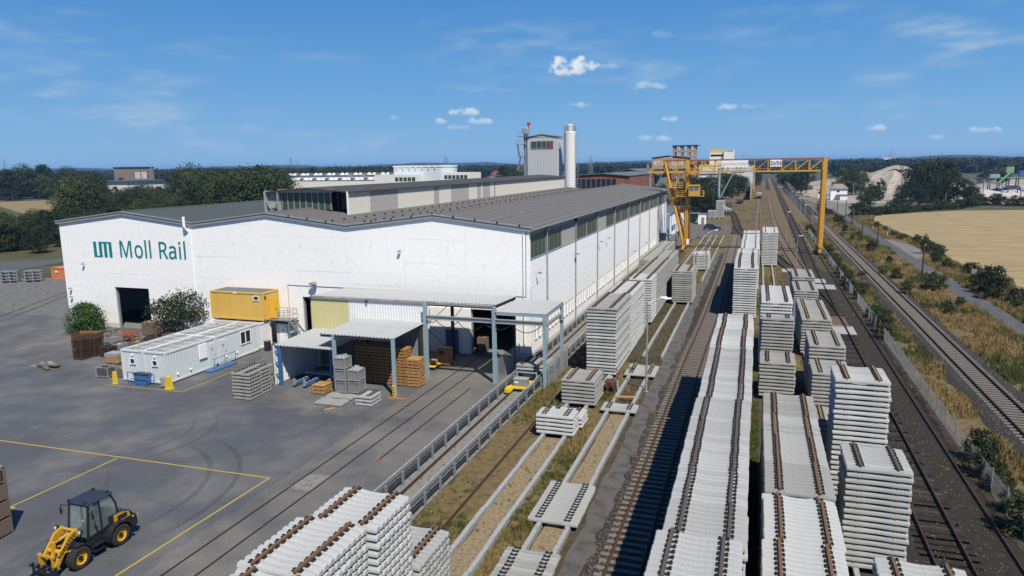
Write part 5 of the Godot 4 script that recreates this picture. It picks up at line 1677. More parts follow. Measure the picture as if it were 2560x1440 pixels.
func build_sleeper_stacks() -> void:
	var sm := sleeper_mesh()
	var cm := clip_mesh()
	var list := []
	var dun := []
	var tops := []
	var r := RandomNumberGenerator.new()
	r.seed = 99
	for si in stacks.size():
		var s: Array = stacks[si]
		var n := int(round((s[1] - s[2]) / PITCH))
		var packs := int(ceil(float(n) / s[6]))
		var layers: int = s[3]
		var lo := layers - 1 if si == 6 else 0
		var pj := []
		for p in packs: pj.append([r.randf_range(-0.04, 0.04), r.randi() % s[4].size()])
		for L in range(lo, layers):
			var ljx := r.randf_range(-0.025, 0.025)
			var y := BASE + L * LAYER
			if s[3] == 1: y = 0.28
			for i in n:
				var p := mini(i / s[6], packs - 1)
				var pr := Vector2(pj[p][0] + ljx + r.randf_range(-0.012, 0.012), 0)
				if layers > 4 and (L * 7 + p * 3) % 5 == 0: pr.x += 0.03
				var tone: String = s[4][(pj[p][1] + (1 if r.randf() < 0.12 else 0) + (L / 2 if si in [26, 19] else 0)) % s[4].size()]
				if si == 26: tone = "con_grey" if L >= layers - 2 else (["con_white2", "con_white", "con_grey"][(L * 5 + p) % 3])
				if si == 19 and L in [0, 1, 4]: tone = "con_pale"
				var pos := Vector3(s[0] + pr.x, y, s[1] - (i + 0.5) * PITCH)
				list.append([pos, tone, si, layers - L, i, n, r.randf_range(-0.006, 0.006)])
			# battens between this layer and the next, or on top
			if s[5] == "" and L == layers - 1: continue
			for p in packs:
				var i0: int = p * s[6]
				var i1 := mini(n, i0 + s[6])
				for sx in [-0.7515, 0.7515]:
					var zc: float = s[1] - (i0 + i1) * 0.5 * PITCH
					var ln := (i1 - i0) * PITCH - 0.04
					var bp := Vector3(s[0] + pj[p][0] + sx, y + 0.214, zc)
					if L == layers - 1: tops.append([bp, ln, s[5], si, p, packs, sx])
					elif p == 0 or p == packs - 1: dun.append([bp, ln])
	# the sleepers that show largest are built one by one
	var eye := Vector3(0, 18, 0)
	var rank := []
	for k in list.size():
		var e: Array = list[k]
		var p: Vector3 = e[0]
		var d := eye - p
		var dist := d.length()
		var sc := see(p)
		if sc.x < -40 or sc.x > 2600 or sc.y < 0 or sc.y > 1460: continue
		var area := 0.0
		if e[3] == 1: area += 2.6 * 0.28 * d.y / dist
		if e[4] == 0: area += 2.6 * 0.2 * d.z / dist
		if p.x < -2.0: area += 0.26 * 0.2 * -p.x / dist
		if area < 0.05 / maxf(1.0, dist / 40.0): continue
		rank.append([area / dist / dist, k])
	rank.sort_custom(func(a, b): return a[0] > b[0])
	var single := {}
	for k in mini(300, rank.size()): single[rank[k][1]] = true
	var xf := []
	var cols := []
	var cx := []
	for k in list.size():
		var e: Array = list[k]
		var p: Vector3 = e[0]
		var s: Array = stacks[e[2]]
		var bs := Basis(Vector3.UP, e[6])
		var clips: bool = (e[3] == 1 or e[4] == 0) and p.z > -100
		if single.has(k):
			var from_far: bool = s[7] == "far"
			var nth: int = (e[5] - e[4]) if from_far else e[4] + 1
			var lab := ""
			if e[3] == 1:
				lab = "%s sleeper %s from %s end on top of %s" % [tone_word[e[1]], ordinal(nth), s[7], s[8]]
			elif e[4] == 0 and not from_far:
				lab = "%s sleeper facing us, %s layer down in %s" % [tone_word[e[1]], ordinal(e[3]), s[8]]
			else:
				lab = "sleeper %s layer down, %s from %s end, %s" % [ordinal(e[3]), ordinal(nth), s[7], s[8]]
			var o := solo("concrete_sleeper", sm, e[1], lab, "sleeper", "concrete sleepers in stacks", p)
			o.rotation.y = e[6]
			if clips:
				for sx in [-0.7515, 0.7515]:
					part(o, "rail_fastening", cm, "clip", Vector3(sx, 0.214, 0))
		else:
			xf.append(Transform3D(bs, p))
			var c: Color = tones[e[1]]
			cols.append(c * r.randf_range(0.88, 1.06))
			if clips:
				for sx in [-0.7515, 0.7515]: cx.append(Transform3D(bs, p + Vector3(sx, 0.214, 0)))
	var st := many(self, "stacked_sleepers", sm, "concrete", xf, cols)
	st.set_meta("label", "hundreds of concrete railway sleepers stacked in long rows")
	st.set_meta("category", "sleepers")
	if cx.size():
		many(st, "rail_fastenings", cm, "clip", cx)
	# battens
	var bb := Bld.new()
	bb.cbox(Vector3(0, 0.033, 0), Vector3(0.1, 0.066, 1.0), 0.008)
	var bm := bb.mesh()
	var dx := []
	for d in dun: dx.append(Transform3D(Basis.from_scale(Vector3(1, 1, d[1])), d[0]))
	var du := many(self, "stacking_battens", bm, "batten_brown", dx)
	du.set_meta("label", "timber battens lying between the layers of stacked sleepers")
	du.set_meta("category", "battens")
	for d in tops:
		var s: Array = stacks[d[3]]
		var b := Bld.new()
		b.cbox(Vector3(0, 0.045, 0), Vector3(0.11, 0.09, d[1]), 0.012)
		var nth: int = d[5] - d[4] if s[7] == "far" else d[4] + 1
		var lab := "%s batten, %s from %s end, on %s" % ["left" if d[6] < 0 else "right", ordinal(nth), s[7], s[8]]
		solo("top_batten", b, d[2], lab, "batten", "battens on top of the sleeper stacks", d[0] + Vector3(r.randf_range(-0.03, 0.03), 0, 0), r.randf_range(-0.004, 0.004))
	# concrete bearer beams under the rows
	for g in [[-13.0, -12, -57, "left bearer beam under the row beside the crane rail"], [-11.5, -12, -57, "right bearer beam under the row beside the crane rail"], [-9.78, -12, -63, "left bearer beam edging the sandy strip"], [-8.27, -12, -63, "right bearer beam edging the sandy strip"], [-9.6, -66, -100, "left bearer beam in the grass beyond the lamp post"], [-7.9, -66, -100, "right bearer beam in the grass beyond the lamp post"], [-12.0, -112, -186, "first of four far bearer beams near the crane"], [-10.5, -112, -186, "second of four far bearer beams near the crane"], [-9.2, -118, -186, "third of four far bearer beams near the crane"], [-7.6, -112, -186, "fourth of four far bearer beams near the crane"], [1.35, -12, -133, "left bearer beam under the middle sleeper row"], [2.85, -12, -133, "right bearer beam under the middle sleeper row"], [-1.9, -12, -132, "left bearer beam under the long stack"], [-0.4, -12, -132, "right bearer beam under the long stack"], [4.8, -18, -102, "left bearer beam under the right sleeper row"], [6.3, -18, -102, "right bearer beam under the right sleeper row"], [-12.9, -58, -110, "left bearer beam under the hall side stacks"], [-11.4, -58, -110, "right bearer beam under the hall side stacks"], [-16.5, -109, -139, "left bearer beam under the farthest low stack"], [-15.0, -109, -139, "right bearer beam under the farthest low stack"], [-14.6, -242, -251, "left bearer under the far stacks behind the car"], [-13.2, -242, -251, "middle bearer under the far stacks behind the car"], [-11.5, -242, -251, "right bearer under the far stacks behind the car"]]:
		var t := thing("bearer_beam", g[3], "beam", "concrete bearer beams")
		var z: float = g[1]
		var low: float = 0.278
		while z > g[2]:
			var l := minf(3.0, z - g[2])
			var b := Bld.new()
			b.cbox(Vector3(0, low / 2 - 0.03, -l / 2), Vector3(0.24, low + 0.06, l - 0.03), 0.015)
			part(t, "beam_piece", b, "beam_concrete", Vector3(g[0] + r.randf_range(-0.02, 0.02), 0.0, z), r.randf_range(-0.006, 0.006))
			z -= 3.0
	# thin bearer under the base of multi-layer stacks sits at 0.3: pads
	var pads := []
	for s in stacks:
		if s[3] > 1:
			for sx in [-0.75, 0.75]: pads.append(Transform3D(Basis.from_scale(Vector3(1, 1, s[1] - s[2])), Vector3(s[0] + sx, 0.27, (s[1] + s[2]) / 2)))
	var pb := Bld.new()
	pb.box(Vector3(0, 0.012, 0), Vector3(0.16, 0.05, 1.0))
	var pd := many(self, "base_battens", pb.mesh(), "batten_brown", pads)
	pd.set_meta("label", "flat timber battens under the bottom sleepers")
	pd.set_meta("category", "battens")

# ---------------------------------------------------------------- loose things in the yard
func wire_box(nm: String, label: String, grp: String, at: Vector3, ry: float, w: float, h: float, d: float, mat: String, fill_mat: String, fill: float, wire := true) -> Node3D:
	var t := thing(nm, label, "crate", grp, at, ry)
	var f := Bld.new()
	for x in [-w / 2 + 0.03, w / 2 - 0.03]:
		for z in [-d / 2 + 0.03, d / 2 - 0.03]: f.lbox(x - 0.03, x + 0.03, 0, h, z - 0.03, z + 0.03)
	for y in [0.12, h - 0.03]:
		for z in [-d / 2 + 0.03, d / 2 - 0.03]: f.lbox(-w / 2 + 0.06, w / 2 - 0.06, y - 0.025, y + 0.025, z - 0.028, z + 0.028)
		for x in [-w / 2 + 0.03, w / 2 - 0.03]: f.lbox(x - 0.028, x + 0.028, y - 0.025, y + 0.025, -d / 2 + 0.06, d / 2 - 0.06)
	part(t, "frame", f, mat)
	if wire:
		var g := Bld.new()
		for k in range(1, 8):
			var x := lerpf(-w / 2, w / 2, k / 8.0)
			for z in [-d / 2 + 0.02, d / 2 - 0.02]: g.lbox(x - 0.006, x + 0.006, 0.14, h - 0.05, z - 0.006, z + 0.006)
			var z2 := lerpf(-d / 2, d / 2, k / 8.0)
			for x2 in [-w / 2 + 0.02, w / 2 - 0.02]: g.lbox(x2 - 0.006, x2 + 0.006, 0.14, h - 0.05, z2 - 0.006, z2 + 0.006)
		for k in range(1, 5):
			var y := lerpf(0.12, h, k / 5.0)
			for z in [-d / 2 + 0.034, d / 2 - 0.034]: g.lbox(-w / 2 + 0.06, w / 2 - 0.06, y - 0.006, y + 0.006, z - 0.006, z + 0.006)
			for x in [-w / 2 + 0.034, w / 2 - 0.034]: g.lbox(x - 0.006, x + 0.006, y - 0.006, y + 0.006, -d / 2 + 0.06, d / 2 - 0.06)
		part(t, "mesh", g, mat)
	else:
		for z in [-d / 2 + 0.015, d / 2 - 0.015]: pbox(t, "side", mat, -w / 2 + 0.06, w / 2 - 0.06, 0.15, h - 0.06, z - 0.012, z + 0.012)
		for x in [-w / 2 + 0.015, w / 2 - 0.015]: pbox(t, "side", mat, x - 0.012, x + 0.012, 0.15, h - 0.06, -d / 2 + 0.06, d / 2 - 0.06)
	pbox(t, "floor", mat, -w / 2 + 0.06, w / 2 - 0.06, 0.1, 0.14, -d / 2 + 0.06, d / 2 - 0.06)
	if fill > 0.0:
		part(t, "contents", lump(w - 0.16, h * fill, d - 0.16, int(at.x * 7 + at.z * 3)), fill_mat, Vector3(0, 0.14, 0))
	return t

# a heap or sack load: box with an uneven top
func lump(w: float, h: float, d: float, sd: int, k := 7) -> Bld:
	var r := RandomNumberGenerator.new()
	r.seed = sd
	var b := Bld.new()
	var g := []
	for i in k + 1:
		var row := []
		for j in k + 1:
			var e := 0.82 if i == 0 or j == 0 or i == k or j == k else 1.0
			row.append(Vector3(lerpf(-w / 2, w / 2, i / float(k)), h * e * r.randf_range(0.8, 1.08), lerpf(-d / 2, d / 2, j / float(k))))
		g.append(row)
	for i in k:
		for j in k:
			b._to(g[i][j], g[i + 1][j], g[i + 1][j + 1], Vector3.UP); b._to(g[i][j], g[i + 1][j + 1], g[i][j + 1], Vector3.UP)
	for i in k:
		for s in [0, k]:
			var c := Vector3(0, h / 2, 0)
			b.qo(g[i][s], g[i + 1][s], Vector3(g[i + 1][s].x, 0, g[i + 1][s].z), Vector3(g[i][s].x, 0, g[i][s].z), c)
			b.qo(g[s][i], g[s][i + 1], Vector3(g[s][i + 1].x, 0, g[s][i + 1].z), Vector3(g[s][i].x, 0, g[s][i].z), c)
	return b

func timber_pack(label: String, grp: String, at: Vector3, w: float, h: float, d: float, rows: int, mat: String, cat := "timber pack") -> Node3D:
	var t := thing("timber_pack", label, cat, grp, at, rng.randf_range(-0.015, 0.015))
	for x in [-w * 0.35, 0.0, w * 0.35]: pbox(t, "skid", "timber_grey", x - 0.05, x + 0.05, 0, 0.09, -d / 2, d / 2)
	var rh := (h - 0.09) / rows
	for i in rows:
		var y := 0.09 + i * rh
		if i % 3 == 2:
			for k in 3:
				var b := Bld.new()
				b.box(Vector3(lerpf(-w / 2 + 0.1, w / 2 - 0.1, k / 2.0), y + rh * 0.5, 0), Vector3(0.1, rh * 0.96, d))
				part(t, "spacer", b, "timber")
		else:
			var n := 5
			for k in n:
				var b := Bld.new()
				var dw := d / n
				b.box(Vector3(rng.randf_range(-0.02, 0.02), y + rh * 0.5, -d / 2 + dw * (k + 0.5)), Vector3(w, rh * 0.9, dw * 0.93))
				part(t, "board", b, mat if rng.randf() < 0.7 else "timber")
	return t

func small_sleeper_pile(label_of: String, at: Vector3, len: float, n: int, layers: int, tone: String, clips: bool, from_top := true) -> void:
	var sm := sleeper_mesh(len)
	var cm := clip_mesh()
	var bb := Bld.new()
	bb.cbox(Vector3(0, 0.033, 0), Vector3(0.09, 0.066, n * PITCH - 0.05), 0.006)
	for L in layers:
		for i in n:
			var o := solo("short_sleeper", sm, tone, "short sleeper %s from front, %s layer down, %s" % [ordinal(i + 1), ordinal(layers - L), label_of], "sleeper", "short sleepers in the asphalt yard", at + Vector3(rng.randf_range(-0.015, 0.015), 0.06 + L * LAYER, -(i + 0.5) * PITCH))
			if clips and L == layers - 1:
				for sx in [-len * 0.29, len * 0.29]: part(o, "rail_fastening", cm, "clip", Vector3(sx, 0.214, 0))
		for sx in [-len * 0.29, len * 0.29]:
			if L < layers - 1:
				solo("yard_batten", bb, "timber", "%s batten under %s layer of %s" % ["left" if sx < 0 else "right", ordinal(layers - L - 1), label_of], "batten", "battens in the small yard piles", at + Vector3(sx, 0.06 + L * LAYER + 0.214, -n * PITCH / 2))
	var gb := Bld.new()
	gb.cbox(Vector3(0, 0.03, 0), Vector3(0.1, 0.06, n * PITCH), 0.006)
	for sx in [-len * 0.29, len * 0.29]:
		solo("yard_batten", gb, "timber_grey", "%s ground batten under %s" % ["left" if sx < 0 else "right", label_of], "batten", "battens in the small yard piles", at + Vector3(sx, 0, -n * PITCH / 2))

func mesh_fence(label: String, a: Vector3, c: Vector3, h: float, n: int, mat: String, grp: String) -> void:
	var t := thing("mesh_fence", label, "fence", grp)
	for i in n + 1:
		var p := a.lerp(c, i / float(n))
		var b := Bld.new()
		b.lbox(p.x - 0.035, p.x + 0.035, 0, h + 0.06, p.z - 0.035, p.z + 0.035)
		part(t, "post", b, mat)
	for i in n:
		var p := a.lerp(c, i / float(n))
		var q := a.lerp(c, (i + 1) / float(n))
		var b := Bld.new()
		var l := (q - p).length()
		var u := (q - p) / l
		for k in int(l / 0.1): b.bar(p + u * (0.1 * k + 0.05) + Vector3.UP * 0.08, p + u * (0.1 * k + 0.05) + Vector3.UP * h, 0.012, 0.012)
		for k in int(h / 0.25) + 1: b.bar(p + Vector3.UP * (0.1 + k * 0.25), q + Vector3.UP * (0.1 + k * 0.25), 0.014, 0.014)
		part(t, "mesh_panel", b, mat)

func build_yard_things() -> void:
	# small piles of short sleepers on the asphalt
	small_sleeper_pile("the eight layer pile in the yard", Vector3(-38.15, 0, -44.7), 1.72, 5, 8, "con_grey2", true)
	small_sleeper_pile("the pile behind the eight layer pile", Vector3(-38.25, 0, -46.35), 1.72, 4, 8, "con_grey2", true)
	small_sleeper_pile("the three layer pile beside the bumper post", Vector3(-28.0, 0, -46.1), 1.5, 5, 3, "con_pale", true)
	small_sleeper_pile("the loose row in front of the shelters", Vector3(-30.7, 0, -45.4), 2.4, 4, 1, "con_grey", false)
	small_sleeper_pile("the loose row behind, by the wire boxes", Vector3(-30.75, 0, -47.0), 2.4, 3, 1, "con_grey", false)
	var wb := Bld.new()
	wb.cbox(Vector3(0, 0.05, 0), Vector3(0.8, 0.1, 0.14), 0.01)
	solo("loose_timber", wb, "timber_pale", "short loose timber lying on asphalt before the shelters", "timber", "loose timbers", Vector3(-30.1, 0, -44.7), 0.9)
	var wb2 := Bld.new()
	wb2.cbox(Vector3(0, 0.06, 0), Vector3(1.5, 0.12, 0.2), 0.01)
	solo("loose_timber", wb2, "timber", "long loose timber lying at the foot of the bumper post", "timber", "loose timbers", Vector3(-26.3, 0, -48.3), 0.05)
	solo("loose_timber", wb2, "timber_pale", "loose timber beside the long lamp post among weeds", "timber", "loose timbers", Vector3(-9.1, 0.28, -52.9), 0.2)
	# timber packs under the shelter: five across, four high, sunlit ones painted in the paler tone
	for i in 5:
		for L in 4:
			if i == 4 and L == 3: continue
			var x := -31.2 + i * 1.19
			var col: String = ["leftmost", "second from left", "third from left", "fourth from left", "rightmost"][i]
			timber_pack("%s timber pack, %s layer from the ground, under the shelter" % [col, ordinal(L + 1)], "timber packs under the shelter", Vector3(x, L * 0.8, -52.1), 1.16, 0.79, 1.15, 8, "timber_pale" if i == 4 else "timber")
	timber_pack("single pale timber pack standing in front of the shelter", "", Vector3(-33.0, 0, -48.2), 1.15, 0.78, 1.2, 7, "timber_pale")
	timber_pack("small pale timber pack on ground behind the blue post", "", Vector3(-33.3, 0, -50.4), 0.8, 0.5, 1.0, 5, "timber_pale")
	# wire boxes of grey sacks
	for p in [[-31.4, 0.0, -48.9, "lower left"], [-31.4, 1.0, -48.9, "middle left"], [-31.4, 2.0, -48.9, "topmost"], [-30.3, 0.0, -49.1, "lower right"], [-30.3, 1.0, -49.1, "upper right"]]:
		wire_box("wire_box", "%s wire box of grey plastic sacks beside the pale blue post" % p[3], "wire boxes of grey sacks", Vector3(p[0], p[1], p[2]), 0.0, 1.02, 0.97, 1.1, "galv", "bag", 0.95 if p[1] < 1.9 and p[3] != "upper right" else 1.05)
	# dark drums pile beside the low shelter
	for k in 2:
		var b := Bld.new()
		b.cbox(Vector3(0, 0.48, 0), Vector3(0.9, 0.9, 0.8), 0.1)
		var o := solo("wrapped_pallet", b, "grey_trim", "%s dark wrapped pallet between sleeper pile and low shelter" % ["lower", "upper"][k], "pallet", "dark wrapped pallets", Vector3(-38.55, k * 0.97, -48.4))
		pbox(o, "pallet_board", "timber_grey", -0.45, 0.45, 0.0, 0.05, -0.4, 0.4)
	# rusty crates left of the containers
	var cr := [[-62.1, 0, -50.9, "rust", "scrap", 0.9, "lower front rusty crate of dark scrap"], [-62.1, 1.0, -50.9, "rust", "scrap", 1.02, "upper front rusty crate of dark scrap"], [-61.9, 0, -52.2, "rust", "scrap", 0.8, "lower second rusty crate of dark scrap"], [-61.9, 1.0, -52.2, "rust", "scrap", 0.75, "upper second rusty crate with grey tarpaulin"], [-61.75, 0, -53.4, "galv", "scrap", 0.5, "pale framed half empty crate beside rusty crates"], [-60.6, 0, -53.8, "galv", "grey_trim", 0.8, "greenish crate with a lower lid"], [-60.4, 0.0, -55.1, "rust", "scrap", 0.6, "crate right of the orange stillage"], [-59.0, 0.0, -56.3, "rust", "scrap", 1.05, "crate heaped with rusty chain"], [-57.6, 0.0, -57.2, "timber_grey", "scrap", 0.4, "shallow tan crate near the hall door"], [-61.4, 0.98, -54.0, "galv", "grey_trim", 0.4, "upper pale crate on the half empty crate"]]
	for c in cr:
		wire_box("storage_crate", c[6], "storage crates beside the containers", Vector3(c[0], c[1], c[2]), rng.randf_range(-0.05, 0.05), 1.2, 0.98, 1.1, c[3], c[4], c[5], c[3] != "timber_grey")
	for c in [[-63.3, 0, -52.6, "rust", "scrap", 0.9, "dark scrap crate behind the front rusty crates"], [-63.2, 0, -53.9, "rust", "grey_trim", 0.9, "crate with grey lid behind the rusty row"], [-63.2, 0.98, -52.7, "rust", "scrap", 0.7, "upper dark scrap crate behind the front ones"], [-60.4, 0, -52.4, "rust", "scrap", 1.0, "rusty crate right of the second rusty crate"], [-59.4, 0, -54.9, "timber_grey", "cardboard", 0.8, "brown crate in front of the chain crate"], [-57.6, 0, -55.6, "rust", "scrap", 1.0, "rusty crate nearest the office container roof"], [-58.6, 0, -58.6, "timber_grey", "scrap", 0.5, "long low crate before the tan crates"]]:
		wire_box("storage_crate", c[6], "storage crates beside the containers", Vector3(c[0], c[1], c[2]), rng.randf_range(-0.08, 0.08), 1.2, 0.98, 1.1, c[3], c[4], c[5], c[3] != "timber_grey")
	var os := thing("orange_stillage", "rusty stillage with bright orange lifting frame on top", "stillage", "", Vector3(-61.3, 0, -55.6), 0.2)
	for x in [-0.95, 0.95]:
		for z in [-0.55, 0.55]: pbox(os, "post", "batten_tan", x - 0.05, x + 0.05, 0, 1.3, z - 0.05, z + 0.05)
	for y in [0.2, 0.65, 1.1]: pbox(os, "shelf", "rust", -0.95, 0.95, y, y + 0.05, -0.5, 0.5)
	var ob := Bld.new()
	for z in [-0.5, 0.5]: ob.bar(Vector3(-1.1, 1.38, z), Vector3(0.9, 1.5, z), 0.12, 0.12)
	for x in [-1.0, -0.2, 0.8]: ob.bar(Vector3(x, 1.42, -0.55), Vector3(x, 1.42, 0.55), 0.1, 0.1)
	part(os, "lifting_frame", ob, "orange")
	wire_box("storage_crate", "open low crate of dark scrap left of the office containers", "storage crates beside the containers", Vector3(-54.5, 0, -46.8), 0.08, 1.3, 0.95, 1.0, "galv", "scrap", 0.8)
	wire_box("storage_crate", "tan crate between dark scrap crate and office container", "storage crates beside the containers", Vector3(-52.8, 0, -47.3), 0.0, 0.8, 0.8, 1.0, "timber_grey", "cardboard", 0.9, false)
	var pk := Bld.new()
	pk.cbox(Vector3(0, 0.6, 0), Vector3(1.4, 1.0, 1.1), 0.12)
	var po := solo("wrapped_pallet", pk, "cardboard", "plastic wrapped brown pallet load behind the dark scrap crate", "pallet", "", Vector3(-57.2, 0, -50.3), 0.1)
	pbox(po, "pallet", "timber_grey", -0.6, 0.6, 0, 0.1, -0.5, 0.5)
	pbox(po, "film", "bag", -0.71, 0.71, 0.8, 1.12, -0.56, 0.56)
	for k in 7:
		var b := Bld.new()
		b.cbox(Vector3(0, 0.05, 0), Vector3(rng.randf_range(1.6, 2.6), 0.1, rng.randf_range(0.25, 0.5)), 0.01)
		solo("scrap_plank", b, ["timber_grey", "grey_trim", "steel_grey"][k % 3], "%s of the weathered planks dumped beside the rusty crates" % ordinal(k + 1), "plank", "weathered planks on the asphalt", Vector3(-62.4 - (k % 3) * 0.5, (k / 3) * 0.1, -48.2 + (k % 4) * 0.35), rng.randf_range(-0.5, 0.2))
	for c in [[-63.6, 0, -61.0, "timber_grey", "cardboard", 0.9, 1.5, "front tan crate left of the small tree"], [-61.9, 0, -61.4, "timber_grey", "cardboard", 0.9, 1.5, "rear tan crate left of the small tree"]]:
		wire_box("storage_crate", c[7], "tan crates by the hall door", Vector3(c[0], c[1], c[2]), 0.05, 1.5, c[6], 1.2, c[3], c[4], c[5], false)
	for k in 2:
		wire_box("storage_crate", "%s dark grey steel crate beside the small tree" % ["lower", "upper"][k], "dark steel crates", Vector3(-60.3, k * 1.0, -61.0), 0.0, 1.6, 0.98, 1.1, "steel_grey", "scrap", 0.7)
	var pl := thing("pallet_stack", "short stack of worn wooden pallets beside the hedge", "pallets", "", Vector3(-67.6, 0, -59.2), 0.3)
	for k in 5:
		for j in 5: pbox(pl, "board", "timber_grey", -0.6, 0.6, k * 0.15 + 0.11, k * 0.15 + 0.135, -0.4 + j * 0.18, -0.27 + j * 0.18)
		for j in 3: pbox(pl, "bearer", "timber_grey", -0.58 + j * 0.53, -0.48 + j * 0.53, k * 0.15, k * 0.15 + 0.108, -0.4, 0.45)
	var yb := thing("steel_tub", "rusty yellow steel tub beside the pallet stack", "tub", "", Vector3(-68.9, 0, -57.4), 0.25)
	for z in [-0.7, 0.7]: pbox(yb, "side", "batten_tan" if z < 0 else "rust", -1.4, 1.4, 0.05, 0.75, z - 0.04, z + 0.04)
	for x in [-1.4, 1.4]: pbox(yb, "end", "rust", x - 0.04, x + 0.04, 0.05, 0.75, -0.66, 0.66)
	pbox(yb, "base", "rust", -1.36, 1.36, 0.0, 0.08, -0.66, 0.66)
	wire_box("storage_crate", "low rusty crate between hedge and rusty crate rows", "storage crates beside the containers", Vector3(-65.3, 0, -55.2), 0.3, 2.0, 0.6, 1.1, "rust", "scrap", 0.9)
	# cardboard box, cart, lifting table by the big door
	var bc := Bld.new()
	bc.cbox(Vector3(0, 0.85, 0), Vector3(1.2, 1.5, 1.0), 0.05)
	var bo := solo("cardboard_box", bc, "cardboard", "large brown cardboard box with dark opening on a pallet", "box", "", Vector3(-26.75, 0, -58.7))
	pbox(bo, "pallet", "timber_pale", -0.65, 0.65, 0, 0.12, -0.55, 0.55)
	pbox(bo, "opening", "black", -0.35, 0.1, 1.05, 1.4, 0.5, 0.515)  # black plate stands in for the shade inside an opening
	pbox(bo, "black_top_sheet", "black", -0.45, 0.45, 1.6, 1.63, -0.4, 0.4)  # black sheet painting the shaded inside of a solid box
	var ct := thing("hand_cart", "yellow hand cart with a small box between canopy posts", "cart", "", Vector3(-27.3, 0, -57.2))
	pbox(ct, "deck", "safety_yellow", -0.5, 0.5, 0.28, 0.36, -0.8, 0.7)
	pbox(ct, "load", "cardboard", -0.25, 0.25, 0.36, 0.75, -0.6, 0.0)
	for p in [[-0.4, -0.6], [0.4, -0.6], [-0.4, 0.5], [0.4, 0.5]]:
		var b := Bld.new()
		b.tube(Vector3(p[0] - 0.05, 0.14, p[1]), Vector3(p[0] + 0.05, 0.14, p[1]), 0.14, 0.14, 10)
		part(ct, "wheel", b, "tyre")
	wire_box("storage_crate", "small crate just inside the big hall door", "", Vector3(-25.0, 0.03, -63.9), 0.0, 0.9, 1.5, 0.9, "timber_grey", "cardboard", 0.9, false)
	# low blue sleeper trolley rails in the shelter
	for s in [[-36.0, "left"], [-35.0, "right"]]:
		var t := thing("blue_trestle", "%s blue steel roller track inside the lowest shelter" % s[1], "roller track", "blue roller tracks")
		for dx in [-0.12, 0.12]: pbox(t, "side_beam", "blue", s[0] + dx - 0.03, s[0] + dx + 0.03, 0.3, 0.46, -48.7, -52.5)
		for z in [-48.9, -50.5, -52.2]: pbox(t, "leg", "blue", s[0] - 0.1, s[0] + 0.1, 0, 0.3, z, z - 0.1)
		pbox(t, "end_stop", "galv", s[0] - 0.1, s[0] + 0.1, 0.3, 0.8, -48.6, -48.7)
		for k in 8:
			var b := Bld.new()
			b.tube(Vector3(s[0] - 0.09, 0.44, -49.0 - k * 0.45), Vector3(s[0] + 0.09, 0.44, -49.0 - k * 0.45), 0.05, 0.05, 8)
			part(t, "roller", b, "galv")
	var sb := sleeper_mesh(2.6)
	for k in 3: solo("concrete_sleeper", sb, "con_grey", "%s grey sleeper on the blue roller tracks in the shelter" % ["front", "middle", "back"][k], "sleeper", "sleepers on the roller tracks", Vector3(-35.4, 0.5, -51.2 - k * 0.31))
	# crates cut by the left edge of the frame
	for k in 4:
		var b := wire_box("storage_crate", "%s rusty crate of the tall stack cut by the left frame edge" % ["bottom", "second", "third", "top"][k], "crates at the left frame edge", Vector3(-35.75, k * 0.9, -23.2), 0.12, 1.3, 0.88, 1.1, "timber_grey", "scrap", 0.8, k == 3)
		if k == 3: pbox(b, "lid", "galv", -0.6, 0.6, 0.88, 0.92, -0.5, 0.5)
	# pallets and container beyond the hall's left corner
	for k in 5:
		var t := thing("steel_stillage", "%s stack of weathered steel stillages by the yard's left edge" % ["leftmost", "second", "third", "fourth", "rightmost"][k], "stillage", "weathered stillages beyond the hall", Vector3(-128.0 + k * 3.3, 0, -80.5 - k * 1.6), 0.5)
		for L in 4:
			pbox(t, "deck", "steel_grey", -1.3, 1.3, 0.3 + L * 0.5, 0.42 + L * 0.5, -0.6, 0.6)
			for x in [-1.2, 0.0, 1.2]: pbox(t, "foot", "galv", x - 0.07, x + 0.07, L * 0.5 + (0.0 if L == 0 else -0.08), 0.3 + L * 0.5, -0.5, 0.5)
	var oc := container("skip_container", "orange ribbed container beyond the hall's left corner", "", -114.9, -108.9, -90.1, -92.5, 0.0, 1.95, "orange_container", "orange_container", 0.5)
	pbox(oc, "name_plate", "sign_white", -113.9, -113.3, 1.1, 1.4, -90.06, -90.04)

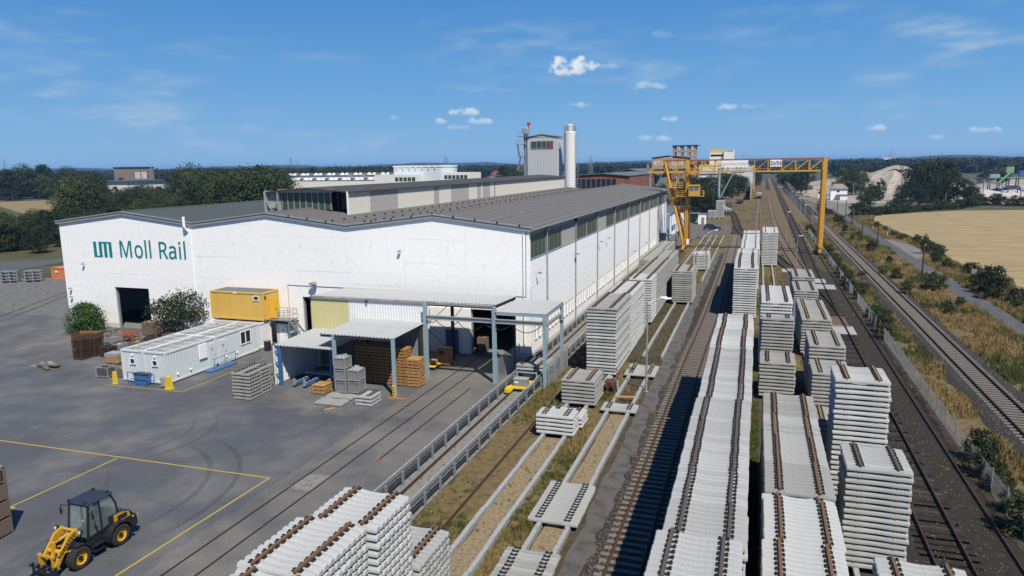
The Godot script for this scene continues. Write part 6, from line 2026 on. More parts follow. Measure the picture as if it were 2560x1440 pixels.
# ---------------------------------------------------------------- guarded trolley track
func build_guarded_track() -> void:
	var w := PackedVector2Array([Vector2(-0.04, 0.0), Vector2(0.0, 0.04), Vector2(0.05, 0.07), Vector2(0.0, 0.12), Vector2(0.0, 0.19), Vector2(0.05, 0.24), Vector2(0.0, 0.27), Vector2(-0.04, 0.31), Vector2(-0.055, 0.3), Vector2(-0.02, 0.2), Vector2(-0.02, 0.11), Vector2(-0.055, 0.01)])
	for g in [[-18.75, "left galvanised guard rail beside the trolley track", -24.0, -110.0], [-16.4, "right galvanised guard rail beside the dry grass strip", -24.0, -110.0]]:
		var t := thing("guard_rail", g[1], "guard rail", "guard rails of the trolley track")
		var z: float = g[2]
		while z > g[3]:
			var b := Bld.new()
			b.ext(w, 3.98, tfm(Vector3.RIGHT, Vector3.UP, Vector3.FORWARD, Vector3(g[0], 0.52, z)))
			part(t, "rail_beam", b, "guard_dark")
			for k in 2:
				var pz := z - 0.5 - k * 2.0
				pbox(t, "post", "steel_grey", g[0] + 0.06, g[0] + 0.2, 0, 0.84, pz, pz - 0.1)
			var hb := Bld.new()
			hb.tube(Vector3(g[0] - 0.12, 0.88, z), Vector3(g[0] - 0.12, 0.88, z - 3.98), 0.055, 0.055, 7)
			hb.tube(Vector3(g[0] - 0.12, 0.88, z - 1.9), Vector3(g[0] - 0.12, 0.88, z - 2.1), 0.075, 0.075, 7)
			part(t, "top_tube", hb, "galv")
			pbox(t, "lower_rail", "steel_dark", g[0] - 0.06, g[0] + 0.02, 0.2, 0.3, z, z - 3.98)
			z -= 4.0
	for x in [-18.15, -16.95]:
		solo("trolley_rail", rail_mesh([[x, -22], [x, -70], [x, -112]], 0.0, 0.02), "rail_rust", "%s rusty trolley rail between the guard rails" % ["left" if x < -17.5 else "right"], "rail", "trolley rails")
	# the yellow trolley
	var t := thing("rail_trolley", "yellow rail trolley with grey cabinet between the guard rails", "trolley", "", Vector3(-17.55, 0, -53.6))
	pbox(t, "chassis", "safety_yellow", -0.95, 0.95, 0.26, 0.4, -1.2, 0.9)
	var nb := Bld.new()
	nb.ext(PackedVector2Array([Vector2(-0.95, 0.18), Vector2(-0.55, 0.18), Vector2(-0.62, 0.5), Vector2(-0.95, 0.5)]), 0.9, tfm(Vector3.RIGHT, Vector3.UP, Vector3.BACK, Vector3(0, 0, 0.9)))
	part(t, "bumper", nb, "safety_yellow")
	var cb := Bld.new()
	cb.cbox(Vector3(-0.05, 0.68, 0.2), Vector3(1.15, 0.55, 0.8), 0.03)
	var cab := part(t, "cabinet", cb, "grey_trim")
	pbox(cab, "label_plate", "sign_white", -0.5, -0.2, 0.68, 0.8, 0.6, 0.61)
	pbox(cab, "lid", "galv", -0.65, 0.55, 0.955, 0.99, -0.22, 0.62)
	for p in [[-0.6, 0.5], [0.6, 0.5], [-0.6, -0.9], [0.6, -0.9]]:
		var b := Bld.new()
		b.tube(Vector3(p[0] - 0.06, 0.31, p[1]), Vector3(p[0] + 0.06, 0.31, p[1]), 0.13, 0.13, 12)
		part(t, "wheel", b, "rail_rust")
	var fb := Bld.new()
	for x in [-0.85, 0.85]: fb.lbox(x - 0.05, x + 0.05, 0.4, 1.15, -1.15, -1.05)
	fb.lbox(-0.8, 0.8, 1.05, 1.15, -1.15, -1.05)
	part(t, "end_frame", fb, "steel_blue")
	# sleepers waiting on the track
	var sm := sleeper_mesh()
	var cm := clip_mesh()
	for L in 2:
		for i in 9:
			var o := solo("concrete_sleeper", sm, "con_grey" if L else "con_pale", "grey sleeper, %s from front, %s layer on the trolley track" % [ordinal(i + 1), ["lower", "upper"][L]], "sleeper", "sleepers on the trolley track", Vector3(-17.55, 0.98 + L * LAYER, -55.9 - i * PITCH))
			if L == 1:
				for sx in [-0.7515, 0.7515]: part(o, "rail_fastening", cm, "clip", Vector3(sx, 0.214, 0))
	var tr := thing("carrier_frame", "dark carrier frame under the sleepers on the trolley track", "frame")
	for x in [-18.3, -16.8]: pbox(tr, "beam", "steel_dark", x - 0.1, x + 0.1, 0.7, 0.976, -55.6, -58.8)
	for z in [-55.8, -58.5]: pbox(tr, "bolster", "steel_dark", -18.4, -16.7, 0.24, 0.7, z, z - 0.2)
	for sx in [-0.7515, 0.7515]:
		var b := Bld.new()
		b.cbox(Vector3(0, 0.033, 0), Vector3(0.1, 0.062, 2.7), 0.006)
		solo("yard_batten", b, "batten_brown", "%s batten between the sleepers on the trolley track" % ["left" if sx < 0 else "right"], "batten", "battens on the trolley track", Vector3(-17.55 + sx, 1.194, -57.1))
		solo("yard_batten", b, "batten_brown", "%s batten on top of the sleepers on the trolley track" % ["left" if sx < 0 else "right"], "batten", "battens on the trolley track", Vector3(-17.55 + sx, 1.475, -57.1))
	mesh_fence("galvanised mesh fence behind the first pale blue post", Vector3(-20.2, 0, -55.0), Vector3(-20.0, 0, -60.2), 2.0, 3, "galv", "mesh fences at the canopy")
	mesh_fence("galvanised mesh fence right of the trolley canopy", Vector3(-15.7, 0, -54.8), Vector3(-15.6, 0, -60.6), 2.0, 3, "galv", "mesh fences at the canopy")

# ---------------------------------------------------------------- bodies as one surface
func sd_bone(p: Vector3, a: Vector3, b: Vector3, ra: float, rb: float) -> float:
	var ba := b - a
	var h := clampf((p - a).dot(ba) / maxf(ba.length_squared(), 1e-6), 0.0, 1.0)
	return (p - a - ba * h).length() - lerpf(ra, rb, h)

func body_mesh(bones: Array, cell: float, blend := 0.05) -> ArrayMesh:
	var lo := Vector3(1e9, 1e9, 1e9)
	var hi := -lo
	for b in bones:
		for e in [[b[0], b[2]], [b[1], b[3]]]:
			var q: Vector3 = e[0]
			lo = lo.min(q - Vector3.ONE * (e[1] + cell * 2)); hi = hi.max(q + Vector3.ONE * (e[1] + cell * 2))
	var nx := int((hi.x - lo.x) / cell) + 2
	var ny := int((hi.y - lo.y) / cell) + 2
	var nz := int((hi.z - lo.z) / cell) + 2
	var f := PackedFloat32Array()
	f.resize(nx * ny * nz)
	for z in nz:
		for y in ny:
			for x in nx:
				var p := lo + Vector3(x, y, z) * cell
				var d := 1e3
				for b in bones:
					var e := sd_bone(p, b[0], b[1], b[2], b[3])
					var h := clampf(0.5 + 0.5 * (e - d) / blend, 0.0, 1.0)
					d = lerpf(e, d, h) - blend * h * (1.0 - h)
				f[(z * ny + y) * nx + x] = d
	var vid := {}
	var vs := PackedVector3Array()
	for z in nz - 1:
		for y in ny - 1:
			for x in nx - 1:
				var s := Vector3.ZERO
				var k := 0
				for e in [[0, 0, 0, 1, 0, 0], [0, 1, 0, 1, 1, 0], [0, 0, 1, 1, 0, 1], [0, 1, 1, 1, 1, 1], [0, 0, 0, 0, 1, 0], [1, 0, 0, 1, 1, 0], [0, 0, 1, 0, 1, 1], [1, 0, 1, 1, 1, 1], [0, 0, 0, 0, 0, 1], [1, 0, 0, 1, 0, 1], [0, 1, 0, 0, 1, 1], [1, 1, 0, 1, 1, 1]]:
					var a := f[((z + e[2]) * ny + y + e[1]) * nx + x + e[0]]
					var c := f[((z + e[5]) * ny + y + e[4]) * nx + x + e[3]]
					if (a < 0.0) != (c < 0.0):
						var t := a / (a - c)
						s += Vector3(e[0], e[1], e[2]).lerp(Vector3(e[3], e[4], e[5]), t)
						k += 1
				if k:
					vid[(z * ny + y) * nx + x] = vs.size()
					vs.append(lo + (Vector3(x, y, z) + s / k) * cell)
	var st := SurfaceTool.new()
	st.begin(Mesh.PRIMITIVE_TRIANGLES)
	st.set_smooth_group(0)
	for v in vs: st.add_vertex(v)
	for z in range(1, nz - 1):
		for y in range(1, ny - 1):
			for x in range(1, nx - 1):
				var i := (z * ny + y) * nx + x
				for ax in 3:
					var st2: int = [1, nx, nx * ny][ax]
					var a := f[i]
					var c := f[i + st2]
					if (a < 0.0) == (c < 0.0): continue
					var u: int = [nx, nx * ny, 1][ax]
					var w: int = [nx * ny, 1, nx][ax]
					var q := [i, i - u, i - u - w, i - w]
					var ok := true
					for e in q: ok = ok and vid.has(e)
					if not ok: continue
					if a < 0.0: q.reverse()
					for e in [0, 1, 2, 0, 2, 3]: st.add_index(vid[q[e]])
	st.generate_normals()
	return st.commit()

# ---------------------------------------------------------------- wheel loader
func loader_wheel(par: Node, at: Vector3, side: float) -> void:
	var b := Bld.new()
	var R := 0.52
	# tyre lathed about x
	var prof := [Vector2(0.3, -0.17), Vector2(0.44, -0.19), Vector2(0.5, -0.15), Vector2(R - 0.02, -0.08), Vector2(R - 0.02, 0.08), Vector2(0.5, 0.15), Vector2(0.44, 0.19), Vector2(0.3, 0.17)]
	b.lathe(prof, 28)
	for k in 22:
		var a := TAU * k / 22
		for s in [-1.0, 1.0]:
			var an: float = a + (0.07 if s > 0 else -0.07)
			b.box(Vector3(cos(an) * (R - 0.012), s * 0.085, sin(an) * (R - 0.012)), Vector3(0.05, 0.15, 0.075), Basis(Vector3.UP, -an) * Basis(Vector3.RIGHT, s * 0.35))
	var o := part(par, "wheel", b, "tyre", at)
	o.rotation = Vector3(0, 0, PI / 2)
	var r := Bld.new()
	r.lathe([Vector2(0.31, -0.165), Vector2(0.29, -0.1), Vector2(0.2, -0.06), Vector2(0.13, -0.1), Vector2(0.01, -0.1)], 24)
	r.tube(Vector3(0, -0.1, 0), Vector3(0, 0.1, 0), 0.12, 0.12, 10)
	r.lathe([Vector2(0.01, 0.1), Vector2(0.13, 0.1), Vector2(0.2, 0.06), Vector2(0.29, 0.1), Vector2(0.31, 0.165)], 24)
	part(o, "rim", r, "loader_yellow")
	var h := Bld.new()
	for s in [-1.0, 1.0]: h.tube(Vector3(0, s * 0.08, 0), Vector3(0, s * 0.16, 0), 0.11, 0.1, 12)
	part(o, "hub", h, "loader_dark")

func build_loader() -> void:
	var t := thing("wheel_loader", "yellow and black wheel loader with fork carrier in the asphalt yard", "loader", "", Vector3(-29.65, 0, -23.4))
	for z in [1.1, -1.12]:
		for x in [-0.74, 0.74]: loader_wheel(t, Vector3(x, 0.53, z), signf(x))
	# chassis
	var c := Bld.new()
	c.cbox(Vector3(0, 0.62, -0.55), Vector3(0.8, 0.45, 2.2), 0.05)
	c.cbox(Vector3(0, 0.62, 1.1), Vector3(0.7, 0.5, 1.0), 0.05)
	c.cbox(Vector3(0, 0.53, 1.1), Vector3(1.2, 0.16, 0.2), 0.03)
	c.cbox(Vector3(0, 0.53, -1.12), Vector3(1.2, 0.16, 0.2), 0.03)
	part(t, "chassis", c, "loader_dark")
	# engine hood with rounded back
	var hp := PackedVector2Array([Vector2(-2.2, 0.5), Vector2(-0.75, 0.5), Vector2(-0.75, 1.6), Vector2(-1.5, 1.58), Vector2(-1.95, 1.42), Vector2(-2.2, 1.05)])
	var h := Bld.new()
	h.ext(hp, 1.3, tfm(Vector3.BACK, Vector3.UP, Vector3.LEFT, Vector3(0.65, 0, 0)))
	part(t, "engine_hood", h, "loader_dark")
	var hy := Bld.new()
	hy.ext(PackedVector2Array([Vector2(-1.95, 1.12), Vector2(-1.0, 1.12), Vector2(-1.0, 1.55), Vector2(-1.5, 1.53), Vector2(-1.88, 1.4)]), 1.34, tfm(Vector3.BACK, Vector3.UP, Vector3.LEFT, Vector3(0.67, 0, 0)))
	part(t, "hood_panel", hy, "loader_yellow")
	for x in [-0.676, 0.676]:
		pbox(t, "grille", "loader_dark", x - 0.006, x + 0.006, 1.18, 1.42, -1.75, -1.2)
	var cw := Bld.new()
	cw.cbox(Vector3(0, 0.78, -2.16), Vector3(1.5, 0.62, 0.32), 0.08)
	part(t, "counterweight", cw, "loader_dark")
	for x in [-0.55, 0.55]:
		pbox(t, "tail_light", "safety_yellow", x - 0.16, x + 0.16, 0.86, 1.02, -2.335, -2.32)
	# cab
	var ring := [[-0.6, -1.05], [0.6, -1.05], [0.6, 0.3], [-0.6, 0.3]]
	var fr := Bld.new()
	for x in [-0.6, 0.6]:
		fr.bar(Vector3(x, 1.05, 0.42), Vector3(x * 0.94, 2.62, 0.22), 0.08, 0.08)
		fr.bar(Vector3(x, 1.05, -0.35), Vector3(x * 0.96, 2.62, -0.35), 0.07, 0.07)
		fr.bar(Vector3(x, 1.25, -1.3), Vector3(x * 0.94, 2.1, -1.26), 0.07, 0.07)
		fr.bar(Vector3(x * 0.94, 2.1, -1.26), Vector3(x * 0.94, 2.6, -1.02), 0.07, 0.07)
		fr.bar(Vector3(x, 1.08, 0.42), Vector3(x, 1.25, -1.3), 0.07, 0.07)
	for s in [[1.08, 0.42], [2.6, 0.22], [1.25, -1.3], [2.6, -1.02]]:
		fr.bar(Vector3(-0.58, s[0], s[1]), Vector3(0.58, s[0], s[1]), 0.07, 0.07)
	part(t, "cab_frame", fr, "loader_dark")
	var lowc := Bld.new()
	lowc.ext(PackedVector2Array([Vector2(0.45, 0.55), Vector2(0.43, 1.08), Vector2(-1.3, 1.24), Vector2(-1.3, 0.8), Vector2(-0.4, 0.6)]), 1.16, tfm(Vector3.BACK, Vector3.UP, Vector3.LEFT, Vector3(0.58, 0, 0)))
	part(t, "cab_base", lowc, "loader_dark")
	var rf := Bld.new()
	rf.cbox(Vector3(0, 2.68, -0.4), Vector3(1.34, 0.12, 1.45), 0.05)
	part(t, "cab_roof", rf, "loader_roof")
	var glass := Bld.new()
	glass.q(Vector3(-0.55, 1.1, 0.42), Vector3(0.55, 1.1, 0.42), Vector3(0.53, 2.6, 0.23), Vector3(-0.53, 2.6, 0.23))
	part(t, "windscreen", glass, "cab_glass")
	for x in [-0.59, 0.59]:
		var g := Bld.new()
		g.q(Vector3(x, 1.12, 0.36), Vector3(x, 1.16, -0.32), Vector3(x * 0.95, 2.58, -0.32), Vector3(x * 0.95, 2.58, 0.18))
		part(t, "side_window", g, "cab_glass")
		var g2 := Bld.new()
		g2.q(Vector3(x, 1.2, -0.39), Vector3(x, 1.28, -1.26), Vector3(x * 0.95, 2.1, -1.22), Vector3(x * 0.95, 2.58, -0.39))
		g2.t(Vector3(x * 0.95, 2.1, -1.22), Vector3(x * 0.95, 2.58, -1.02), Vector3(x * 0.95, 2.58, -0.39))
		part(t, "rear_side_window", g2, "cab_glass")
	var g3b := Bld.new()
	g3b.q(Vector3(-0.55, 1.28, -1.3), Vector3(0.55, 1.28, -1.3), Vector3(0.53, 2.1, -1.26), Vector3(-0.53, 2.1, -1.26))
	g3b.q(Vector3(-0.53, 2.1, -1.26), Vector3(0.53, 2.1, -1.26), Vector3(0.53, 2.58, -1.02), Vector3(-0.53, 2.58, -1.02))
	part(t, "rear_window", g3b, "cab_glass")
	var sb := Bld.new()
	sb.cbox(Vector3(0, 1.3, -0.62), Vector3(0.5, 0.14, 0.5), 0.05)
	sb.cbox(Vector3(0, 1.68, -0.86), Vector3(0.48, 0.66, 0.12), 0.05)
	part(t, "seat", sb, "black")
	var sw := Bld.new()
	sw.bar(Vector3(0, 1.1, 0.2), Vector3(0, 1.55, -0.02), 0.07, 0.07)
	for k in 12: sw.tube(Vector3(cos(TAU * k / 12) * 0.19, 1.57 + sin(TAU * k / 12) * 0.06, -0.03 + sin(TAU * k / 12) * 0.17), Vector3(cos(TAU * (k + 1) / 12) * 0.19, 1.57 + sin(TAU * (k + 1) / 12) * 0.06, -0.03 + sin(TAU * (k + 1) / 12) * 0.17), 0.018, 0.018, 5, false)
	part(t, "steering_wheel", sw, "black")
	# fenders
	for x in [-0.74, 0.74]:
		var f := Bld.new()
		for k in 9:
			var a := deg_to_rad(lerpf(-5, 190, k / 9.0))
			var a2 := deg_to_rad(lerpf(-5, 190, (k + 1) / 9.0))
			var p := Vector3(x, 0.53 + sin(a) * 0.66, -1.12 + cos(a) * 0.66)
			var q := Vector3(x, 0.53 + sin(a2) * 0.66, -1.12 + cos(a2) * 0.66)
			f.bar(p, q, 0.44, 0.04, Vector3(0, sin((a + a2) / 2), cos((a + a2) / 2)))
		part(t, "rear_fender", f, "loader_dark")
		var f2 := Bld.new()
		for k in 5:
			var a := deg_to_rad(lerpf(75, 170, k / 5.0))
			var a2 := deg_to_rad(lerpf(75, 170, (k + 1) / 5.0))
			f2.bar(Vector3(x, 0.53 + sin(a) * 0.62, 1.1 + cos(a) * 0.62), Vector3(x, 0.53 + sin(a2) * 0.62, 1.1 + cos(a2) * 0.62), 0.36, 0.04, Vector3(0, sin((a + a2) / 2), cos((a + a2) / 2)))
		part(t, "front_fender", f2, "loader_dark")
		var st := Bld.new()
		for y in [0.32, 0.6]:
			st.lbox(x * 0.85 - 0.14, x * 0.85 + 0.14, y, y + 0.03, -0.3, 0.25)
		for z in [-0.3, 0.25]: st.lbox(x * 0.85 - 0.02, x * 0.85 + 0.02, 0.3, 0.85, z - 0.02, z + 0.02)
		part(t, "step", st, "loader_dark")
		var hl := Bld.new()
		hl.bar(Vector3(x * 0.75, 1.2, 0.75), Vector3(x, 1.6, 0.85), 0.05, 0.05)
		hl.cbox(Vector3(x, 1.68, 0.86), Vector3(0.2, 0.18, 0.14), 0.03)
		var hp2 := part(t, "headlight", hl, "loader_dark")
		var ln := Bld.new()
		ln.tube(Vector3(x, 1.68, 0.93), Vector3(x, 1.68, 0.945), 0.075, 0.075, 12)
		part(hp2, "lens", ln, "lamp_glass")
		var mr := Bld.new()
		mr.bar(Vector3(x * 0.78, 2.5, 0.22), Vector3(x * 1.3, 2.52, 0.36), 0.03, 0.03)
		mr.bar(Vector3(x * 1.3, 2.52, 0.36), Vector3(x * 1.34, 2.36, 0.36), 0.03, 0.03)
		mr.cbox(Vector3(x * 1.34, 2.22, 0.36), Vector3(0.17, 0.3, 0.05), 0.02)
		part(t, "mirror", mr, "loader_dark")
	for p in [[-0.5, 2.79, 0.28], [0.5, 2.79, 0.28], [0.45, 2.79, -1.0], [-0.45, 2.79, -1.0]]:
		var wl := Bld.new()
		wl.cbox(Vector3(p[0], p[1], p[2]), Vector3(0.15, 0.1, 0.1), 0.02)
		part(t, "work_light", wl, "black")
	# lift arms
	for x in [-0.42, 0.42]:
		var a := Bld.new()
		a.ext(PackedVector2Array([Vector2(0.72, 1.62), Vector2(0.818, 1.78), Vector2(1.266, 1.62), Vector2(1.826, 0.95), Vector2(2.12, 0.42), Vector2(2.078, 0.3), Vector2(1.966, 0.32), Vector2(1.651, 0.78), Vector2(1.231, 1.28), Vector2(0.811, 1.45)]), 0.12, tfm(Vector3.BACK, Vector3.UP, Vector3.LEFT, Vector3(x + 0.06, 0, 0.0)))
		var ar := part(t, "lift_arm", a, "loader_yellow")
		if x > 0:
			var tx := part(ar, "lettering", text_mesh("KOMATSU", 0.26, 0.01, true), "black", Vector3(0.49, 1.24, 1.42))
			tx.rotation = Vector3(0, PI / 2, 0.0)
			tx.rotate_object_local(Vector3.BACK, 0.0)
			tx.basis = Basis(Vector3(0, 0.62, -0.78), Vector3(0, 0.78, 0.62), Vector3.RIGHT)
			pbox(ar, "warning_plate", "sign_white", 0.485, 0.49, 0.66, 0.84, 1.82, 1.88)
			pbox(ar, "warning_stripe", "red", 0.491, 0.494, 0.7, 0.79, 1.825, 1.875)
		var cy := Bld.new()
		cy.tube(Vector3(x * 1.35, 0.75, 0.846), Vector3(x * 1.35, 0.95, 1.336), 0.06, 0.06, 10)
		cy.tube(Vector3(x * 1.35, 0.95, 1.336), Vector3(x * 1.35, 1.02, 1.581), 0.035, 0.035, 8)
		part(t, "lift_cylinder", cy, "loader_yellow")
	var xb := Bld.new()
	xb.tube(Vector3(-0.42, 1.0, 1.616), Vector3(0.42, 1.0, 1.616), 0.11, 0.11, 12)
	xb.tube(Vector3(-0.5, 1.65, 0.811), Vector3(0.5, 1.65, 0.811), 0.07, 0.07, 10)
	part(t, "arm_crossbeam", xb, "loader_yellow")
	var tc := Bld.new()
	tc.tube(Vector3(0, 1.5, 0.881), Vector3(0, 1.42, 1.406), 0.075, 0.075, 10)
	tc.tube(Vector3(0, 1.42, 1.406), Vector3(0, 1.36, 1.686), 0.04, 0.04, 8)
	tc.ext(PackedVector2Array([Vector2(1.616, 1.48), Vector2(1.714, 1.46), Vector2(1.756, 1.0), Vector2(1.896, 0.7), Vector2(1.756, 0.66), Vector2(1.63, 0.95)]), 0.16, tfm(Vector3.BACK, Vector3.UP, Vector3.LEFT, Vector3(0.08, 0, 0.0)))
	part(t, "tilt_linkage", tc, "loader_yellow")
	var qc := Bld.new()
	for x in [-0.38, 0.38]:
		qc.ext(PackedVector2Array([Vector2(1.98, 0.25), Vector2(2.141, 0.25), Vector2(2.12, 1.05), Vector2(2.036, 1.1), Vector2(1.931, 0.7)]), 0.08, tfm(Vector3.BACK, Vector3.UP, Vector3.LEFT, Vector3(x + 0.04, 0, 0.0)))
	qc.lbox(-0.5, 0.5, 0.95, 1.05, 2.04, 2.12)
	part(t, "quick_coupler", qc, "loader_yellow")
	var fc := Bld.new()
	for y in [0.18, 0.42]: fc.lbox(-0.75, 0.75, y, y + 0.1, 2.18, 2.25)
	for x in [-0.7, -0.35, 0.0, 0.35, 0.7]:
		fc.bar(Vector3(x, 0.1, 2.218), Vector3(x, 0.62, 2.204), 0.07, 0.07)
		fc.bar(Vector3(x, 0.12, 2.218), Vector3(x + 0.02, 0.08, 2.526), 0.1, 0.07)
		fc.cbox(Vector3(x, 0.6, 2.281), Vector3(0.12, 0.14, 0.24), 0.03)
	part(t, "fork_carrier", fc, "loader_dark")
	# driver, seated
	var b := body_mesh([[Vector3(0, 0.98, -0.6), Vector3(0, 1.42, -0.66), 0.15, 0.17], [Vector3(-0.17, 1.44, -0.65), Vector3(0.17, 1.44, -0.65), 0.09, 0.09], [Vector3(0, 1.5, -0.65), Vector3(0, 1.6, -0.63), 0.06, 0.055], [Vector3(0, 1.68, -0.61), Vector3(0, 1.74, -0.62), 0.1, 0.1], [Vector3(0.2, 1.42, -0.64), Vector3(0.29, 1.16, -0.5), 0.065, 0.055], [Vector3(0.29, 1.16, -0.5), Vector3(0.16, 1.2, -0.14), 0.052, 0.04], [Vector3(-0.2, 1.42, -0.64), Vector3(-0.29, 1.16, -0.5), 0.065, 0.055], [Vector3(-0.29, 1.16, -0.5), Vector3(-0.16, 1.2, -0.14), 0.052, 0.04], [Vector3(0.1, 0.97, -0.58), Vector3(0.13, 0.98, -0.14), 0.1, 0.08], [Vector3(0.13, 0.98, -0.14), Vector3(0.13, 0.6, 0.0), 0.075, 0.055], [Vector3(-0.1, 0.97, -0.58), Vector3(-0.13, 0.98, -0.14), 0.1, 0.08], [Vector3(-0.13, 0.98, -0.14), Vector3(-0.13, 0.6, 0.0), 0.075, 0.055], [Vector3(0.16, 1.2, -0.14), Vector3(0.15, 1.22, -0.05), 0.038, 0.034], [Vector3(-0.16, 1.2, -0.14), Vector3(-0.15, 1.22, -0.05), 0.038, 0.034]], 0.03, 0.05)
	var p := solo("person", b, "cloth_blue", "person in dark work clothes sitting in the loader's cab", "person", "", Vector3(-29.65, 0.42, -23.4))
	head_on(p, Vector3(0, 1.71, -0.6), 0.0)
	var vz := Bld.new()
	for x in [-0.1, 0.1]: vz.cbox(Vector3(x, 1.28, -0.475), Vector3(0.05, 0.26, 0.02), 0.005)
	part(p, "reflective_strip", vz, "hivis")
	for s in [-1.0, 1.0]: part(p, "hand", hand_mesh(), "skin", Vector3(s * 0.15, 1.22, -0.05))

func head_on(p: Node, at: Vector3, ry: float) -> void:
	var h := part(p, "face", body_mesh([[Vector3(0, -0.06, 0.02), Vector3(0, 0.05, 0), 0.075, 0.095], [Vector3(0, -0.1, 0.05), Vector3(0, -0.06, 0.06), 0.035, 0.05], [Vector3(0, 0.0, 0.09), Vector3(0, -0.03, 0.115), 0.014, 0.02], [Vector3(0.095, -0.02, 0), Vector3(0.1, 0.02, -0.01), 0.02, 0.02], [Vector3(-0.095, -0.02, 0), Vector3(-0.1, 0.02, -0.01), 0.02, 0.02]], 0.014, 0.02), "skin", at + Vector3(0, 0.01, 0.012), ry)
	var hr := part(h, "hair", body_mesh([[Vector3(0, 0.06, -0.02), Vector3(0, 0.05, -0.05), 0.1, 0.09], [Vector3(0, -0.02, -0.07), Vector3(0, 0.0, -0.06), 0.055, 0.06]], 0.02, 0.03), "black")
	var e := Bld.new()
	for s in [-0.035, 0.035]: e.cbox(Vector3(s, 0.01, 0.088), Vector3(0.022, 0.012, 0.01), 0.003)
	e.cbox(Vector3(0, -0.075, 0.1), Vector3(0.045, 0.009, 0.008), 0.002)
	part(h, "features", e, "black")

func hand_mesh() -> ArrayMesh:
	var bones := [[Vector3(-0.02, 0, -0.02), Vector3(-0.02, 0, 0.04), 0.022, 0.022], [Vector3(0.02, 0, -0.02), Vector3(0.02, 0, 0.04), 0.022, 0.02]]
	for k in 4:
		var x := -0.033 + k * 0.022
		var l: float = [0.055, 0.068, 0.072, 0.062][k]
		bones.append([Vector3(x, 0, 0.05), Vector3(x, -0.012, 0.05 + l * 0.55), 0.0095, 0.009])
		bones.append([Vector3(x, -0.012, 0.05 + l * 0.55), Vector3(x, -0.04, 0.05 + l * 0.75), 0.009, 0.008])
	bones.append([Vector3(0.035, 0, -0.005), Vector3(0.062, -0.01, 0.025), 0.012, 0.01])
	bones.append([Vector3(0.062, -0.01, 0.025), Vector3(0.058, -0.025, 0.05), 0.01, 0.008])
	return body_mesh(bones, 0.007, 0.006)

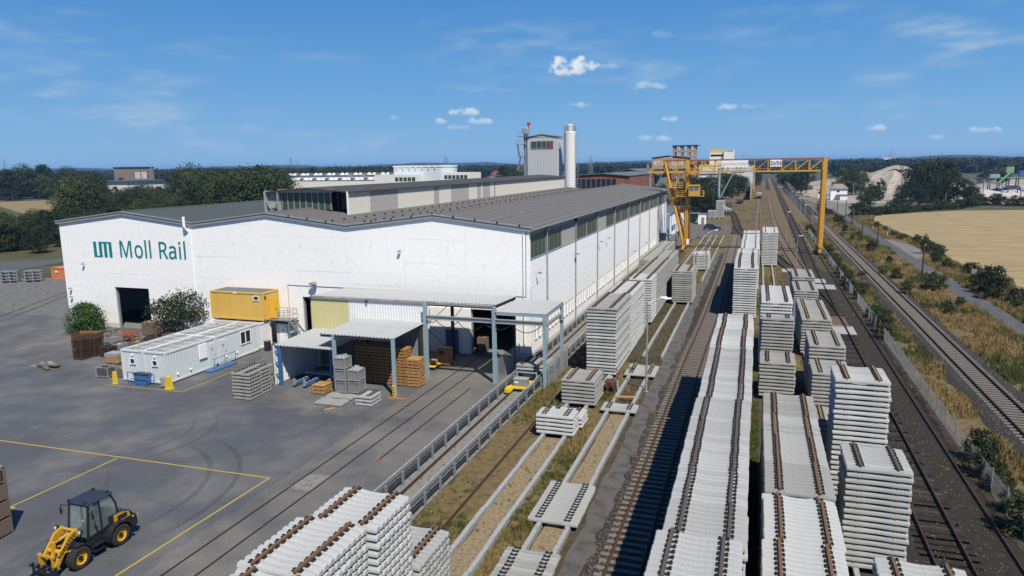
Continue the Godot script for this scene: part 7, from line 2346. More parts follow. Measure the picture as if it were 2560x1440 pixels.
# ---------------------------------------------------------------- gantry crane
func build_crane() -> void:
	var t := thing("gantry_crane", "tall yellow gantry crane spanning the tracks on two legs", "crane")
	var za := -151.4
	var zb := -153.6
	var y0 := 16.3
	var y1 := 18.65
	for z in [za, zb]:
		for y in [[y0, -21.8, 12.6], [y1, -18.5, 12.6]]:
			var b := Bld.new()
			b.lbox(y[1], y[2], y[0] - 0.14, y[0] + 0.14, z - 0.12, z + 0.12)
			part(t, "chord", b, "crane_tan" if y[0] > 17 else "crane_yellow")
		var xs := [-18.5, -16.0, -13.5, -10.95, -8.4, -5.9, -3.35, -0.8, 1.72, 4.25, 6.8, 9.3, 11.8]
		for i in xs.size():
			var b := Bld.new()
			b.lbox(xs[i] - 0.07, xs[i] + 0.07, y0 + 0.14, y1 - 0.14, z - 0.07, z + 0.07)
			part(t, "truss_post", b, "crane_yellow")
			if i:
				var d := Bld.new()
				if xs[i] < -0.5: d.bar(Vector3(xs[i - 1], y1 - 0.1, z), Vector3(xs[i], y0 + 0.1, z), 0.1, 0.1)
				else: d.bar(Vector3(xs[i - 1], y0 + 0.1, z), Vector3(xs[i], y1 - 0.1, z), 0.1, 0.1)
				part(t, "truss_diagonal", d, "crane_yellow")
		var e := Bld.new()
		e.bar(Vector3(-21.6, y0, z), Vector3(-18.5, y1, z), 0.12, 0.12)
		part(t, "truss_diagonal", e, "crane_yellow")
	for k in 12:
		var x := -20.0 + k * 2.85
		var b := Bld.new()
		b.lbox(x - 0.06, x + 0.06, y0 - 0.08, y0 + 0.08, zb + 0.12, za - 0.12)
		part(t, "cross_tie", b, "crane_yellow")
	# walkway and hand rail
	var w := Bld.new()
	w.lbox(-13.0, 12.0, y0 + 0.16, y0 + 0.2, za - 0.3, za - 0.95)
	part(t, "walkway", w, "crane_tan")
	var hr := Bld.new()
	for h in [0.55, 1.05]: hr.tube(Vector3(-13.0, y0 + h, za - 0.3), Vector3(12.0, y0 + h, za - 0.3), 0.03, 0.03, 5)
	for k in 18: hr.tube(Vector3(-13.0 + k * 1.47, y0 + 0.2, za - 0.3), Vector3(-13.0 + k * 1.47, y0 + 1.05, za - 0.3), 0.03, 0.03, 5)
	part(t, "handrail", hr, "crane_yellow")
	# legs
	for z in [-151.2, -157.2]:
		var b := Bld.new()
		b.bar(Vector3(12.05, 1.3, z), Vector3(12.05, y1 + 0.1, z if z > -153 else -153.8), 0.6, 0.75)
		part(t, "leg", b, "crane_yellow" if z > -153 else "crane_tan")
		var c := Bld.new()
		c.bar(Vector3(-13.65, 1.6, z), Vector3(-13.65, y1 + 0.1, z if z > -153 else -153.8), 0.62, 0.62)
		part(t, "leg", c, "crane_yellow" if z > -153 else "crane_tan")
		var d := Bld.new()
		d.tube(Vector3(-14.2, 1.5, z), Vector3(-18.3, y1 - 0.2, z if z > -153 else -153.8), 0.27, 0.3, 10)
		part(t, "leg", d, "crane_yellow" if z > -153 else "crane_tan")
		for x in [-14.2, 11.85]:
			var bo := Bld.new()
			bo.cbox(Vector3(x, 0.75, z), Vector3(0.5, 0.7, 2.2), 0.08)
			var bp := part(t, "bogie", bo, "crane_yellow")
			for k in [-0.75, 0.75]:
				var wl := Bld.new()
				wl.tube(Vector3(x - 0.1, 0.46, z + k), Vector3(x + 0.1, 0.46, z + k), 0.3, 0.3, 14)
				part(bp, "wheel", wl, "rail_rust")
	for x in [[-14.0, 0.95], [12.0, 1.0]]:
		pbox(t, "sill_beam", "crane_yellow" if x[0] < 0 else "crane_tan", x[0] - 0.25, x[0] + 0.25, x[1], x[1] + 0.55, -150.6, -157.8)
	pbox(t, "buffer_box", "sign_white", -13.5, -13.0, 1.6, 2.7, -150.6, -150.9)
	# cab and stairs at the left leg
	thing_part_cab(t)
	for p in [[-17.3, -14.4, 13.25], [-16.0, -13.2, 11.5], [-13.4, -11.2, 16.0]]:
		var b := Bld.new()
		b.lbox(p[0], p[1], p[2] - 0.1, p[2], -150.0, -151.6)
		var pf := part(t, "platform", b, "crane_yellow")
		var rb := Bld.new()
		for h in [0.35, 0.7, 1.05]:
			rb.tube(Vector3(p[0], p[2] + h, -150.02), Vector3(p[1], p[2] + h, -150.02), 0.035, 0.035, 5)
			rb.tube(Vector3(p[0], p[2] + h, -151.58), Vector3(p[1], p[2] + h, -151.58), 0.035, 0.035, 5)
			rb.tube(Vector3(p[0], p[2] + h, -150.02), Vector3(p[0], p[2] + h, -151.58), 0.035, 0.035, 5)
		for k in 5:
			var x := lerpf(p[0], p[1], k / 4.0)
			rb.tube(Vector3(x, p[2], -150.02), Vector3(x, p[2] + 1.05, -150.02), 0.035, 0.035, 5)
		part(pf, "railing", rb, "crane_yellow")
	var ld := Bld.new()
	for x in [-0.22, 0.22]:
		ld.bar(Vector3(-13.65 + x, 1.6, -150.75), Vector3(-13.65 + x, 11.5, -150.75), 0.05, 0.05)
		ld.bar(Vector3(-13.65 + x, 11.5, -150.6), Vector3(-13.65 + x, 16.0, -150.6), 0.05, 0.05)
	for k in 40: ld.bar(Vector3(-13.87, 1.8 + k * 0.34, -150.7), Vector3(-13.43, 1.8 + k * 0.34, -150.7), 0.03, 0.03)
	part(t, "ladder", ld, "crane_yellow")
	var bc := Bld.new()
	for s in [[-13.7, 5.0, -16.2, 10.6], [-13.7, 10.8, -15.6, 8.0], [-13.7, 12.0, -17.0, 13.8]]: bc.bar(Vector3(s[0], s[1], -151.2), Vector3(s[2], s[3], -151.2), 0.12, 0.12)
	part(t, "leg_brace", bc, "crane_tan")
	# festoon cables under the left end
	var fc := Bld.new()
	for j in 6:
		for k in 8:
			var a := k / 8.0
			var c2 := (k + 1) / 8.0
			fc.tube(Vector3(-21.4 + j * 1.1 + a * 1.1, 16.1 - 1.4 * 4.0 * a * (1 - a) * 0.6, -151.3), Vector3(-21.4 + j * 1.1 + c2 * 1.1, 16.1 - 1.4 * 4.0 * c2 * (1 - c2) * 0.6, -151.3), 0.06, 0.06, 5, false)
	part(t, "festoon_cable", fc, "black")
	# hoist
	var ho := Bld.new()
	ho.cbox(Vector3(-18.0, 15.7, -152.5), Vector3(1.6, 0.8, 1.4), 0.1)
	part(t, "hoist_trolley", ho, "crane_tan")
	# load beam hanging by the hall
	var lb := Bld.new()
	lb.lbox(-17.4, -14.2, 7.0, 7.3, -166.0, -169.0)
	part(t, "maintenance_deck", lb, "crane_tan")
	var hk := Bld.new()
	for x in [-17.2, -14.6]: hk.tube(Vector3(x, 7.3, -166.2), Vector3(x + 0.3, 16.2, -153.6), 0.04, 0.04, 5)
	hk.cbox(Vector3(-15.8, 7.9, -167.4), Vector3(1.6, 1.1, 1.2), 0.15)
	part(t, "spare_winch", hk, "rust")
	# signs
	var s1 := pbox(t, "name_sign", "sign_white", -7.15, -2.0, 17.2, 18.5, za + 0.14, za + 0.19)
	part(s1, "lettering", text_mesh("Leonhard-Moll", 0.8, 0.02), "sign_grey", Vector3(-4.57, 17.82, za + 0.2))
	var s2 := pbox(t, "load_sign", "sign_white", 2.05, 4.15, 17.2, 18.5, za + 0.14, za + 0.19)
	part(s2, "lettering", text_mesh("2x5t", 1.05, 0.02, true), "black", Vector3(3.1, 17.85, za + 0.2))

func thing_part_cab(t: Node3D) -> void:
	var b := Bld.new()
	b.lbox(-13.2, -11.1, 11.5, 12.5, -149.3, -151.3)
	b.lbox(-13.2, -11.1, 13.5, 13.75, -149.2, -151.4)
	for x in [-13.15, -12.2, -11.15]:
		for z in [-149.35, -151.25]: b.lbox(x - 0.06, x + 0.06, 12.5, 13.5, z - 0.06, z + 0.06)
	var c := part(t, "operator_cab", b, "crane_yellow")
	pbox(c, "window", "cab_glass", -13.1, -11.2, 12.5, 13.5, -149.33, -149.31)
	pbox(c, "back_panel", "crane_tan", -13.1, -11.2, 12.5, 13.5, -151.3, -151.27)
	var hr := Bld.new()
	for h in [0.6, 1.1]:
		hr.tube(Vector3(-11.1, 11.5 + h, -149.3), Vector3(-10.3, 11.5 + h, -149.3), 0.04, 0.04, 5)
		hr.tube(Vector3(-10.3, 11.5 + h, -149.3), Vector3(-10.3, 11.5 + h, -151.3), 0.04, 0.04, 5)
	for z in [-149.3, -150.3, -151.3]: hr.tube(Vector3(-10.3, 11.5, z), Vector3(-10.3, 12.6, z), 0.04, 0.04, 5)
	hr.lbox(-11.1, -10.3, 11.42, 11.5, -149.3, -151.3)
	part(c, "balcony", hr, "crane_yellow")

# ---------------------------------------------------------------- along the tracks
func lamp_post(label: String, grp: String, at: Vector3, h: float, arm: Vector3, heads: int, r := 0.07) -> void:
	var t := thing("lamp_post", label, "lamp post", grp, at)
	var b := Bld.new()
	b.tube(Vector3.ZERO, Vector3(0, h, 0), r, r * 0.65, 8)
	part(t, "pole", b, "galv")
	pbox(t, "base_plate", "grey_trim", -0.18, 0.18, 0, 0.05, -0.18, 0.18)
	var a := Bld.new()
	var p := Vector3(0, h - 0.05, 0)
	for k in 5:
		var f := (k + 1) / 5.0
		var q := Vector3(arm.x * f, h - 0.05 + sin(f * PI / 2) * arm.y, arm.z * f)
		a.tube(p, q, r * 0.6, r * 0.55, 6)
		p = q
	part(t, "arm", a, "galv")
	for k in heads:
		var hb := Bld.new()
		var d := Vector3(arm.x, 0, arm.z).normalized()
		var side := d.cross(Vector3.UP)
		hb.cbox(p + d * 0.2 + side * (k - (heads - 1) * 0.5) * 0.55, Vector3(0.3, 0.12, 0.62), 0.04, Basis(side, Vector3.UP, -d))
		part(t, "lamp_head", hb, "white_trim")

func build_rail_side() -> void:
	lamp_post("tall grey lamp post with two white heads beside the sleeper beams", "yard lamp posts", Vector3(-7.84, 0, -55.7), 7.2, Vector3(1.1, 0.35, -1.0), 2, 0.09)
	lamp_post("swan necked lamp post in front of the small white stack", "yard lamp posts", Vector3(-7.6, 0, -122.0), 6.6, Vector3(1.2, 0.5, -1.2), 1)
	lamp_post("lamp post with bright head before the farthest grey block", "yard lamp posts", Vector3(6.95, 0, -135.0), 5.2, Vector3(0.3, 0.1, 0.2), 1)
	lamp_post("thin grey pole between far tracks left of the crane leg", "yard lamp posts", Vector3(6.2, 0, -164.8), 7.5, Vector3(0.2, 0.05, 0), 1, 0.06)
	lamp_post("lamp post beside the parked dark car", "yard lamp posts", Vector3(-7.74, 0, -200.8), 6.6, Vector3(-0.6, 0.2, 0), 1)
	lamp_post("second lamp post behind the parked dark car", "yard lamp posts", Vector3(-8.2, 0, -239.8), 7.0, Vector3(-0.6, 0.2, 0), 1)
	var i := 0
	for z in [-203.0, -239.0, -270.0, -302.0, -325.0, -345.0, -365.0, -385.0, -408.0, -435.0]:
		i += 1
		lamp_post("%s lamp post from the crane in the row by far tracks" % ordinal(i), "lamp posts along the far tracks", Vector3(13.5 + i * 0.28, 0, z), 6.8, Vector3(-1.5, 0.15, 0), 1, 0.08)
	# galvanised mesh fence on the right
	var t := thing("chain_link_fence", "long galvanised mesh fence on the right between two tracks", "fence")
	var pb := Bld.new()
	for k in 40: pb.lbox(-0.003, 0.003, 0.04, 1.3, -0.065 * k - 0.003, -0.065 * k + 0.003)
	for k in 8: pb.lbox(-0.004, 0.004, 0.06 + k * 0.175, 0.067 + k * 0.175, 0, -2.6)
	var pm := pb.mesh()
	var sb := Bld.new()
	sb.tube(Vector3.ZERO, Vector3(0, 1.45, 0), 0.035, 0.035, 6)
	var sm := sb.mesh()
	for k in 62:
		var z := -38.0 - k * 2.6
		part(t, "post", sm, "galv", Vector3(12.75, 0, z))
		if k in [16, 17, 24, 25, 33, 40]: continue
		part(t, "mesh_panel", pm, "galv", Vector3(12.75, 0, z))
	# poles, delineators and signs by the road
	i = 0
	for p in [[23.95, -120.8, 5.6], [24.3, -167.0, 5.6], [22.6, -177.3, 5.2], [24.3, -211.0, 5.4], [24.4, -252.0, 5.5], [24.3, -292.0, 5.6], [24.2, -330.0, 5.6], [28.0, -262.0, 5.6]]:
		i += 1
		var u := thing("utility_pole", "%s dark wooden utility pole along the road, counting from the camera" % ordinal(i), "pole", "wooden poles by the road", Vector3(p[0], 0, p[1]))
		var b := Bld.new()
		b.tube(Vector3.ZERO, Vector3(0, p[2], 0), 0.13, 0.09, 8)
		part(u, "shaft", b, "pole_wood")
		var c := Bld.new()
		c.tube(Vector3(0.1, p[2] - 0.15, 0), Vector3(0.1, p[2] + 0.02, 0), 0.06, 0.05, 8)
		part(u, "insulator", c, "white_trim")
	i = 0
	for p in [[29.66, -119.6], [30.0, -142.0], [30.3, -194.0], [29.3, -211.0]]:
		i += 1
		var d := thing("marker_post", "%s white roadside marker post counting from the camera" % ordinal(i), "post", "white marker posts", Vector3(p[0], 0, p[1]))
		pbox(d, "shaft", "sign_white", -0.06, 0.06, 0, 0.95, -0.05, 0.05)
		pbox(d, "reflector_band", "black", -0.062, 0.062, 0.72, 0.86, -0.052, 0.052)
	for p in [[31.0, -122.0, "grey back of a road sign by the big roadside bush"], [31.6, -200.0, "grey back of a triangular road sign at the field edge"], [24.6, -118.5, "small grey sign board at the first wooden pole"]]:
		var d := thing("road_sign", p[2], "sign", "road signs", Vector3(p[0], 0, p[1]))
		pbox(d, "post", "galv", -0.03, 0.03, 0, 1.9, -0.03, 0.03)
		var b := Bld.new()
		if p[0] > 31.3: b.ext(PackedVector2Array([Vector2(-0.45, 1.3), Vector2(0.45, 1.3), Vector2(0, 2.1)]), 0.02, tfm(Vector3.RIGHT, Vector3.UP, Vector3.BACK, Vector3(0, 0, 0.03)))
		else: b.lbox(-0.35, 0.35, 1.2, 1.95, 0.03, 0.05)
		part(d, "board", b, "grey_trim")
	# hub wheels of the old bogie beside the tall stack
	var og := thing("rusty_machine", "rusty bulky machine part with blue arm beside tall stack", "machine", "", Vector3(-10.6, 0, -55.0))
	var ob := Bld.new()
	ob.cbox(Vector3(0, 0.55, 0), Vector3(0.9, 0.9, 0.8), 0.15)
	part(og, "block", ob, "rust")
	for s in [-0.25, 0.25]:
		var c := Bld.new()
		c.tube(Vector3(s - 0.08, 0.6, 0.42), Vector3(s + 0.08, 0.6, 0.42), 0.3, 0.3, 12)
		part(og, "roller", c, "rust")
	var oa := Bld.new()
	oa.bar(Vector3(0.7, 0.0, 0.2), Vector3(0.6, 1.0, 0.1), 0.1, 0.14)
	part(og, "arm", oa, "steel_blue")
	# car
	car(Vector3(-11.3, 0.012, -203.0))
	# standing person
	var bb := body_mesh([[Vector3(0.1, 0.1, 0), Vector3(0.11, 0.5, 0.02), 0.055, 0.07], [Vector3(0.11, 0.5, 0.02), Vector3(0.09, 0.92, 0), 0.075, 0.1], [Vector3(-0.1, 0.1, 0.1), Vector3(-0.11, 0.5, 0.04), 0.055, 0.07], [Vector3(-0.11, 0.5, 0.04), Vector3(-0.09, 0.92, 0), 0.075, 0.1], [Vector3(0.1, 0.05, 0.02), Vector3(0.1, 0.04, 0.15), 0.05, 0.04], [Vector3(-0.1, 0.05, 0.12), Vector3(-0.1, 0.04, 0.25), 0.05, 0.04], [Vector3(0, 0.95, 0), Vector3(0, 1.35, 0), 0.15, 0.16], [Vector3(-0.17, 1.42, 0), Vector3(0.17, 1.42, 0), 0.08, 0.08], [Vector3(0.2, 1.4, 0), Vector3(0.26, 1.12, -0.04), 0.06, 0.05], [Vector3(0.26, 1.12, -0.04), Vector3(0.25, 0.87, 0.06), 0.048, 0.036], [Vector3(-0.2, 1.4, 0), Vector3(-0.26, 1.12, -0.04), 0.06, 0.05], [Vector3(-0.26, 1.12, -0.04), Vector3(-0.25, 0.87, 0.06), 0.048, 0.036], [Vector3(0, 1.45, 0), Vector3(0, 1.55, 0.01), 0.055, 0.05], [Vector3(0, 1.62, 0.0), Vector3(0, 1.68, 0.0), 0.085, 0.09]], 0.035, 0.05)
	var pe := solo("person", bb, "cloth_dark", "person in dark clothes standing by the annex's blue door", "person", "", Vector3(-18.2, 0.012, -181.5), 0.4)
	head_on(pe, Vector3(0, 1.66, 0.02), 0.0)
	for s in [-1.0, 1.0]: part(pe, "hand", hand_mesh(), "skin", Vector3(s * 0.25, 0.84, 0.05), 0.0)
	# flat wagons
	for g in [[-9.2, -262.0, -30.0, 0.22, "flat wagon loaded with sleepers on the curving track", 3], [-6.8, -336.0, -14.0, 0.1, "dark empty flat wagon beyond the loaded one", 0], [0.7, -384.0, -14.0, -0.005, "flat wagon carrying a pale sleeper stack on the far track", 5]]:
		var wg := thing("flat_wagon", g[4], "wagon", "flat railway wagons", Vector3(g[0], 0.2, g[1]), g[3])
		pbox(wg, "deck", "rust" if g[5] == 3 else "steel_dark", -1.4, 1.4, 0.9, 1.2, 0, g[2])
		for z in [-1.5, -3.3, g[2] + 1.5, g[2] + 3.3]:
			for x in [-0.75, 0.75]:
				var b := Bld.new()
				b.tube(Vector3(x - 0.07, 0.46, z), Vector3(x + 0.07, 0.46, z), 0.45, 0.45, 16)
				part(wg, "wheel", b, "rail_rust")
		for z in [-2.4, g[2] + 2.4]: pbox(wg, "bogie", "steel_dark", -0.9, 0.9, 0.5, 0.9, z - 1.2, z + 1.2)
		for x in [-0.9, 0.9]:
			var b := Bld.new()
			b.tube(Vector3(x, 1.0, 0), Vector3(x, 1.0, 0.5), 0.12, 0.2, 8)
			part(wg, "buffer", b, "steel_dark")
		for L in g[5]:
			var z := -1.0
			while z > g[2] + 1.0:
				var b := Bld.new()
				b.cbox(Vector3(0, 1.31 + L * 0.28, z - 1.2), Vector3(2.6, 0.21, 2.35), 0.03)
				part(wg, "sleeper_load", b, "con_pale")
				z -= 2.6
	# sliding gate, white cabin and frame by the car park
	var wc := thing("white_cabin", "small white cabin behind the car park", "cabin", "", Vector3(-15.5, 0, -223.0))
	pbox(wc, "wall", "wall_white", -1.1, 1.1, 0, 3.0, -1.4, 1.0)
	pbox(wc, "roof", "grey_trim", -1.25, 1.25, 3.0, 3.15, -1.55, 1.15)
	pbox(wc, "door", "grey_trim", -0.2, 0.7, 0, 2.1, 1.0, 1.04)
	var gf := thing("carport", "dark steel carport frame beside the white cabin", "carport", "", Vector3(-18.6, 0, -226.0))
	for x in [-1.8, 1.8]: pbox(gf, "post", "steel_dark", x - 0.08, x + 0.08, 0, 2.9, -0.1, 0.1)
	pbox(gf, "roof", "steel_grey", -2.0, 2.0, 2.9, 3.05, -3.0, 0.2)
	pbox(gf, "back", "plant_green", -1.8, 1.8, 0.0, 2.6, -2.9, -2.8)
	# yellow ball and small slabs on the right
	for s in [[8.6, -117.5, 2.3], [8.9, -83.0, 2.0], [6.0, -128.0, 2.0], [9.4, -112.0, 2.4]]:
		var b := Bld.new()
		b.lbox(-s[2] / 2 - 0.6, s[2] / 2 + 0.6, -0.02, 0.05, -2.0, 2.0)
		solo("crossing_slab", b, "con_pale", "pale concrete crossing slab, %s along the right hand track" % ["third from camera", "nearest", "farthest", "second"][[8.6, 8.9, 6.0, 9.4].find(s[0])], "slab", "concrete crossing slabs", Vector3(s[0], 0, s[1]))

func car(at: Vector3) -> void:
	var t := thing("parked_car", "dark blue estate car parked sideways behind the crane", "car", "", at, 0.03)
	var L := 2.35
	var body := PackedVector2Array([Vector2(-L, 0.35), Vector2(-L, 0.85), Vector2(-L + 0.15, 1.0), Vector2(-0.95, 1.02), Vector2(1.1, 0.98), Vector2(2.1, 0.86), Vector2(L, 0.66), Vector2(L, 0.35)])
	var b := Bld.new()
	b.ext(body, 1.86, tfm(Vector3.RIGHT, Vector3.UP, Vector3.BACK, Vector3(0, 0, -0.93)))
	part(t, "body", b, "car_paint")
	var c := Bld.new()
	var lo := [[-2.2, 1.0, 0.86], [-1.9, 1.55, 0.72], [0.0, 1.64, 0.72], [0.35, 1.55, 0.72], [1.15, 0.99, 0.84]]
	var P := func(k: int, s: float) -> Vector3: return Vector3(lo[k][0], lo[k][1], lo[k][2] * s)
	for s in [-1.0, 1.0]:
		for k in 3: c.qo(P.call(0, s).lerp(P.call(4, s), k / 3.0), P.call(0, s).lerp(P.call(4, s), (k + 1) / 3.0), P.call([1, 2, 3][k] if k < 2 else 3, s), P.call([1, 1, 2][k], s), Vector3(-0.5, 1.2, 0))
	for k in 4: c.qo(P.call(k, -1.0), P.call(k, 1.0), P.call(k + 1, 1.0), P.call(k + 1, -1.0), Vector3(-0.5, 1.1, 0))
	part(t, "cabin", c, "car_glass")
	var r := Bld.new()
	r.cbox(Vector3(-0.85, 1.63, 0), Vector3(2.1, 0.07, 1.42), 0.03)
	part(t, "roof", r, "car_paint")
	var pl := Bld.new()
	for s in [-1.0, 1.0]:
		for x in [[-1.1, -1.1], [0.05, 0.0]]: pl.bar(Vector3(x[0], 1.0, s * 0.875), Vector3(x[1], 1.6, s * 0.735), 0.07, 0.04)
	part(t, "pillar", pl, "car_paint")
	for x in [-1.4, 1.45]:
		for z in [-0.8, 0.8]:
			var w := Bld.new()
			w.tube(Vector3(x, 0.34, z - 0.14), Vector3(x, 0.34, z + 0.14), 0.34, 0.34, 16)
			var o := part(t, "wheel", w, "tyre")
			var rr := Bld.new()
			rr.tube(Vector3(x, 0.34, z + 0.14 * signf(z)), Vector3(x, 0.34, z + 0.15 * signf(z)), 0.22, 0.22, 12)
			part(o, "rim", rr, "galv")
	for z in [-0.7, 0.7]:
		pbox(t, "headlight", "lamp_glass", L - 0.02, L + 0.012, 0.62, 0.72, z - 0.16, z + 0.16)
		pbox(t, "tail_light", "red", -L - 0.012, -L + 0.02, 0.7, 0.85, z - 0.14, z + 0.14)

# ---------------------------------------------------------------- far buildings, quarry
func wbox(t: Node, nm: String, mat: String, x0: float, x1: float, y0: float, y1: float, z0: float, z1: float) -> MeshInstance3D:
	return pbox(t, nm, mat, x0, x1, y0, y1, z0, z1)

func heap_mesh(rad: float, h: float, sd: int, stretch := 1.0) -> Bld:
	var nz := FastNoiseLite.new()
	nz.seed = sd
	nz.frequency = 0.07
	nz.fractal_octaves = 4
	var b := Bld.new()
	var K := 40
	var R := 18
	var P := func(i: int, j: int) -> Vector3:
		var a := TAU * (i % K) / K
		var f := float(j) / R
		var rr: float = rad * f * (1.0 + nz.get_noise_2d(cos(a) * 20, sin(a) * 20) * 0.22)
		var y: float = h * (1.0 - pow(f, 1.15)) + nz.get_noise_2d(cos(a) * rr * 1.3, sin(a) * rr * 1.3) * h * 0.16 * (1.0 - absf(f - 0.55) * 1.6)
		if f > 0.98: y = -0.1
		return Vector3(cos(a) * rr * stretch, y, sin(a) * rr)
	for i in K:
		for j in R:
			if j == 0: b._to(P.call(i, 0), P.call(i, 1), P.call(i + 1, 1), Vector3.UP)
			else:
				b._to(P.call(i, j), P.call(i, j + 1), P.call(i + 1, j + 1), Vector3.UP); b._to(P.call(i, j), P.call(i + 1, j + 1), P.call(i + 1, j), Vector3.UP)
	return b

func conveyor(label: String, a: Vector3, c: Vector3, legs: int, mat: String) -> void:
	var t := thing("conveyor", label, "conveyor", "quarry conveyors")
	var b := Bld.new()
	for z in [-0.6, 0.6]:
		for y in [0.0, 1.0]: b.bar(a + Vector3(0, y, z), c + Vector3(0, y, z), 0.14, 0.14)
	var n := int((c - a).length() / 2.5)
	for k in n:
		var p := a.lerp(c, k / float(n))
		var q := a.lerp(c, (k + 1) / float(n))
		for z in [-0.6, 0.6]: b.bar(p + Vector3(0, 0, z), q + Vector3(0, 1.0, z), 0.09, 0.09)
	part(t, "frame", b, mat)
	var bl := Bld.new()
	bl.bar(a + Vector3(0, 0.6, 0), c + Vector3(0, 0.6, 0), 0.9, 0.1)
	part(t, "belt", bl, "black")
	for k in legs:
		var p := a.lerp(c, (k + 0.7) / float(legs))
		if p.y < 1.0: continue
		var l := Bld.new()
		for z in [-0.9, 0.9]: l.bar(Vector3(p.x, 0, p.z + z), Vector3(p.x, p.y, p.z + z * 0.6), 0.2, 0.2)
		l.bar(Vector3(p.x, p.y * 0.5, p.z - 0.8), Vector3(p.x, p.y * 0.5, p.z + 0.8), 0.12, 0.12)
		part(t, "leg", l, mat)

func pylon(label: String, at: Vector3, h: float) -> void:
	var t := thing("power_pylon", label, "pylon", "power pylons on the horizon", at)
	var b := Bld.new()
	var w := h * 0.085
	for sx in [-1.0, 1.0]:
		for sz in [-1.0, 1.0]:
			b.bar(Vector3(sx * w, 0, sz * w), Vector3(sx * w * 0.22, h * 0.62, sz * w * 0.22), h * 0.008, h * 0.008)
			b.bar(Vector3(sx * w * 0.22, h * 0.62, sz * w * 0.22), Vector3(0, h, 0), h * 0.007, h * 0.007)
	for k in 5:
		var f := k / 5.0
		var f2 := (k + 1) / 5.0
		var a := lerpf(w, w * 0.22, f)
		var c := lerpf(w, w * 0.22, f2)
		for s in [-1.0, 1.0]: b.bar(Vector3(-a * s, h * 0.62 * f, w * 0.5), Vector3(c * s, h * 0.62 * f2, w * 0.4), h * 0.005, h * 0.005)
	part(t, "tower", b, "pylon")
	for k in 3:
		var y := h * (0.62 + k * 0.13)
		var l: float = h * [0.13, 0.18, 0.12][k]
		var c := Bld.new()
		c.bar(Vector3(-l, y, 0), Vector3(l, y, 0), h * 0.008, h * 0.012)
		part(t, "cross_arm", c, "pylon")

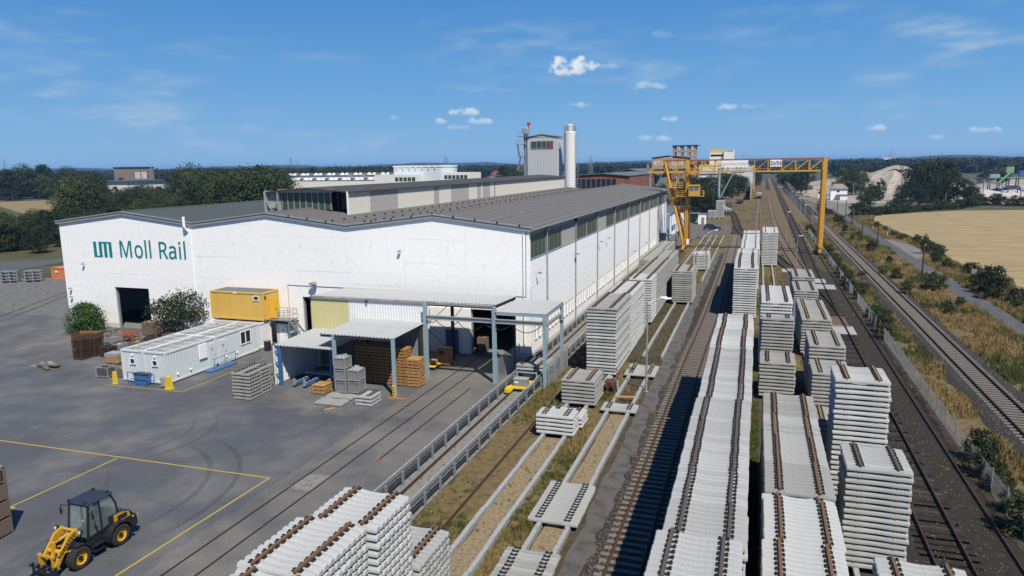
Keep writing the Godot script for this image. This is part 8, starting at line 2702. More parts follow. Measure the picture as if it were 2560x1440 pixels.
func build_background() -> void:
	# brick hall with dark glazing
	var t := thing("brick_hall", "low red brick hall with blue grey roof behind the factory hall", "building")
	var g := Bld.new()
	g.ext(PackedVector2Array([Vector2(-62, 0), Vector2(-40.4, 0), Vector2(-40.4, 14.2), Vector2(-49.5, 15.0), Vector2(-62, 14.4)]), 60.0, tfm(Vector3.RIGHT, Vector3.UP, Vector3.FORWARD, Vector3(0, 0, -240)))
	part(t, "wall", g, "brick_red")
	var rf := Bld.new()
	rf.bar(Vector3(-62.3, 14.5, -270), Vector3(-49.5, 15.15, -270), 61.0, 0.2)
	rf.bar(Vector3(-49.5, 15.15, -270), Vector3(-40.2, 14.3, -270), 61.0, 0.2)
	part(t, "roof", rf, "slate")
	for k in 8:
		var x := -58.6 + k * 1.72
		var w := wbox(t, "window", "glass_dark", x, x + 1.6, 9.2, 13.4, -240.02, -239.95)
		wbox(w, "frame", "galv", x - 0.06, x + 0.06, 9.2, 13.4, -239.95, -239.9)
	wbox(t, "flue", "galv", -33.95, -33.4, 0, 16.7, -240.5, -241.0)
	var sh := thing("long_shed", "long blue roofed shed behind the red brick hall", "building")
	wbox(sh, "wall", "steel_grey", -64, -38.5, 0, 13.6, -302, -350)
	var sr := Bld.new()
	sr.bar(Vector3(-64.5, 13.4, -325), Vector3(-51, 16.1, -325), 50.0, 0.25)
	sr.bar(Vector3(-51, 16.1, -325), Vector3(-38, 13.4, -325), 50.0, 0.25)
	part(sh, "roof", sr, "slate")
	for k in 6: wbox(sh, "post", "plant_green", -40.0 + k * 1.9, -39.8 + k * 1.9, 0, 13.2, -301.6, -301.9)
	# ruined brick works
	var r := thing("brick_ruin", "derelict brick works with graffiti band behind the crane", "building")
	wbox(r, "wall", "brick_ruin", -46.8, -30.4, 0, 15.6, -330.2, -350)
	wbox(r, "upper_wall", "brick_ruin", -45.6, -30.4, 15.7, 20.6, -330, -350)
	wbox(r, "band", "graffiti_dark", -46.6, -30.3, 15.55, 15.8, -329.9, -330.3)
	var rr := Bld.new()
	rr.bar(Vector3(-46.0, 20.8, -340), Vector3(-38.5, 21.6, -340), 20.6, 0.25)
	rr.bar(Vector3(-38.5, 21.6, -340), Vector3(-30.0, 20.7, -340), 20.6, 0.25)
	part(r, "roof", rr, "tar")
	for p in [["KOZ", -42.4, 18.4, 2.6], ["EJOK", -34.4, 18.3, 2.4]]:
		part(r, "graffiti", text_mesh(p[0], p[3], 0.03, true), "graffiti", Vector3(p[1], p[2], -329.95))
	for p in [[-44.5, 13.3], [-41.0, 13.2], [-37.4, 13.4], [-34.0, 13.1]]:
		var b := Bld.new()
		for k in 4: b.bar(Vector3(p[0] + k * 0.7, p[1] - 0.8, -330.1), Vector3(p[0] + k * 0.7 + 0.4, p[1] + 0.8, -330.1), 0.18, 0.04, Vector3.BACK)
		part(r, "graffiti", b, "graffiti_dark")
	for k in 5: wbox(r, "window", "black", -45.0 + k * 2.9, -43.4 + k * 2.9, 9.2, 11.6, -330.22, -330.15)
	wbox(r, "pier", "concrete_old", -48.0, -46.9, 0, 18.0, -331, -334)
	var rt := thing("ruined_tower", "open brick tower with empty window bays above the ruin", "tower")
	for x in [-37.6, -34.3, -31.1, -28.2]:
		for z in [-345.0, -351.0]: wbox(rt, "pillar", "brick_ruin", x - 0.55, x + 0.55, 18.0, 26.0, z - 0.35, z + 0.35)
	for y in [18.0, 20.6, 23.3]: wbox(rt, "floor", "brick_ruin", -38.0, -27.8, y, y + (0.5 if y < 20 else 1.1), -344.6, -351.4)
	wbox(rt, "roof", "tar", -38.4, -27.0, 26.0, 26.5, -344.2, -351.8)
	wbox(rt, "roof_beam", "tar", -27.0, -25.6, 26.0, 26.25, -346.0, -346.4)
	wbox(rt, "base", "brick_ruin", -38.0, -27.8, 0, 18.0, -350.2, -352.0)
	# aerated concrete works
	var yp := thing("white_works_tower", "white works tower with yellow top band beyond the crane", "tower")
	wbox(yp, "block", "plant_white", -32.4, -23.0, 0, 25.4, -520, -535)
	wbox(yp, "yellow_band", "plant_yellow", -32.45, -22.95, 25.4, 27.0, -519.9, -535)
	wbox(yp, "tower", "plant_white", -23.0, -16.5, 0, 27.1, -518, -536)
	wbox(yp, "opening", "glass_dark", -31.8, -23.2, 22.7, 24.0, -519.95, -519.85)
	wbox(yp, "opening", "glass_dark", -31.8, -23.4, 14.5, 16.0, -519.95, -519.85)
	part(yp, "lettering", text_mesh("YTONG", 1.7, 0.05, true), "blue", Vector3(-19.8, 26.3, -517.93))
	for x in [-20.9, -17.2]: wbox(yp, "vent", "galv", x, x + 0.4, 27.1, 28.3, -520, -520.4)
	var yl := thing("yellow_edged_hall", "low white hall with yellow roof edge left of the crane sign", "building")
	wbox(yl, "wall", "plant_white", -37.6, -23.8, 0, 15.7, -500, -515)
	wbox(yl, "yellow_band", "plant_yellow", -37.7, -23.7, 15.7, 17.1, -499.9, -515)
	var wl := thing("white_works_hall", "long low white works hall under the crane beam", "building")
	wbox(wl, "wall", "plant_white", -37, -19.0, 0, 10.8, -478, -492)
	wbox(wl, "roof", "slate", -37.2, -18.8, 10.8, 11.5, -477.8, -492)
	for k in 6: wbox(wl, "window", "glass_dark", -35.5 + k * 2.7, -33.8 + k * 2.7, 7.8, 9.2, -477.95, -477.85)
	var wp := thing("pipe_works", "white works building with pipes and silos beyond the crane sign", "building")
	wbox(wp, "wall", "plant_blue", -16.2, -3.4, 0, 15.6, -480, -500)
	for k in 4:
		var b := Bld.new()
		b.lathe([Vector2(1.6, 0), Vector2(1.6, 18.5 - k), Vector2(0.6, 19.5 - k), Vector2(0.01, 19.7 - k)], 14, Vector3(-13.5 + k * 3.3, 0, -505))
		part(wp, "silo", b, "concrete_old")
	wbox(wp, "chimney", "concrete_old", -10.6, -10.0, 0, 23.5, -505, -505.6)
	wbox(wp, "window", "glass_dark", -14.5, -8.5, 12.0, 13.2, -479.95, -479.85)
	# steel mast with strut
	var ms := thing("steel_mast", "pale steel mast with diagonal strut behind the parked wagons", "mast")
	var mb := Bld.new()
	mb.tube(Vector3(-14.3, 0, -290), Vector3(-14.3, 16.2, -290), 0.5, 0.5, 12)
	part(ms, "column", mb, "steel_blue")
	var mc := Bld.new()
	mc.tube(Vector3(-13.8, 4.6, -290), Vector3(-8.9, 14.8, -290), 0.25, 0.25, 10)
	part(ms, "strut", mc, "steel_blue")
	wbox(ms, "pipe_bridge", "steel_grey", -22.0, 6.5, 14.5, 14.9, -289.5, -290.5)
	var mr := Bld.new()
	for x in range(-21, 7, 3): mr.bar(Vector3(x, 14.9, -289.6), Vector3(x, 15.9, -289.6), 0.08, 0.08)
	mr.bar(Vector3(-22, 15.9, -289.6), Vector3(6.5, 15.9, -289.6), 0.08, 0.08)
	part(ms, "handrail", mr, "steel_grey")
	# board wall beside the far track
	var bw := thing("board_wall", "tall brown board wall receding beside the far track", "wall")
	for k in 16:
		var z := -370.0 - k * 10.0
		wbox(bw, "board_panel", "brick_ruin", -3.5 + k * 0.085, -3.3 + k * 0.085, 0, 7.2, z, z - 9.9)
		wbox(bw, "post", "brick_ruin", -3.3 + k * 0.085, -3.22 + k * 0.085, 0, 7.3, z - 0.2, z)
	# left: old concrete works and white shed in the woods
	var oc := thing("concrete_works", "weathered concrete block building rising above the woods", "building")
	wbox(oc, "wall", "concrete_old", -524.5, -508, 0, 21.6, -480, -507)
	wbox(oc, "roof", "tar", -525, -507.4, 21.6, 22.2, -479.4, -507.6)
	for p in [-486.5, -493.5]:
		for k in 3: wbox(oc, "window", "plant_white", -508.05, -507.85, 12.0, 17.8, p - k * 1.9, p - 1.2 - k * 1.9)
	for y in [10.0, 13.5, 17.5]: wbox(oc, "window", "black", -508.05, -507.85, y, y + 1.3, -500.0, -501.4)
	wbox(oc, "loading_bay", "rust", -519, -514.5, 11.5, 13.2, -478.6, -480.2)
	wbox(oc, "pilaster", "concrete_old", -508.2, -507.2, 0, 21.6, -502.5, -504.5)
	var ws := thing("white_shed", "long white shed with grey roof in front of the concrete works", "building")
	wbox(ws, "wall", "plant_white", -500, -478, 0, 10.4, -448, -486)
	wbox(ws, "roof", "slate", -502, -476.5, 10.4, 11.3, -446.5, -487.5)
	for k in 8: wbox(ws, "pier", "concrete_slab", -478.1, -477.85, 0, 10.4, -450 - k * 4.8, -450.3 - k * 4.8)
	# white saw-tooth factory in the middle distance
	var wf := thing("rooflight_factory", "long white factory with rows of tilted roof lights", "building")
	wbox(wf, "wall", "plant_white", -285, -198, 0, 14.0, -380, -440)
	wbox(wf, "front_wall", "plant_white", -269, -206, 0, 11.3, -366, -379.8)
	wbox(wf, "roof", "concrete_slab", -286, -197.5, 14.0, 14.25, -379.5, -440)
	wbox(wf, "roof", "concrete_slab", -269.5, -205.5, 11.3, 11.5, -365.8, -379.8)
	for row in 2:
		var n := 26 if row == 0 else 20
		for k in n:
			var x := (-282.0 + k * 3.1) if row == 0 else (-266.0 + k * 2.9)
			var y := 14.25 if row == 0 else 11.5
			var z := -384.0 if row == 0 else -369.0
			var b := Bld.new()
			b.ext(PackedVector2Array([Vector2(0, 0), Vector2(2.0, 0), Vector2(1.1 + (k % 3) * 0.25, 1.3)]), 3.0, tfm(Vector3.RIGHT, Vector3.UP, Vector3.FORWARD, Vector3(x, y, z)))
			part(wf, "roof_light", b, "white_trim" if (k * 7 + row) % 3 else "slate")
	for k in 3: wbox(wf, "vent", "galv", -228.0 + k * 9, -226.5 + k * 9, 11.5, 14.8, -372, -373.5)
	var tb := thing("blue_white_block", "tall pale blue block beside the roof light factory", "building")
	wbox(tb, "block", "plant_blue", -197, -168.5, 0, 18.3, -370, -395)
	wbox(tb, "parapet", "plant_white", -197.3, -168.2, 18.3, 19.2, -369.7, -395)
	wbox(tb, "wing", "plant_white", -205, -178, 0, 14.2, -362, -369.8)
	wbox(tb, "wing", "plant_white", -168.3, -151.5, 0, 15.0, -372, -390)
	for k in 5: wbox(tb, "window", "glass_green", -192.0 + k * 2.6, -190.0 + k * 2.6, 10.8, 12.8, -361.95, -361.85)
	for k in 6: wbox(tb, "window", "glass_green", -166.5 + k * 2.4, -164.6 + k * 2.4, 11.6, 13.6, -371.95, -371.85)
	for k in 7: wbox(tb, "parapet_hook", "plant_white", -195.0 + k * 4, -194.6 + k * 4, 17.2, 18.9, -369.3, -369.7)
	# village in the far middle
	var i := 0
	for p in [[-330, -900, 12, 8], [-300, -930, 10, 7], [-270, -880, 14, 8], [-352, -960, 9, 7], [-238, -900, 18, 6], [-318, -860, 8, 6], [-600, -1300, 12, 12], [360, -1750, 60, 14], [300, -1700, 40, 12], [440, -1800, 50, 13], [250, -1650, 26, 24], [330, -1900, 90, 10]]:
		i += 1
		var h := thing("distant_house" if i < 8 else "distant_hall", "%s of the far pale buildings counting from nearest" % ordinal(i), "building", "distant pale buildings", Vector3(p[0], 0, p[1]))
		wbox(h, "wall", "plant_white", -p[2] / 2.0, p[2] / 2.0, 0, p[3], -8, 0)
		var b := Bld.new()
		if i < 8: b.ext(PackedVector2Array([Vector2(-p[2] / 2.0 - 0.5, p[3]), Vector2(p[2] / 2.0 + 0.5, p[3]), Vector2(0, p[3] + 4.5)]), 9.0, tfm(Vector3.RIGHT, Vector3.UP, Vector3.FORWARD, Vector3(0, 0, 0.5)))
		else: b.lbox(-p[2] / 2.0 - 0.5, p[2] / 2.0 + 0.5, p[3], p[3] + 0.8, 0.5, -8.5)
		part(h, "roof", b, "brick_red" if i < 8 else "plant_white")
	# quarry
	for s in [[79, -486, 36, 15.6, "largest pale gravel heap under the conveyor head", "heap", 1.0], [60, -500, 30, 12.2, "second pale gravel heap left of the largest", "heap", 1.1], [44, -470, 20, 7.6, "low pale gravel heap behind the white quarry house", "heap", 1.2], [101, -396, 13, 4.2, "small grey gravel heap right of the quarry trees", "heap_grey", 1.3], [91, -425, 16, 9.0, "steep grey gravel heap half behind the quarry trees", "heap_grey", 1.0], [122, -430, 14, 5.5, "gravel heap under the green quarry plant", "heap_grey", 1.2], [52, -560, 22, 6.0, "flat pale heap behind the far trees", "heap", 1.6]]:
		solo("gravel_heap", heap_mesh(s[2], s[3], int(s[0]), s[6]), s[5], s[4], "gravel heap", "quarry gravel heaps", Vector3(s[0], 0, s[1]))
	conveyor("dark conveyor climbing to the right behind the pale heaps", Vector3(60.5, 4.5, -600), Vector3(79.5, 17.7, -600), 3, "steel_dark")
	conveyor("conveyor bridge at the head of the largest gravel heap", Vector3(74.5, 15.6, -476), Vector3(90.0, 14.0, -476), 2, "steel_dark")
	conveyor("grey conveyor sloping down to the right past the quarry trees", Vector3(80.0, 12.0, -360), Vector3(108.0, 4.0, -360), 4, "steel_grey")
	conveyor("upper thin conveyor beside the white quarry house", Vector3(36.0, 9.6, -420), Vector3(50.0, 5.6, -420), 2, "steel_grey")
	var hd := thing("heap_machine", "dark machine head on top of the largest gravel heap", "machine", "", Vector3(78.8, 0, -476))
	wbox(hd, "housing", "steel_dark", -1.6, 1.6, 16.2, 17.6, -1, 1)
	wbox(hd, "railing", "steel_dark", -3.4, 3.4, 16.1, 16.3, -1.2, 1.2)
	wbox(hd, "mast", "steel_dark", -0.2, 0.2, 0, 18.6, -0.2, 0.2)
	var gp := thing("quarry_plant", "green and rusty screening plant at the quarry's right edge", "machine", "", Vector3(0, 0, -420))
	wbox(gp, "green_box", "plant_green", 116.5, 119.8, 11.2, 14.2, -4, 0)
	for x in [110.0, 114.0, 118.0, 122.0, 126.0]:
		for z in [-3.5, 0.0]: wbox(gp, "leg", "steel_dark", x - 0.2, x + 0.2, 0, 9.0, z - 0.2, z + 0.2)
	wbox(gp, "deck", "plant_green", 109.0, 127.0, 8.6, 9.0, -4, 0.4)
	wbox(gp, "screen", "steel_blue", 110.0, 114.0, 9.0, 10.6, -3.5, 0)
	wbox(gp, "cab", "blue", 122.6, 127.0, 9.4, 12.2, -4, -1)
	var gb := Bld.new()
	gb.bar(Vector3(113.0, 6.0, 1.0), Vector3(118.0, 11.4, 0.6), 1.2, 0.7)
	part(gp, "chute", gb, "plant_green")
	var gc := Bld.new()
	gc.bar(Vector3(111.0, 9.0, -2), Vector3(117.0, 15.2, -2), 1.2, 1.0)
	gc.lbox(116.0, 121.0, 15.0, 15.8, -3, -1)
	part(gp, "hopper", gc, "rust")
	var qh := thing("quarry_house", "white quarry house with grey hipped roof beside the road junction", "building", "", Vector3(36.3, 0, -372))
	wbox(qh, "wall", "wall_white", -3.6, 3.6, 0, 5.4, -5, 0)
	var qr := Bld.new()
	for s in [[Vector3(-4.1, 5.4, 0.6), Vector3(4.1, 5.4, 0.6), Vector3(1.6, 7.6, -2.5), Vector3(-1.6, 7.6, -2.5)], [Vector3(-4.1, 5.4, -5.6), Vector3(4.1, 5.4, -5.6), Vector3(1.6, 7.6, -2.5), Vector3(-1.6, 7.6, -2.5)]]: qr.qo(s[0], s[1], s[2], s[3], Vector3(0, 4, -2.5))
	for s in [-1.0, 1.0]: qr._to(Vector3(s * 4.1, 5.4, 0.6), Vector3(s * 4.1, 5.4, -5.6), Vector3(s * 1.6, 7.6, -2.5), Vector3(s, 1, 0))
	part(qh, "roof", qr, "concrete_old")
	wbox(qh, "window", "glass_dark", -0.9, 0.2, 3.7, 4.5, 0, 0.05)
	wbox(qh, "porch", "white_trim", 0.4, 3.6, 0, 2.5, 0.05, 1.6)
	wbox(qh, "porch_roof", "slate", -1.2, 3.9, 2.5, 2.65, 0.05, 2.0)
	var qk := thing("weighbridge_kiosk", "small white kiosk with window left of the quarry house", "kiosk", "", Vector3(29.8, 0, -392))
	wbox(qk, "wall", "wall_white", -1.4, 1.4, 0, 4.0, -3, 0)
	wbox(qk, "window", "glass_dark", -1.0, 1.0, 2.2, 3.4, 0, 0.05)
	wbox(qk, "roof", "slate", -1.6, 1.6, 4.0, 4.2, -3.2, 0.2)
	var rb := Bld.new()
	rb.cbox(Vector3(0, 1.2, 0), Vector3(5, 2.2, 2.2), 0.1)
	solo("red_skip", rb, "orange_container", "low red skip half hidden under the quarry trees", "skip", "", Vector3(75, -0.1, -363))
	# pylons
	pylon("power pylon at the far left of the horizon", Vector3(-1225, 0, -900), 44)
	pylon("smaller power pylon right of the far left one", Vector3(-1260, 0, -960), 38)
	pylon("power pylon left of the roof light factory", Vector3(-934, 0, -1300), 46)
	pylon("shorter power pylon left of the roof light factory", Vector3(-960, 0, -1360), 38)
	pylon("power pylon right of the pale blue block", Vector3(-668, 0, -1500), 46)
	pylon("power pylon behind the pylon by the pale block", Vector3(-690, 0, -1560), 41)
	pylon("power pylon above the quarry heaps", Vector3(276, 0, -1800), 45)
	pylon("left power pylon of the pair right of the silo", Vector3(-247, 0, -1100), 32)
	pylon("right power pylon of the pair right of the silo", Vector3(-242, 0, -1090), 34)
	pylon("faint power pylon left of the crane", Vector3(500, 0, -2400), 44)
	# low wooded hills round the horizon
	var nz := FastNoiseLite.new()
	nz.seed = 4
	nz.frequency = 0.0009
	nz.fractal_octaves = 4
	var hb := Bld.new()
	var K := 260
	var rings := [2300.0, 2700.0, 3300.0, 4200.0, 5600.0, 8000.0]
	var H := func(ia: int, ja: int) -> Vector3:
		var a := TAU * (ia % K) / K
		var rj: float = rings[ja]
		var x := cos(a) * rj
		var z := sin(a) * rj
		var y: float = [0.0, 6.0, 12.0, 22.0, 40.0, 34.0][ja] * (1.0 + nz.get_noise_2d(x, z) * 0.7) + nz.get_noise_2d(x * 9, z * 9) * 5.0
		return Vector3(x, y if ja else -0.5, z)
	for ih in K:
		for j in rings.size() - 1:
			hb._to(H.call(ih, j), H.call(ih, j + 1), H.call(ih + 1, j + 1), Vector3.UP); hb._to(H.call(ih, j), H.call(ih + 1, j + 1), H.call(ih + 1, j), Vector3.UP)
	struct("hills", hb, "leaf_hill")

# ---------------------------------------------------------------- plants
# leaves in clumps round limb ends; returns [crown, trunk]
func plant_mesh(sd: int, h: float, rad: float, base: float, clumps: int, per: int, leaf: float, shape: String, trunk_r: float) -> Array:
	var r := RandomNumberGenerator.new()
	r.seed = sd
	var c := Bld.new()
	var tr := Bld.new()
	var ch := h - base
	if trunk_r > 0.0:
		tr.tube(Vector3(0, -0.2, 0), Vector3(r.randf_range(-0.2, 0.2), base + ch * 0.35, 0), trunk_r, trunk_r * 0.6, 8)
		tr.tube(Vector3(0, base + ch * 0.35, 0), Vector3(r.randf_range(-0.3, 0.3), base + ch * 0.85, 0), trunk_r * 0.6, trunk_r * 0.2, 6)
	for k in clumps:
		var f := r.randf()
		var a := r.randf() * TAU
		var y := 0.0
		var rr := 0.0
		if shape == "round":
			var u := r.randf_range(-0.95, 1.0)
			var q := pow(r.randf(), 0.33)
			y = base + ch * (0.5 + 0.5 * u * q)
			rr = rad * sqrt(maxf(0.0, 1.0 - u * u)) * q * r.randf_range(0.8, 1.12)
		elif shape == "tall":
			y = base + ch * pow(f, 0.9)
			rr = rad * pow(sin(PI * clampf(f * 0.85 + 0.12, 0, 1)), 0.8) * pow(r.randf(), 0.4)
		elif shape == "cone":
			y = base + ch * f
			rr = rad * (1.0 - f) * pow(r.randf(), 0.4) + 0.1
		else:
			y = base + ch * r.randf() * 0.95
			rr = rad * sqrt(r.randf()) * (1.0 - pow(y / h, 3.0) * 0.6)
		var p := Vector3(cos(a) * rr, y, sin(a) * rr)
		if trunk_r > 0.0 and k % 5 == 0:
			tr.tube(Vector3(0, base + (y - base) * 0.4, 0), p, trunk_r * 0.25, trunk_r * 0.05, 5, false)
		var tint := r.randf_range(0.62, 1.35)
		var warm := r.randf_range(0.9, 1.18)
		var cs := rad * r.randf_range(0.16, 0.3)
		for j in per:
			var d := Vector3(r.randfn(), r.randfn() * 0.75, r.randfn()) * cs * 0.62
			var o := p + d
			var n := (Vector3(r.randfn(), r.randfn() + 0.5, r.randfn()).normalized() + d.normalized() * 0.7 + Vector3(o.x, 0, o.z).normalized() * 0.4).normalized()
			var u := n.cross(Vector3(r.randfn(), r.randfn(), r.randfn())).normalized()
			var w := n.cross(u)
			var s := leaf * r.randf_range(0.6, 1.3)
			var t2 := tint * r.randf_range(0.85, 1.15)
			c.col = Color(t2 * warm, t2, t2 * 0.95)
			c.t(o - u * s * 0.5, o + w * s * 0.45, o + u * s * 0.5)
			c.t(o - u * s * 0.5, o + u * s * 0.5, o - w * s * 0.4)
	return [c.mesh(), tr.mesh()]

var protos := {}

func proto(key: String, args: Array) -> void:
	protos[key] = plant_mesh(args[0], args[1], args[2], args[3], args[4], args[5], args[6], args[7], args[8])

func plant(nm: String, label: String, cat: String, grp: String, key: String, mat: String, at: Vector3, sc := Vector3.ONE) -> Node3D:
	var t := thing(nm, label, cat, grp, at, rng.randf() * TAU)
	t.scale = sc
	part(t, "crown" if cat == "tree" else "foliage", protos[key][0], mat)
	if (protos[key][1] as ArrayMesh).get_surface_count():
		part(t, "trunk" if cat == "tree" else "stem", protos[key][1], "bark")
	return t

func tuft_mesh(sd: int, blades: int, h: float, w: float, spread: float) -> ArrayMesh:
	var r := RandomNumberGenerator.new()
	r.seed = sd
	var b := Bld.new()
	for k in blades:
		var a := r.randf() * TAU
		var p := Vector3(cos(a), 0, sin(a)) * spread * sqrt(r.randf())
		var hh := h * r.randf_range(0.55, 1.15)
		var lean := Vector3(r.randfn(), 0, r.randfn()) * hh * 0.28
		var s := Vector3(cos(a + 1.3), 0, sin(a + 1.3)) * w
		b.col = Color.WHITE * r.randf_range(0.75, 1.2)
		b.t(p - s, p + s, p + lean * 0.5 + Vector3.UP * hh * 0.6 + s * 0.6)
		b.t(p - s, p + lean * 0.5 + Vector3.UP * hh * 0.6 + s * 0.6, p + lean + Vector3.UP * hh)
	return b.mesh()

func meadow(nm: String, label: String, regions: Array, mesh: Mesh, pal: Array, sd: int) -> void:
	# regions: [x0, x1, z0, z1, per square metre, scale]
	var r := RandomNumberGenerator.new()
	r.seed = sd
	var nz := FastNoiseLite.new()
	nz.seed = sd
	nz.frequency = 0.08
	nz.fractal_octaves = 3
	var xf := []
	var cols := []
	for g in regions:
		var area: float = absf(g[1] - g[0]) * absf(g[3] - g[2])
		for k in int(area * g[4]):
			var x := r.randf_range(g[0], g[1])
			var z := r.randf_range(g[2], g[3])
			var v := nz.get_noise_2d(x * 1.4, z)
			if v < -0.32 + r.randf() * 0.2: continue
			if g.size() > 6 and g[6].call(x, z): continue
			var s: float = g[5] * r.randf_range(0.6, 1.3) * (0.8 + v * 0.6)
			xf.append(Transform3D(Basis(Vector3.UP, r.randf() * TAU).scaled(Vector3(s, s * r.randf_range(0.8, 1.3), s)), Vector3(x, 0.0, z)))
			var q := clampf(0.5 + nz.get_noise_2d(x * 0.9 + 300, z * 0.9) * 1.5 + r.randf_range(-0.25, 0.25), 0, 0.999)
			var c: Color = pal[int(q * pal.size())]
			cols.append(c * r.randf_range(0.8, 1.2))
	var o := many(self, nm, mesh, "blade", xf, cols)
	o.set_meta("label", label)
	o.set_meta("category", "grass")

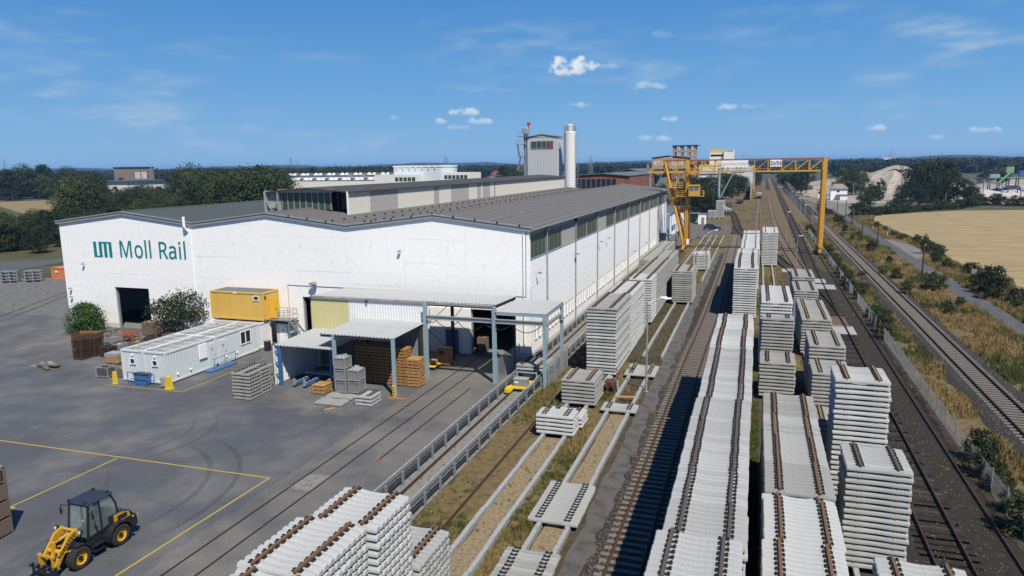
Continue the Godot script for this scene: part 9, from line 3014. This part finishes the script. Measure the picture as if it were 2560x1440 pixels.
func build_plants() -> void:
	proto("round_a", [1, 16.0, 7.0, 0.6, 150, 36, 0.55, "round", 0.35])
	proto("round_b", [2, 15.0, 6.2, 0.4, 140, 36, 0.55, "round", 0.32])
	proto("round_c", [3, 17.0, 8.6, 0.6, 170, 36, 0.6, "round", 0.4])
	proto("tall_a", [4, 17.0, 5.2, 1.0, 130, 34, 0.55, "tall", 0.35])
	proto("tall_b", [5, 16.0, 3.8, 0.8, 90, 34, 0.5, "tall", 0.3])
	proto("pine_a", [6, 14.0, 3.8, 1.5, 90, 34, 0.5, "cone", 0.3])
	proto("bush_a", [7, 2.4, 1.7, 0.0, 60, 30, 0.2, "bush", 0.0])
	proto("bush_b", [8, 3.0, 1.5, 0.0, 60, 30, 0.2, "bush", 0.0])
	proto("hedge", [9, 3.3, 2.1, 0.0, 240, 46, 0.16, "bush", 0.0])
	proto("yardtree", [10, 4.8, 3.4, 1.5, 120, 38, 0.2, "round", 0.13])
	proto("far", [12, 16.0, 8.0, 0.5, 40, 20, 1.6, "round", 0.0])
	# hedge and small tree before the hall
	plant("hedge_bush", "rounded green hedge bush at the hall's left door", "bush", "", "hedge", "leaf_hedge", Vector3(-72.3, 0, -60.2), Vector3(1.2, 0.98, 0.9))
	plant("small_tree", "small dark tree between hall wall and yellow container", "tree", "", "yardtree", "leaf_dark", Vector3(-59.0, 0, -60.9), Vector3(1.12, 1.0, 0.55))
	# woods on the left, each tree by itself
	var r := RandomNumberGenerator.new()
	r.seed = 31
	var kinds := ["round_a", "round_b", "round_c", "tall_a", "round_c", "round_a"]
	var mats := ["leaf_dark", "leaf_dark", "leaf_mid", "leaf_dark", "leaf_mid", "leaf_light"]
	var looks := ["broad dark", "rounded dark", "wide mid green", "tall dark", "spreading green", "light green"]
	var spots := []
	for k in 60: spots.append([r.randf_range(-198, -147), r.randf_range(-168, -117), r.randf_range(0.4, 0.52), "low wood left of the hall"])
	for k in 120:
		var bear := r.randf_range(0.74, 1.2)
		var z := r.randf_range(-330, -178)
		var low := bear > 0.93 and bear < 1.14
		spots.append([bear * z, z, r.randf_range(0.5, 0.62) if low else r.randf_range(0.88, 1.12), "wood behind the hall's left roof"])
	for k in 46:
		var z := r.randf_range(-480, -350)
		spots.append([r.randf_range(1.13, 1.5) * z, z, r.randf_range(1.0, 1.3), "wood beyond the left straw field"])
	for k in 26:
		var z := r.randf_range(-520, -400)
		spots.append([r.randf_range(0.76, 0.95) * z, z, r.randf_range(0.95, 1.2), "wood left of the roof light factory"])
	for k in 40:
		var z := r.randf_range(-680, -500)
		spots.append([r.randf_range(0.3, 0.78) * z, z, r.randf_range(0.9, 1.15), "wood behind the roof light factory"])
	spots = spots.filter(func(p): return not (p[0] > -532 and p[0] < -468 and p[1] > -512 and p[1] < -436))
	spots.sort_custom(func(a, b): return a[0] / -a[1] < b[0] / -b[1])
	var count := {}
	for p in spots:
		var q := r.randi() % kinds.size()
		var s: float = p[2] * r.randf_range(0.9, 1.1)
		count[p[3]] = count.get(p[3], 0) + 1
		plant("broadleaf_tree", "%s tree, %s from left in the %s" % [looks[q], ordinal(count[p[3]]), p[3]], "tree", p[3], kinds[q], mats[q], Vector3(p[0], 0, p[1]), Vector3(s * r.randf_range(0.9, 1.15), s, s * r.randf_range(0.9, 1.15)))
	# trees by the far tracks and the quarry
	var tl := [[-18.7, -276, "tall_a", "leaf_dark", 0.72, "dark leafy tree right behind the crane's left leg"], [-21.5, -268, "round_b", "leaf_mid", 0.8, "green tree left of the one behind the crane leg"], [-24.5, -300, "round_a", "leaf_dark", 0.85, "dark tree below the brick ruin"], [-15.5, -262, "round_b", "leaf_dark", 0.55, "low dark tree behind the white cabin"], [-28.5, -285, "tall_b", "leaf_mid", 0.75, "slim tree in front of the brick ruin"], [-33.5, -262, "round_b", "leaf_mid", 0.75, "green tree beside the hall's far end"], [-38, -282, "round_b", "leaf_light", 0.6, "small light tree beside the brick hall"], [-20, -340, "round_c", "leaf_mid", 0.75, "wide tree behind the steel mast"], [-14, -384, "tall_a", "leaf_mid", 0.72, "tall green tree right of the steel mast"], [-10.5, -420, "round_a", "leaf_dark", 0.75, "dark tree under the crane sign"], [-8.3, -464, "round_b", "leaf_light", 0.66, "light tree beside the board wall"], [-5.0, -520, "tall_b", "leaf_mid", 0.7, "slim tree behind the board wall"], [-1.5, -590, "round_a", "leaf_dark", 0.7, "dark tree at the end of the far track"], [-4.3, -411, "bush_b", "leaf_dark", 1.6, "big dark bush at the foot of the board wall"], [-16.5, -430, "round_c", "leaf_mid", 0.75, "wide green tree before the white works hall"], [20.2, -448, "pine_a", "leaf_dark", 0.85, "dark pine left of the far pine group"], [23.2, -440, "pine_a", "leaf_dark", 0.95, "dark pine in the middle of the far pine group"], [26.5, -452, "pine_a", "leaf_dark", 0.9, "dark pine right of the far pine group"], [21.5, -480, "round_a", "leaf_dark", 0.75, "dark tree behind the far pine group"], [19.2, -528, "round_b", "leaf_mid", 0.75, "green tree beyond the far pine group"], [18.6, -640, "round_a", "leaf_light", 0.7, "yellow green tree by the far end of the tracks"], [22, -690, "round_c", "leaf_light", 0.65, "second yellow green tree by the tracks' end"], [34.9, -567, "tall_b", "leaf_mid", 0.5, "small slim tree left of the crane's right leg"], [38.5, -575, "tall_b", "leaf_mid", 0.55, "small slim tree behind the crane's right leg"], [45, -425, "round_c", "leaf_mid", 0.92, "broad green tree right of the crane's right leg"], [51, -436, "round_a", "leaf_dark", 0.9, "dark tree beside the broad green one"], [53, -366, "tall_b", "leaf_dark", 0.62, "slim dark tree before the gravel heaps"], [50.5, -362, "round_b", "leaf_dark", 0.5, "low dark tree beside the slim one"], [43.5, -322, "tall_b", "leaf_mid", 0.6, "yellowish slim tree at the road junction"], [40.5, -316, "round_b", "leaf_mid", 0.55, "rounded tree at the road junction"], [62.5, -350, "round_a", "leaf_dark", 0.62, "low dark tree left in the quarry tree group"], [67, -358, "round_c", "leaf_dark", 0.98, "big dark tree in the quarry tree group"], [72.5, -362, "round_c", "leaf_dark", 1.08, "tallest dark tree in the quarry tree group"], [78.5, -358, "tall_a", "leaf_mid", 1.0, "olive tall tree right in the quarry tree group"], [82, -346, "round_b", "leaf_dark", 0.7, "low tree at the right of the quarry group"], [75.5, -350, "round_a", "leaf_dark", 0.8, "dark tree in front of the tallest quarry tree"], [70, -346, "round_b", "leaf_dark", 0.6, "rounded low tree before the quarry tree group"], [65, -340, "round_b", "leaf_dark", 0.45, "low bushy tree left before the quarry group"], [86.5, -352, "round_b", "leaf_dark", 0.45, "bushy tree right of the quarry group"], [58, -345, "round_b", "leaf_dark", 0.5, "small tree before the quarry group"]]
	for p in tl:
		plant("tree", p[5], "tree", "trees by the far tracks and quarry", p[2], p[3], Vector3(p[0], 0, p[1]), Vector3.ONE * p[4])
	for k in 34:
		plant("tree", "%s of the small trees along the quarry's far edge" % ordinal(k + 1), "tree", "trees along the quarry's far edge", kinds[k % 6], mats[k % 5], Vector3(60 + k * 7.5 + r.randf_range(-4, 4), 0, -640 + r.randf_range(-60, 40)), Vector3.ONE * r.randf_range(0.5, 0.85))
	# bushes: fence, verge, road, field edge, junction
	var bl := []
	for z in [-38.5, -41, -43.5, -45.5, -47.6, -80, -83, -86, -88.5, -91, -103, -106, -110, -114, -118, -122, -126, -131, -136, -140, -146, -151, -157, -163, -170, -177, -184, -192, -199, -207]:
		bl.append([13.15 + r.randf_range(-0.2, 0.7), z, r.randf_range(0.42, 0.72) * (1.25 if z < -78 and z > -92 else 1.0), "leaf_dark" if r.randf() < 0.7 else "leaf_mid", "along the galvanised fence"])
	for p in [[24.2, -113.0, 0.95], [22.0, -157, 0.7], [21.6, -94.5, 0.5], [20.9, -123, 0.55], [19.6, -107.5, 0.6], [19.3, -126, 0.4], [22.6, -221, 0.9], [23.4, -190, 0.5], [22.5, -140, 0.45], [23.0, -235, 0.9], [22.0, -205, 0.6], [21.0, -180, 0.4], [24.2, -100, 0.4], [22.8, -260, 1.1], [22.2, -280, 1.0], [23.5, -300, 1.1], [16.2, -124, 0.35], [14.8, -110, 0.45]]:
		bl.append([p[0], p[1], p[2], "leaf_mid" if r.randf() < 0.5 else "leaf_dark", "between main line and road"])
	for p in [[29.9, -107, 1.05], [30.6, -111, 1.2], [29.8, -115.5, 0.8], [31.4, -103.5, 0.8], [31.2, -118, 0.7], [32.4, -129, 0.75], [30.3, -135, 0.55], [30.0, -141, 0.6], [31.0, -146, 0.7], [32.8, -152, 0.7], [33.6, -160, 0.8], [33.9, -168, 0.7], [33.5, -176, 0.7], [32.3, -186, 0.6], [31.6, -194, 0.55], [30.2, -100, 0.5], [31.5, -205, 0.5], [31.5, -220, 0.5]]:
		bl.append([p[0], p[1], p[2], "leaf_mid" if r.randf() < 0.6 else "leaf_dark", "between road and stubble field"])
	for k in 40:
		var f := k / 39.0
		bl.append([lerpf(31.0, 112.0, f), lerpf(-262.0, -318.0, minf(1.0, f * 1.7)) + r.randf_range(-4, 3) - (12.0 if f > 0.6 else 0.0), r.randf_range(0.9, 1.7), "leaf_dark" if r.randf() < 0.6 else "leaf_mid", "along the stubble field's far edge"])
	bl.sort_custom(func(a, b): return a[1] > b[1])
	count = {}
	for p in bl:
		count[p[4]] = count.get(p[4], 0) + 1
		plant("bush", "%s bush from the camera %s" % [ordinal(count[p[4]]), p[4]], "bush", "bushes " + p[4], "bush_a" if r.randf() < 0.5 else "bush_b", p[3], Vector3(p[0], 0, p[1]), Vector3(p[2], p[2], p[2]) * Vector3(r.randf_range(0.9, 1.3), r.randf_range(0.85, 1.15), r.randf_range(0.9, 1.3)))
	plant("sapling", "thin young tree beside the layby", "tree", "", "tall_b", "leaf_mid", Vector3(31.2, 0, -157), Vector3(0.22, 0.24, 0.22))
	# far woods that read as one mass
	var xf := []
	for k in 5200:
		var a := deg_to_rad(r.randf_range(-68, 30))
		var d := 700.0 + pow(r.randf(), 0.8) * 2600.0
		var x := sin(a) * d
		var z := -cos(a) * d
		if absf(x) < 60 + d * 0.02 and d < 1100: continue
		var nzv := sin(x * 0.004 + 1.0) * cos(z * 0.003) + sin(d * 0.006 + x * 0.002)
		if nzv < -0.1 and d < 2300: continue
		if x > 20 and x < 330 and z > -800: continue
		var s := r.randf_range(0.8, 1.5)
		xf.append(Transform3D(Basis(Vector3.UP, r.randf() * TAU).scaled(Vector3(s * 1.3, s, s * 1.3)), Vector3(x, 0, z)))
	var fw := many(self, "woodland", protos["far"][0], "leaf_mid", xf)
	fw.set_meta("label", "dark far woods spreading to the horizon")
	fw.set_meta("category", "woodland")
	# grass
	var tm := tuft_mesh(1, 16, 0.42, 0.022, 0.22)
	var tl2 := tuft_mesh(2, 22, 0.6, 0.03, 0.34)
	var sl := tuft_mesh(3, 14, 0.16, 0.02, 0.2)
	var dry := [Color(0.29, 0.215, 0.095), Color(0.25, 0.185, 0.08), Color(0.2, 0.165, 0.065), Color(0.14, 0.135, 0.045), Color(0.08, 0.11, 0.03)]
	var rus := [Color(0.29, 0.21, 0.09), Color(0.25, 0.175, 0.075), Color(0.22, 0.15, 0.065), Color(0.23, 0.18, 0.075), Color(0.16, 0.145, 0.05), Color(0.08, 0.1, 0.03)]
	var grn := [Color(0.06, 0.11, 0.02), Color(0.08, 0.12, 0.025), Color(0.12, 0.13, 0.035), Color(0.2, 0.17, 0.06)]
	meadow("dry_grass", "straw coloured dry grass on the railway verges", [[13.0, 15.7, -36, -110, 9.0, 0.9], [13.0, 15.7, -110, -230, 4.5, 1.1], [20.0, 25.9, -50, -120, 9.0, 1.05], [20.0, 25.9, -120, -260, 5.0, 1.25], [28.7, 36.5, -85, -262, 6.0, 1.0, func(x, z): return x > field_l(z) or (x < 32.2 and z < -146 and z > -186)], [-16.0, -14.55, -22, -62, 16.0, 0.42], [-14.15, -13.3, -22, -62, 14.0, 0.6], [-16.0, -13.4, -62, -110, 6.0, 0.6], [-14.0, -6.8, -178, -186, 4.0, 0.6]], tl2, rus, 3)
	meadow("wild_grass", "patchy dry and green grass between the sleeper beams", [[-11.3, -9.95, -22, -58, 20.0, 0.8], [-12.85, -11.7, -24, -44, 3.0, 0.5], [-9.6, -8.4, -20, -58, 1.4, 0.4], [-13.2, -8.0, -100, -124, 3.0, 0.6], [-12.0, -7.4, -128, -182, 3.0, 0.7], [-11.4, -7.8, -52, -57, 4.0, 0.8], [-16.2, -14.5, -24, -60, 4.0, 0.4], [3.4, 4.4, -74, -132, 5.0, 0.6], [0.3, 4.2, -76, -130, 4.0, 0.6]], tm, dry, 5)
	meadow("green_grass", "fresh green grass between the sleeper rows", [[0.2, 0.65, -12, -64, 40.0, 0.55], [0.2, 1.2, -64, -132, 14.0, 0.6], [-10.7, -7.9, -64, -92, 7.0, 0.6], [-10.6, -8.0, -104, -122, 6.0, 0.7], [13.0, 15.6, -88, -112, 6.0, 0.8], [3.35, 4.2, -12, -60, 6.0, 0.5], [-14.2, -13.3, -50, -62, 8.0, 0.6], [29.0, 36.5, -90, -262, 7.0, 1.1, func(x, z): return x > field_l(z) or (x < 32.2 and z < -146 and z > -186)]], tm, grn, 6)
	meadow("yard_weeds", "low weeds on the track ballast and soil", [[9.95, 11.6, -24, -180, 1.0, 0.7], [6.9, 8.1, -24, -120, 0.6, 0.6], [15.5, 16.6, -60, -160, 1.2, 0.8], [18.9, 20.2, -60, -160, 0.6, 0.8], [-7.2, -6.3, -16, -90, 1.2, 0.6], [12.0, 12.7, -36, -200, 8.0, 0.8], [-3.0, 6.0, -190, -420, 0.9, 1.2], [-8.0, 3.0, -420, -700, 0.4, 1.5], [-12.0, -3.0, -222, -330, 0.9, 1.2]], sl, dry + [Color(0.05, 0.09, 0.02)], 8)
	# loose ballast stones
	var sb := Bld.new()
	sb.cbox(Vector3(0, 0.2, 0), Vector3(1.0, 0.8, 0.8), 0.22)
	var xs := []
	var cs := []
	for g in [[-6.75, -5.9, -14.0, -75.0, 55.0], [-4.0, -2.8, -30.0, -70.0, 12.0], [15.5, 16.7, -50.0, -110.0, 22.0], [18.9, 20.1, -50.0, -110.0, 22.0], [7.0, 11.5, -26.0, -70.0, 7.0]]:
		for k in int(absf((g[1] - g[0]) * (g[3] - g[2])) * g[4]):
			var s := r.randf_range(0.03, 0.075)
			var x := r.randf_range(g[0], g[1])
			var up: float = 0.0
			if g[0] < -3 or g[0] > 15: up = clampf(minf(x - (-6.75 if g[0] < 0 else 15.45), (-2.7 if g[0] < 0 else 20.1) - x) / 0.55, 0, 1) * (0.06 if g[0] < 0 else 0.22)
			xs.append(Transform3D(Basis.from_euler(Vector3(r.randf() * 6, r.randf() * 6, r.randf() * 6)).scaled(Vector3.ONE * s), Vector3(x, up + 0.01, r.randf_range(g[2], g[3]))))
			var v := r.randf_range(0.07, 0.2)
			cs.append(Color(v, v * r.randf_range(0.78, 0.95), v * r.randf_range(0.65, 0.9)))
	var gv := many(self, "ballast_gravel", sb.mesh(), "pebbles", xs, cs)
	gv.set_meta("label", "loose ballast stones along the tracks")
	gv.set_meta("category", "gravel")
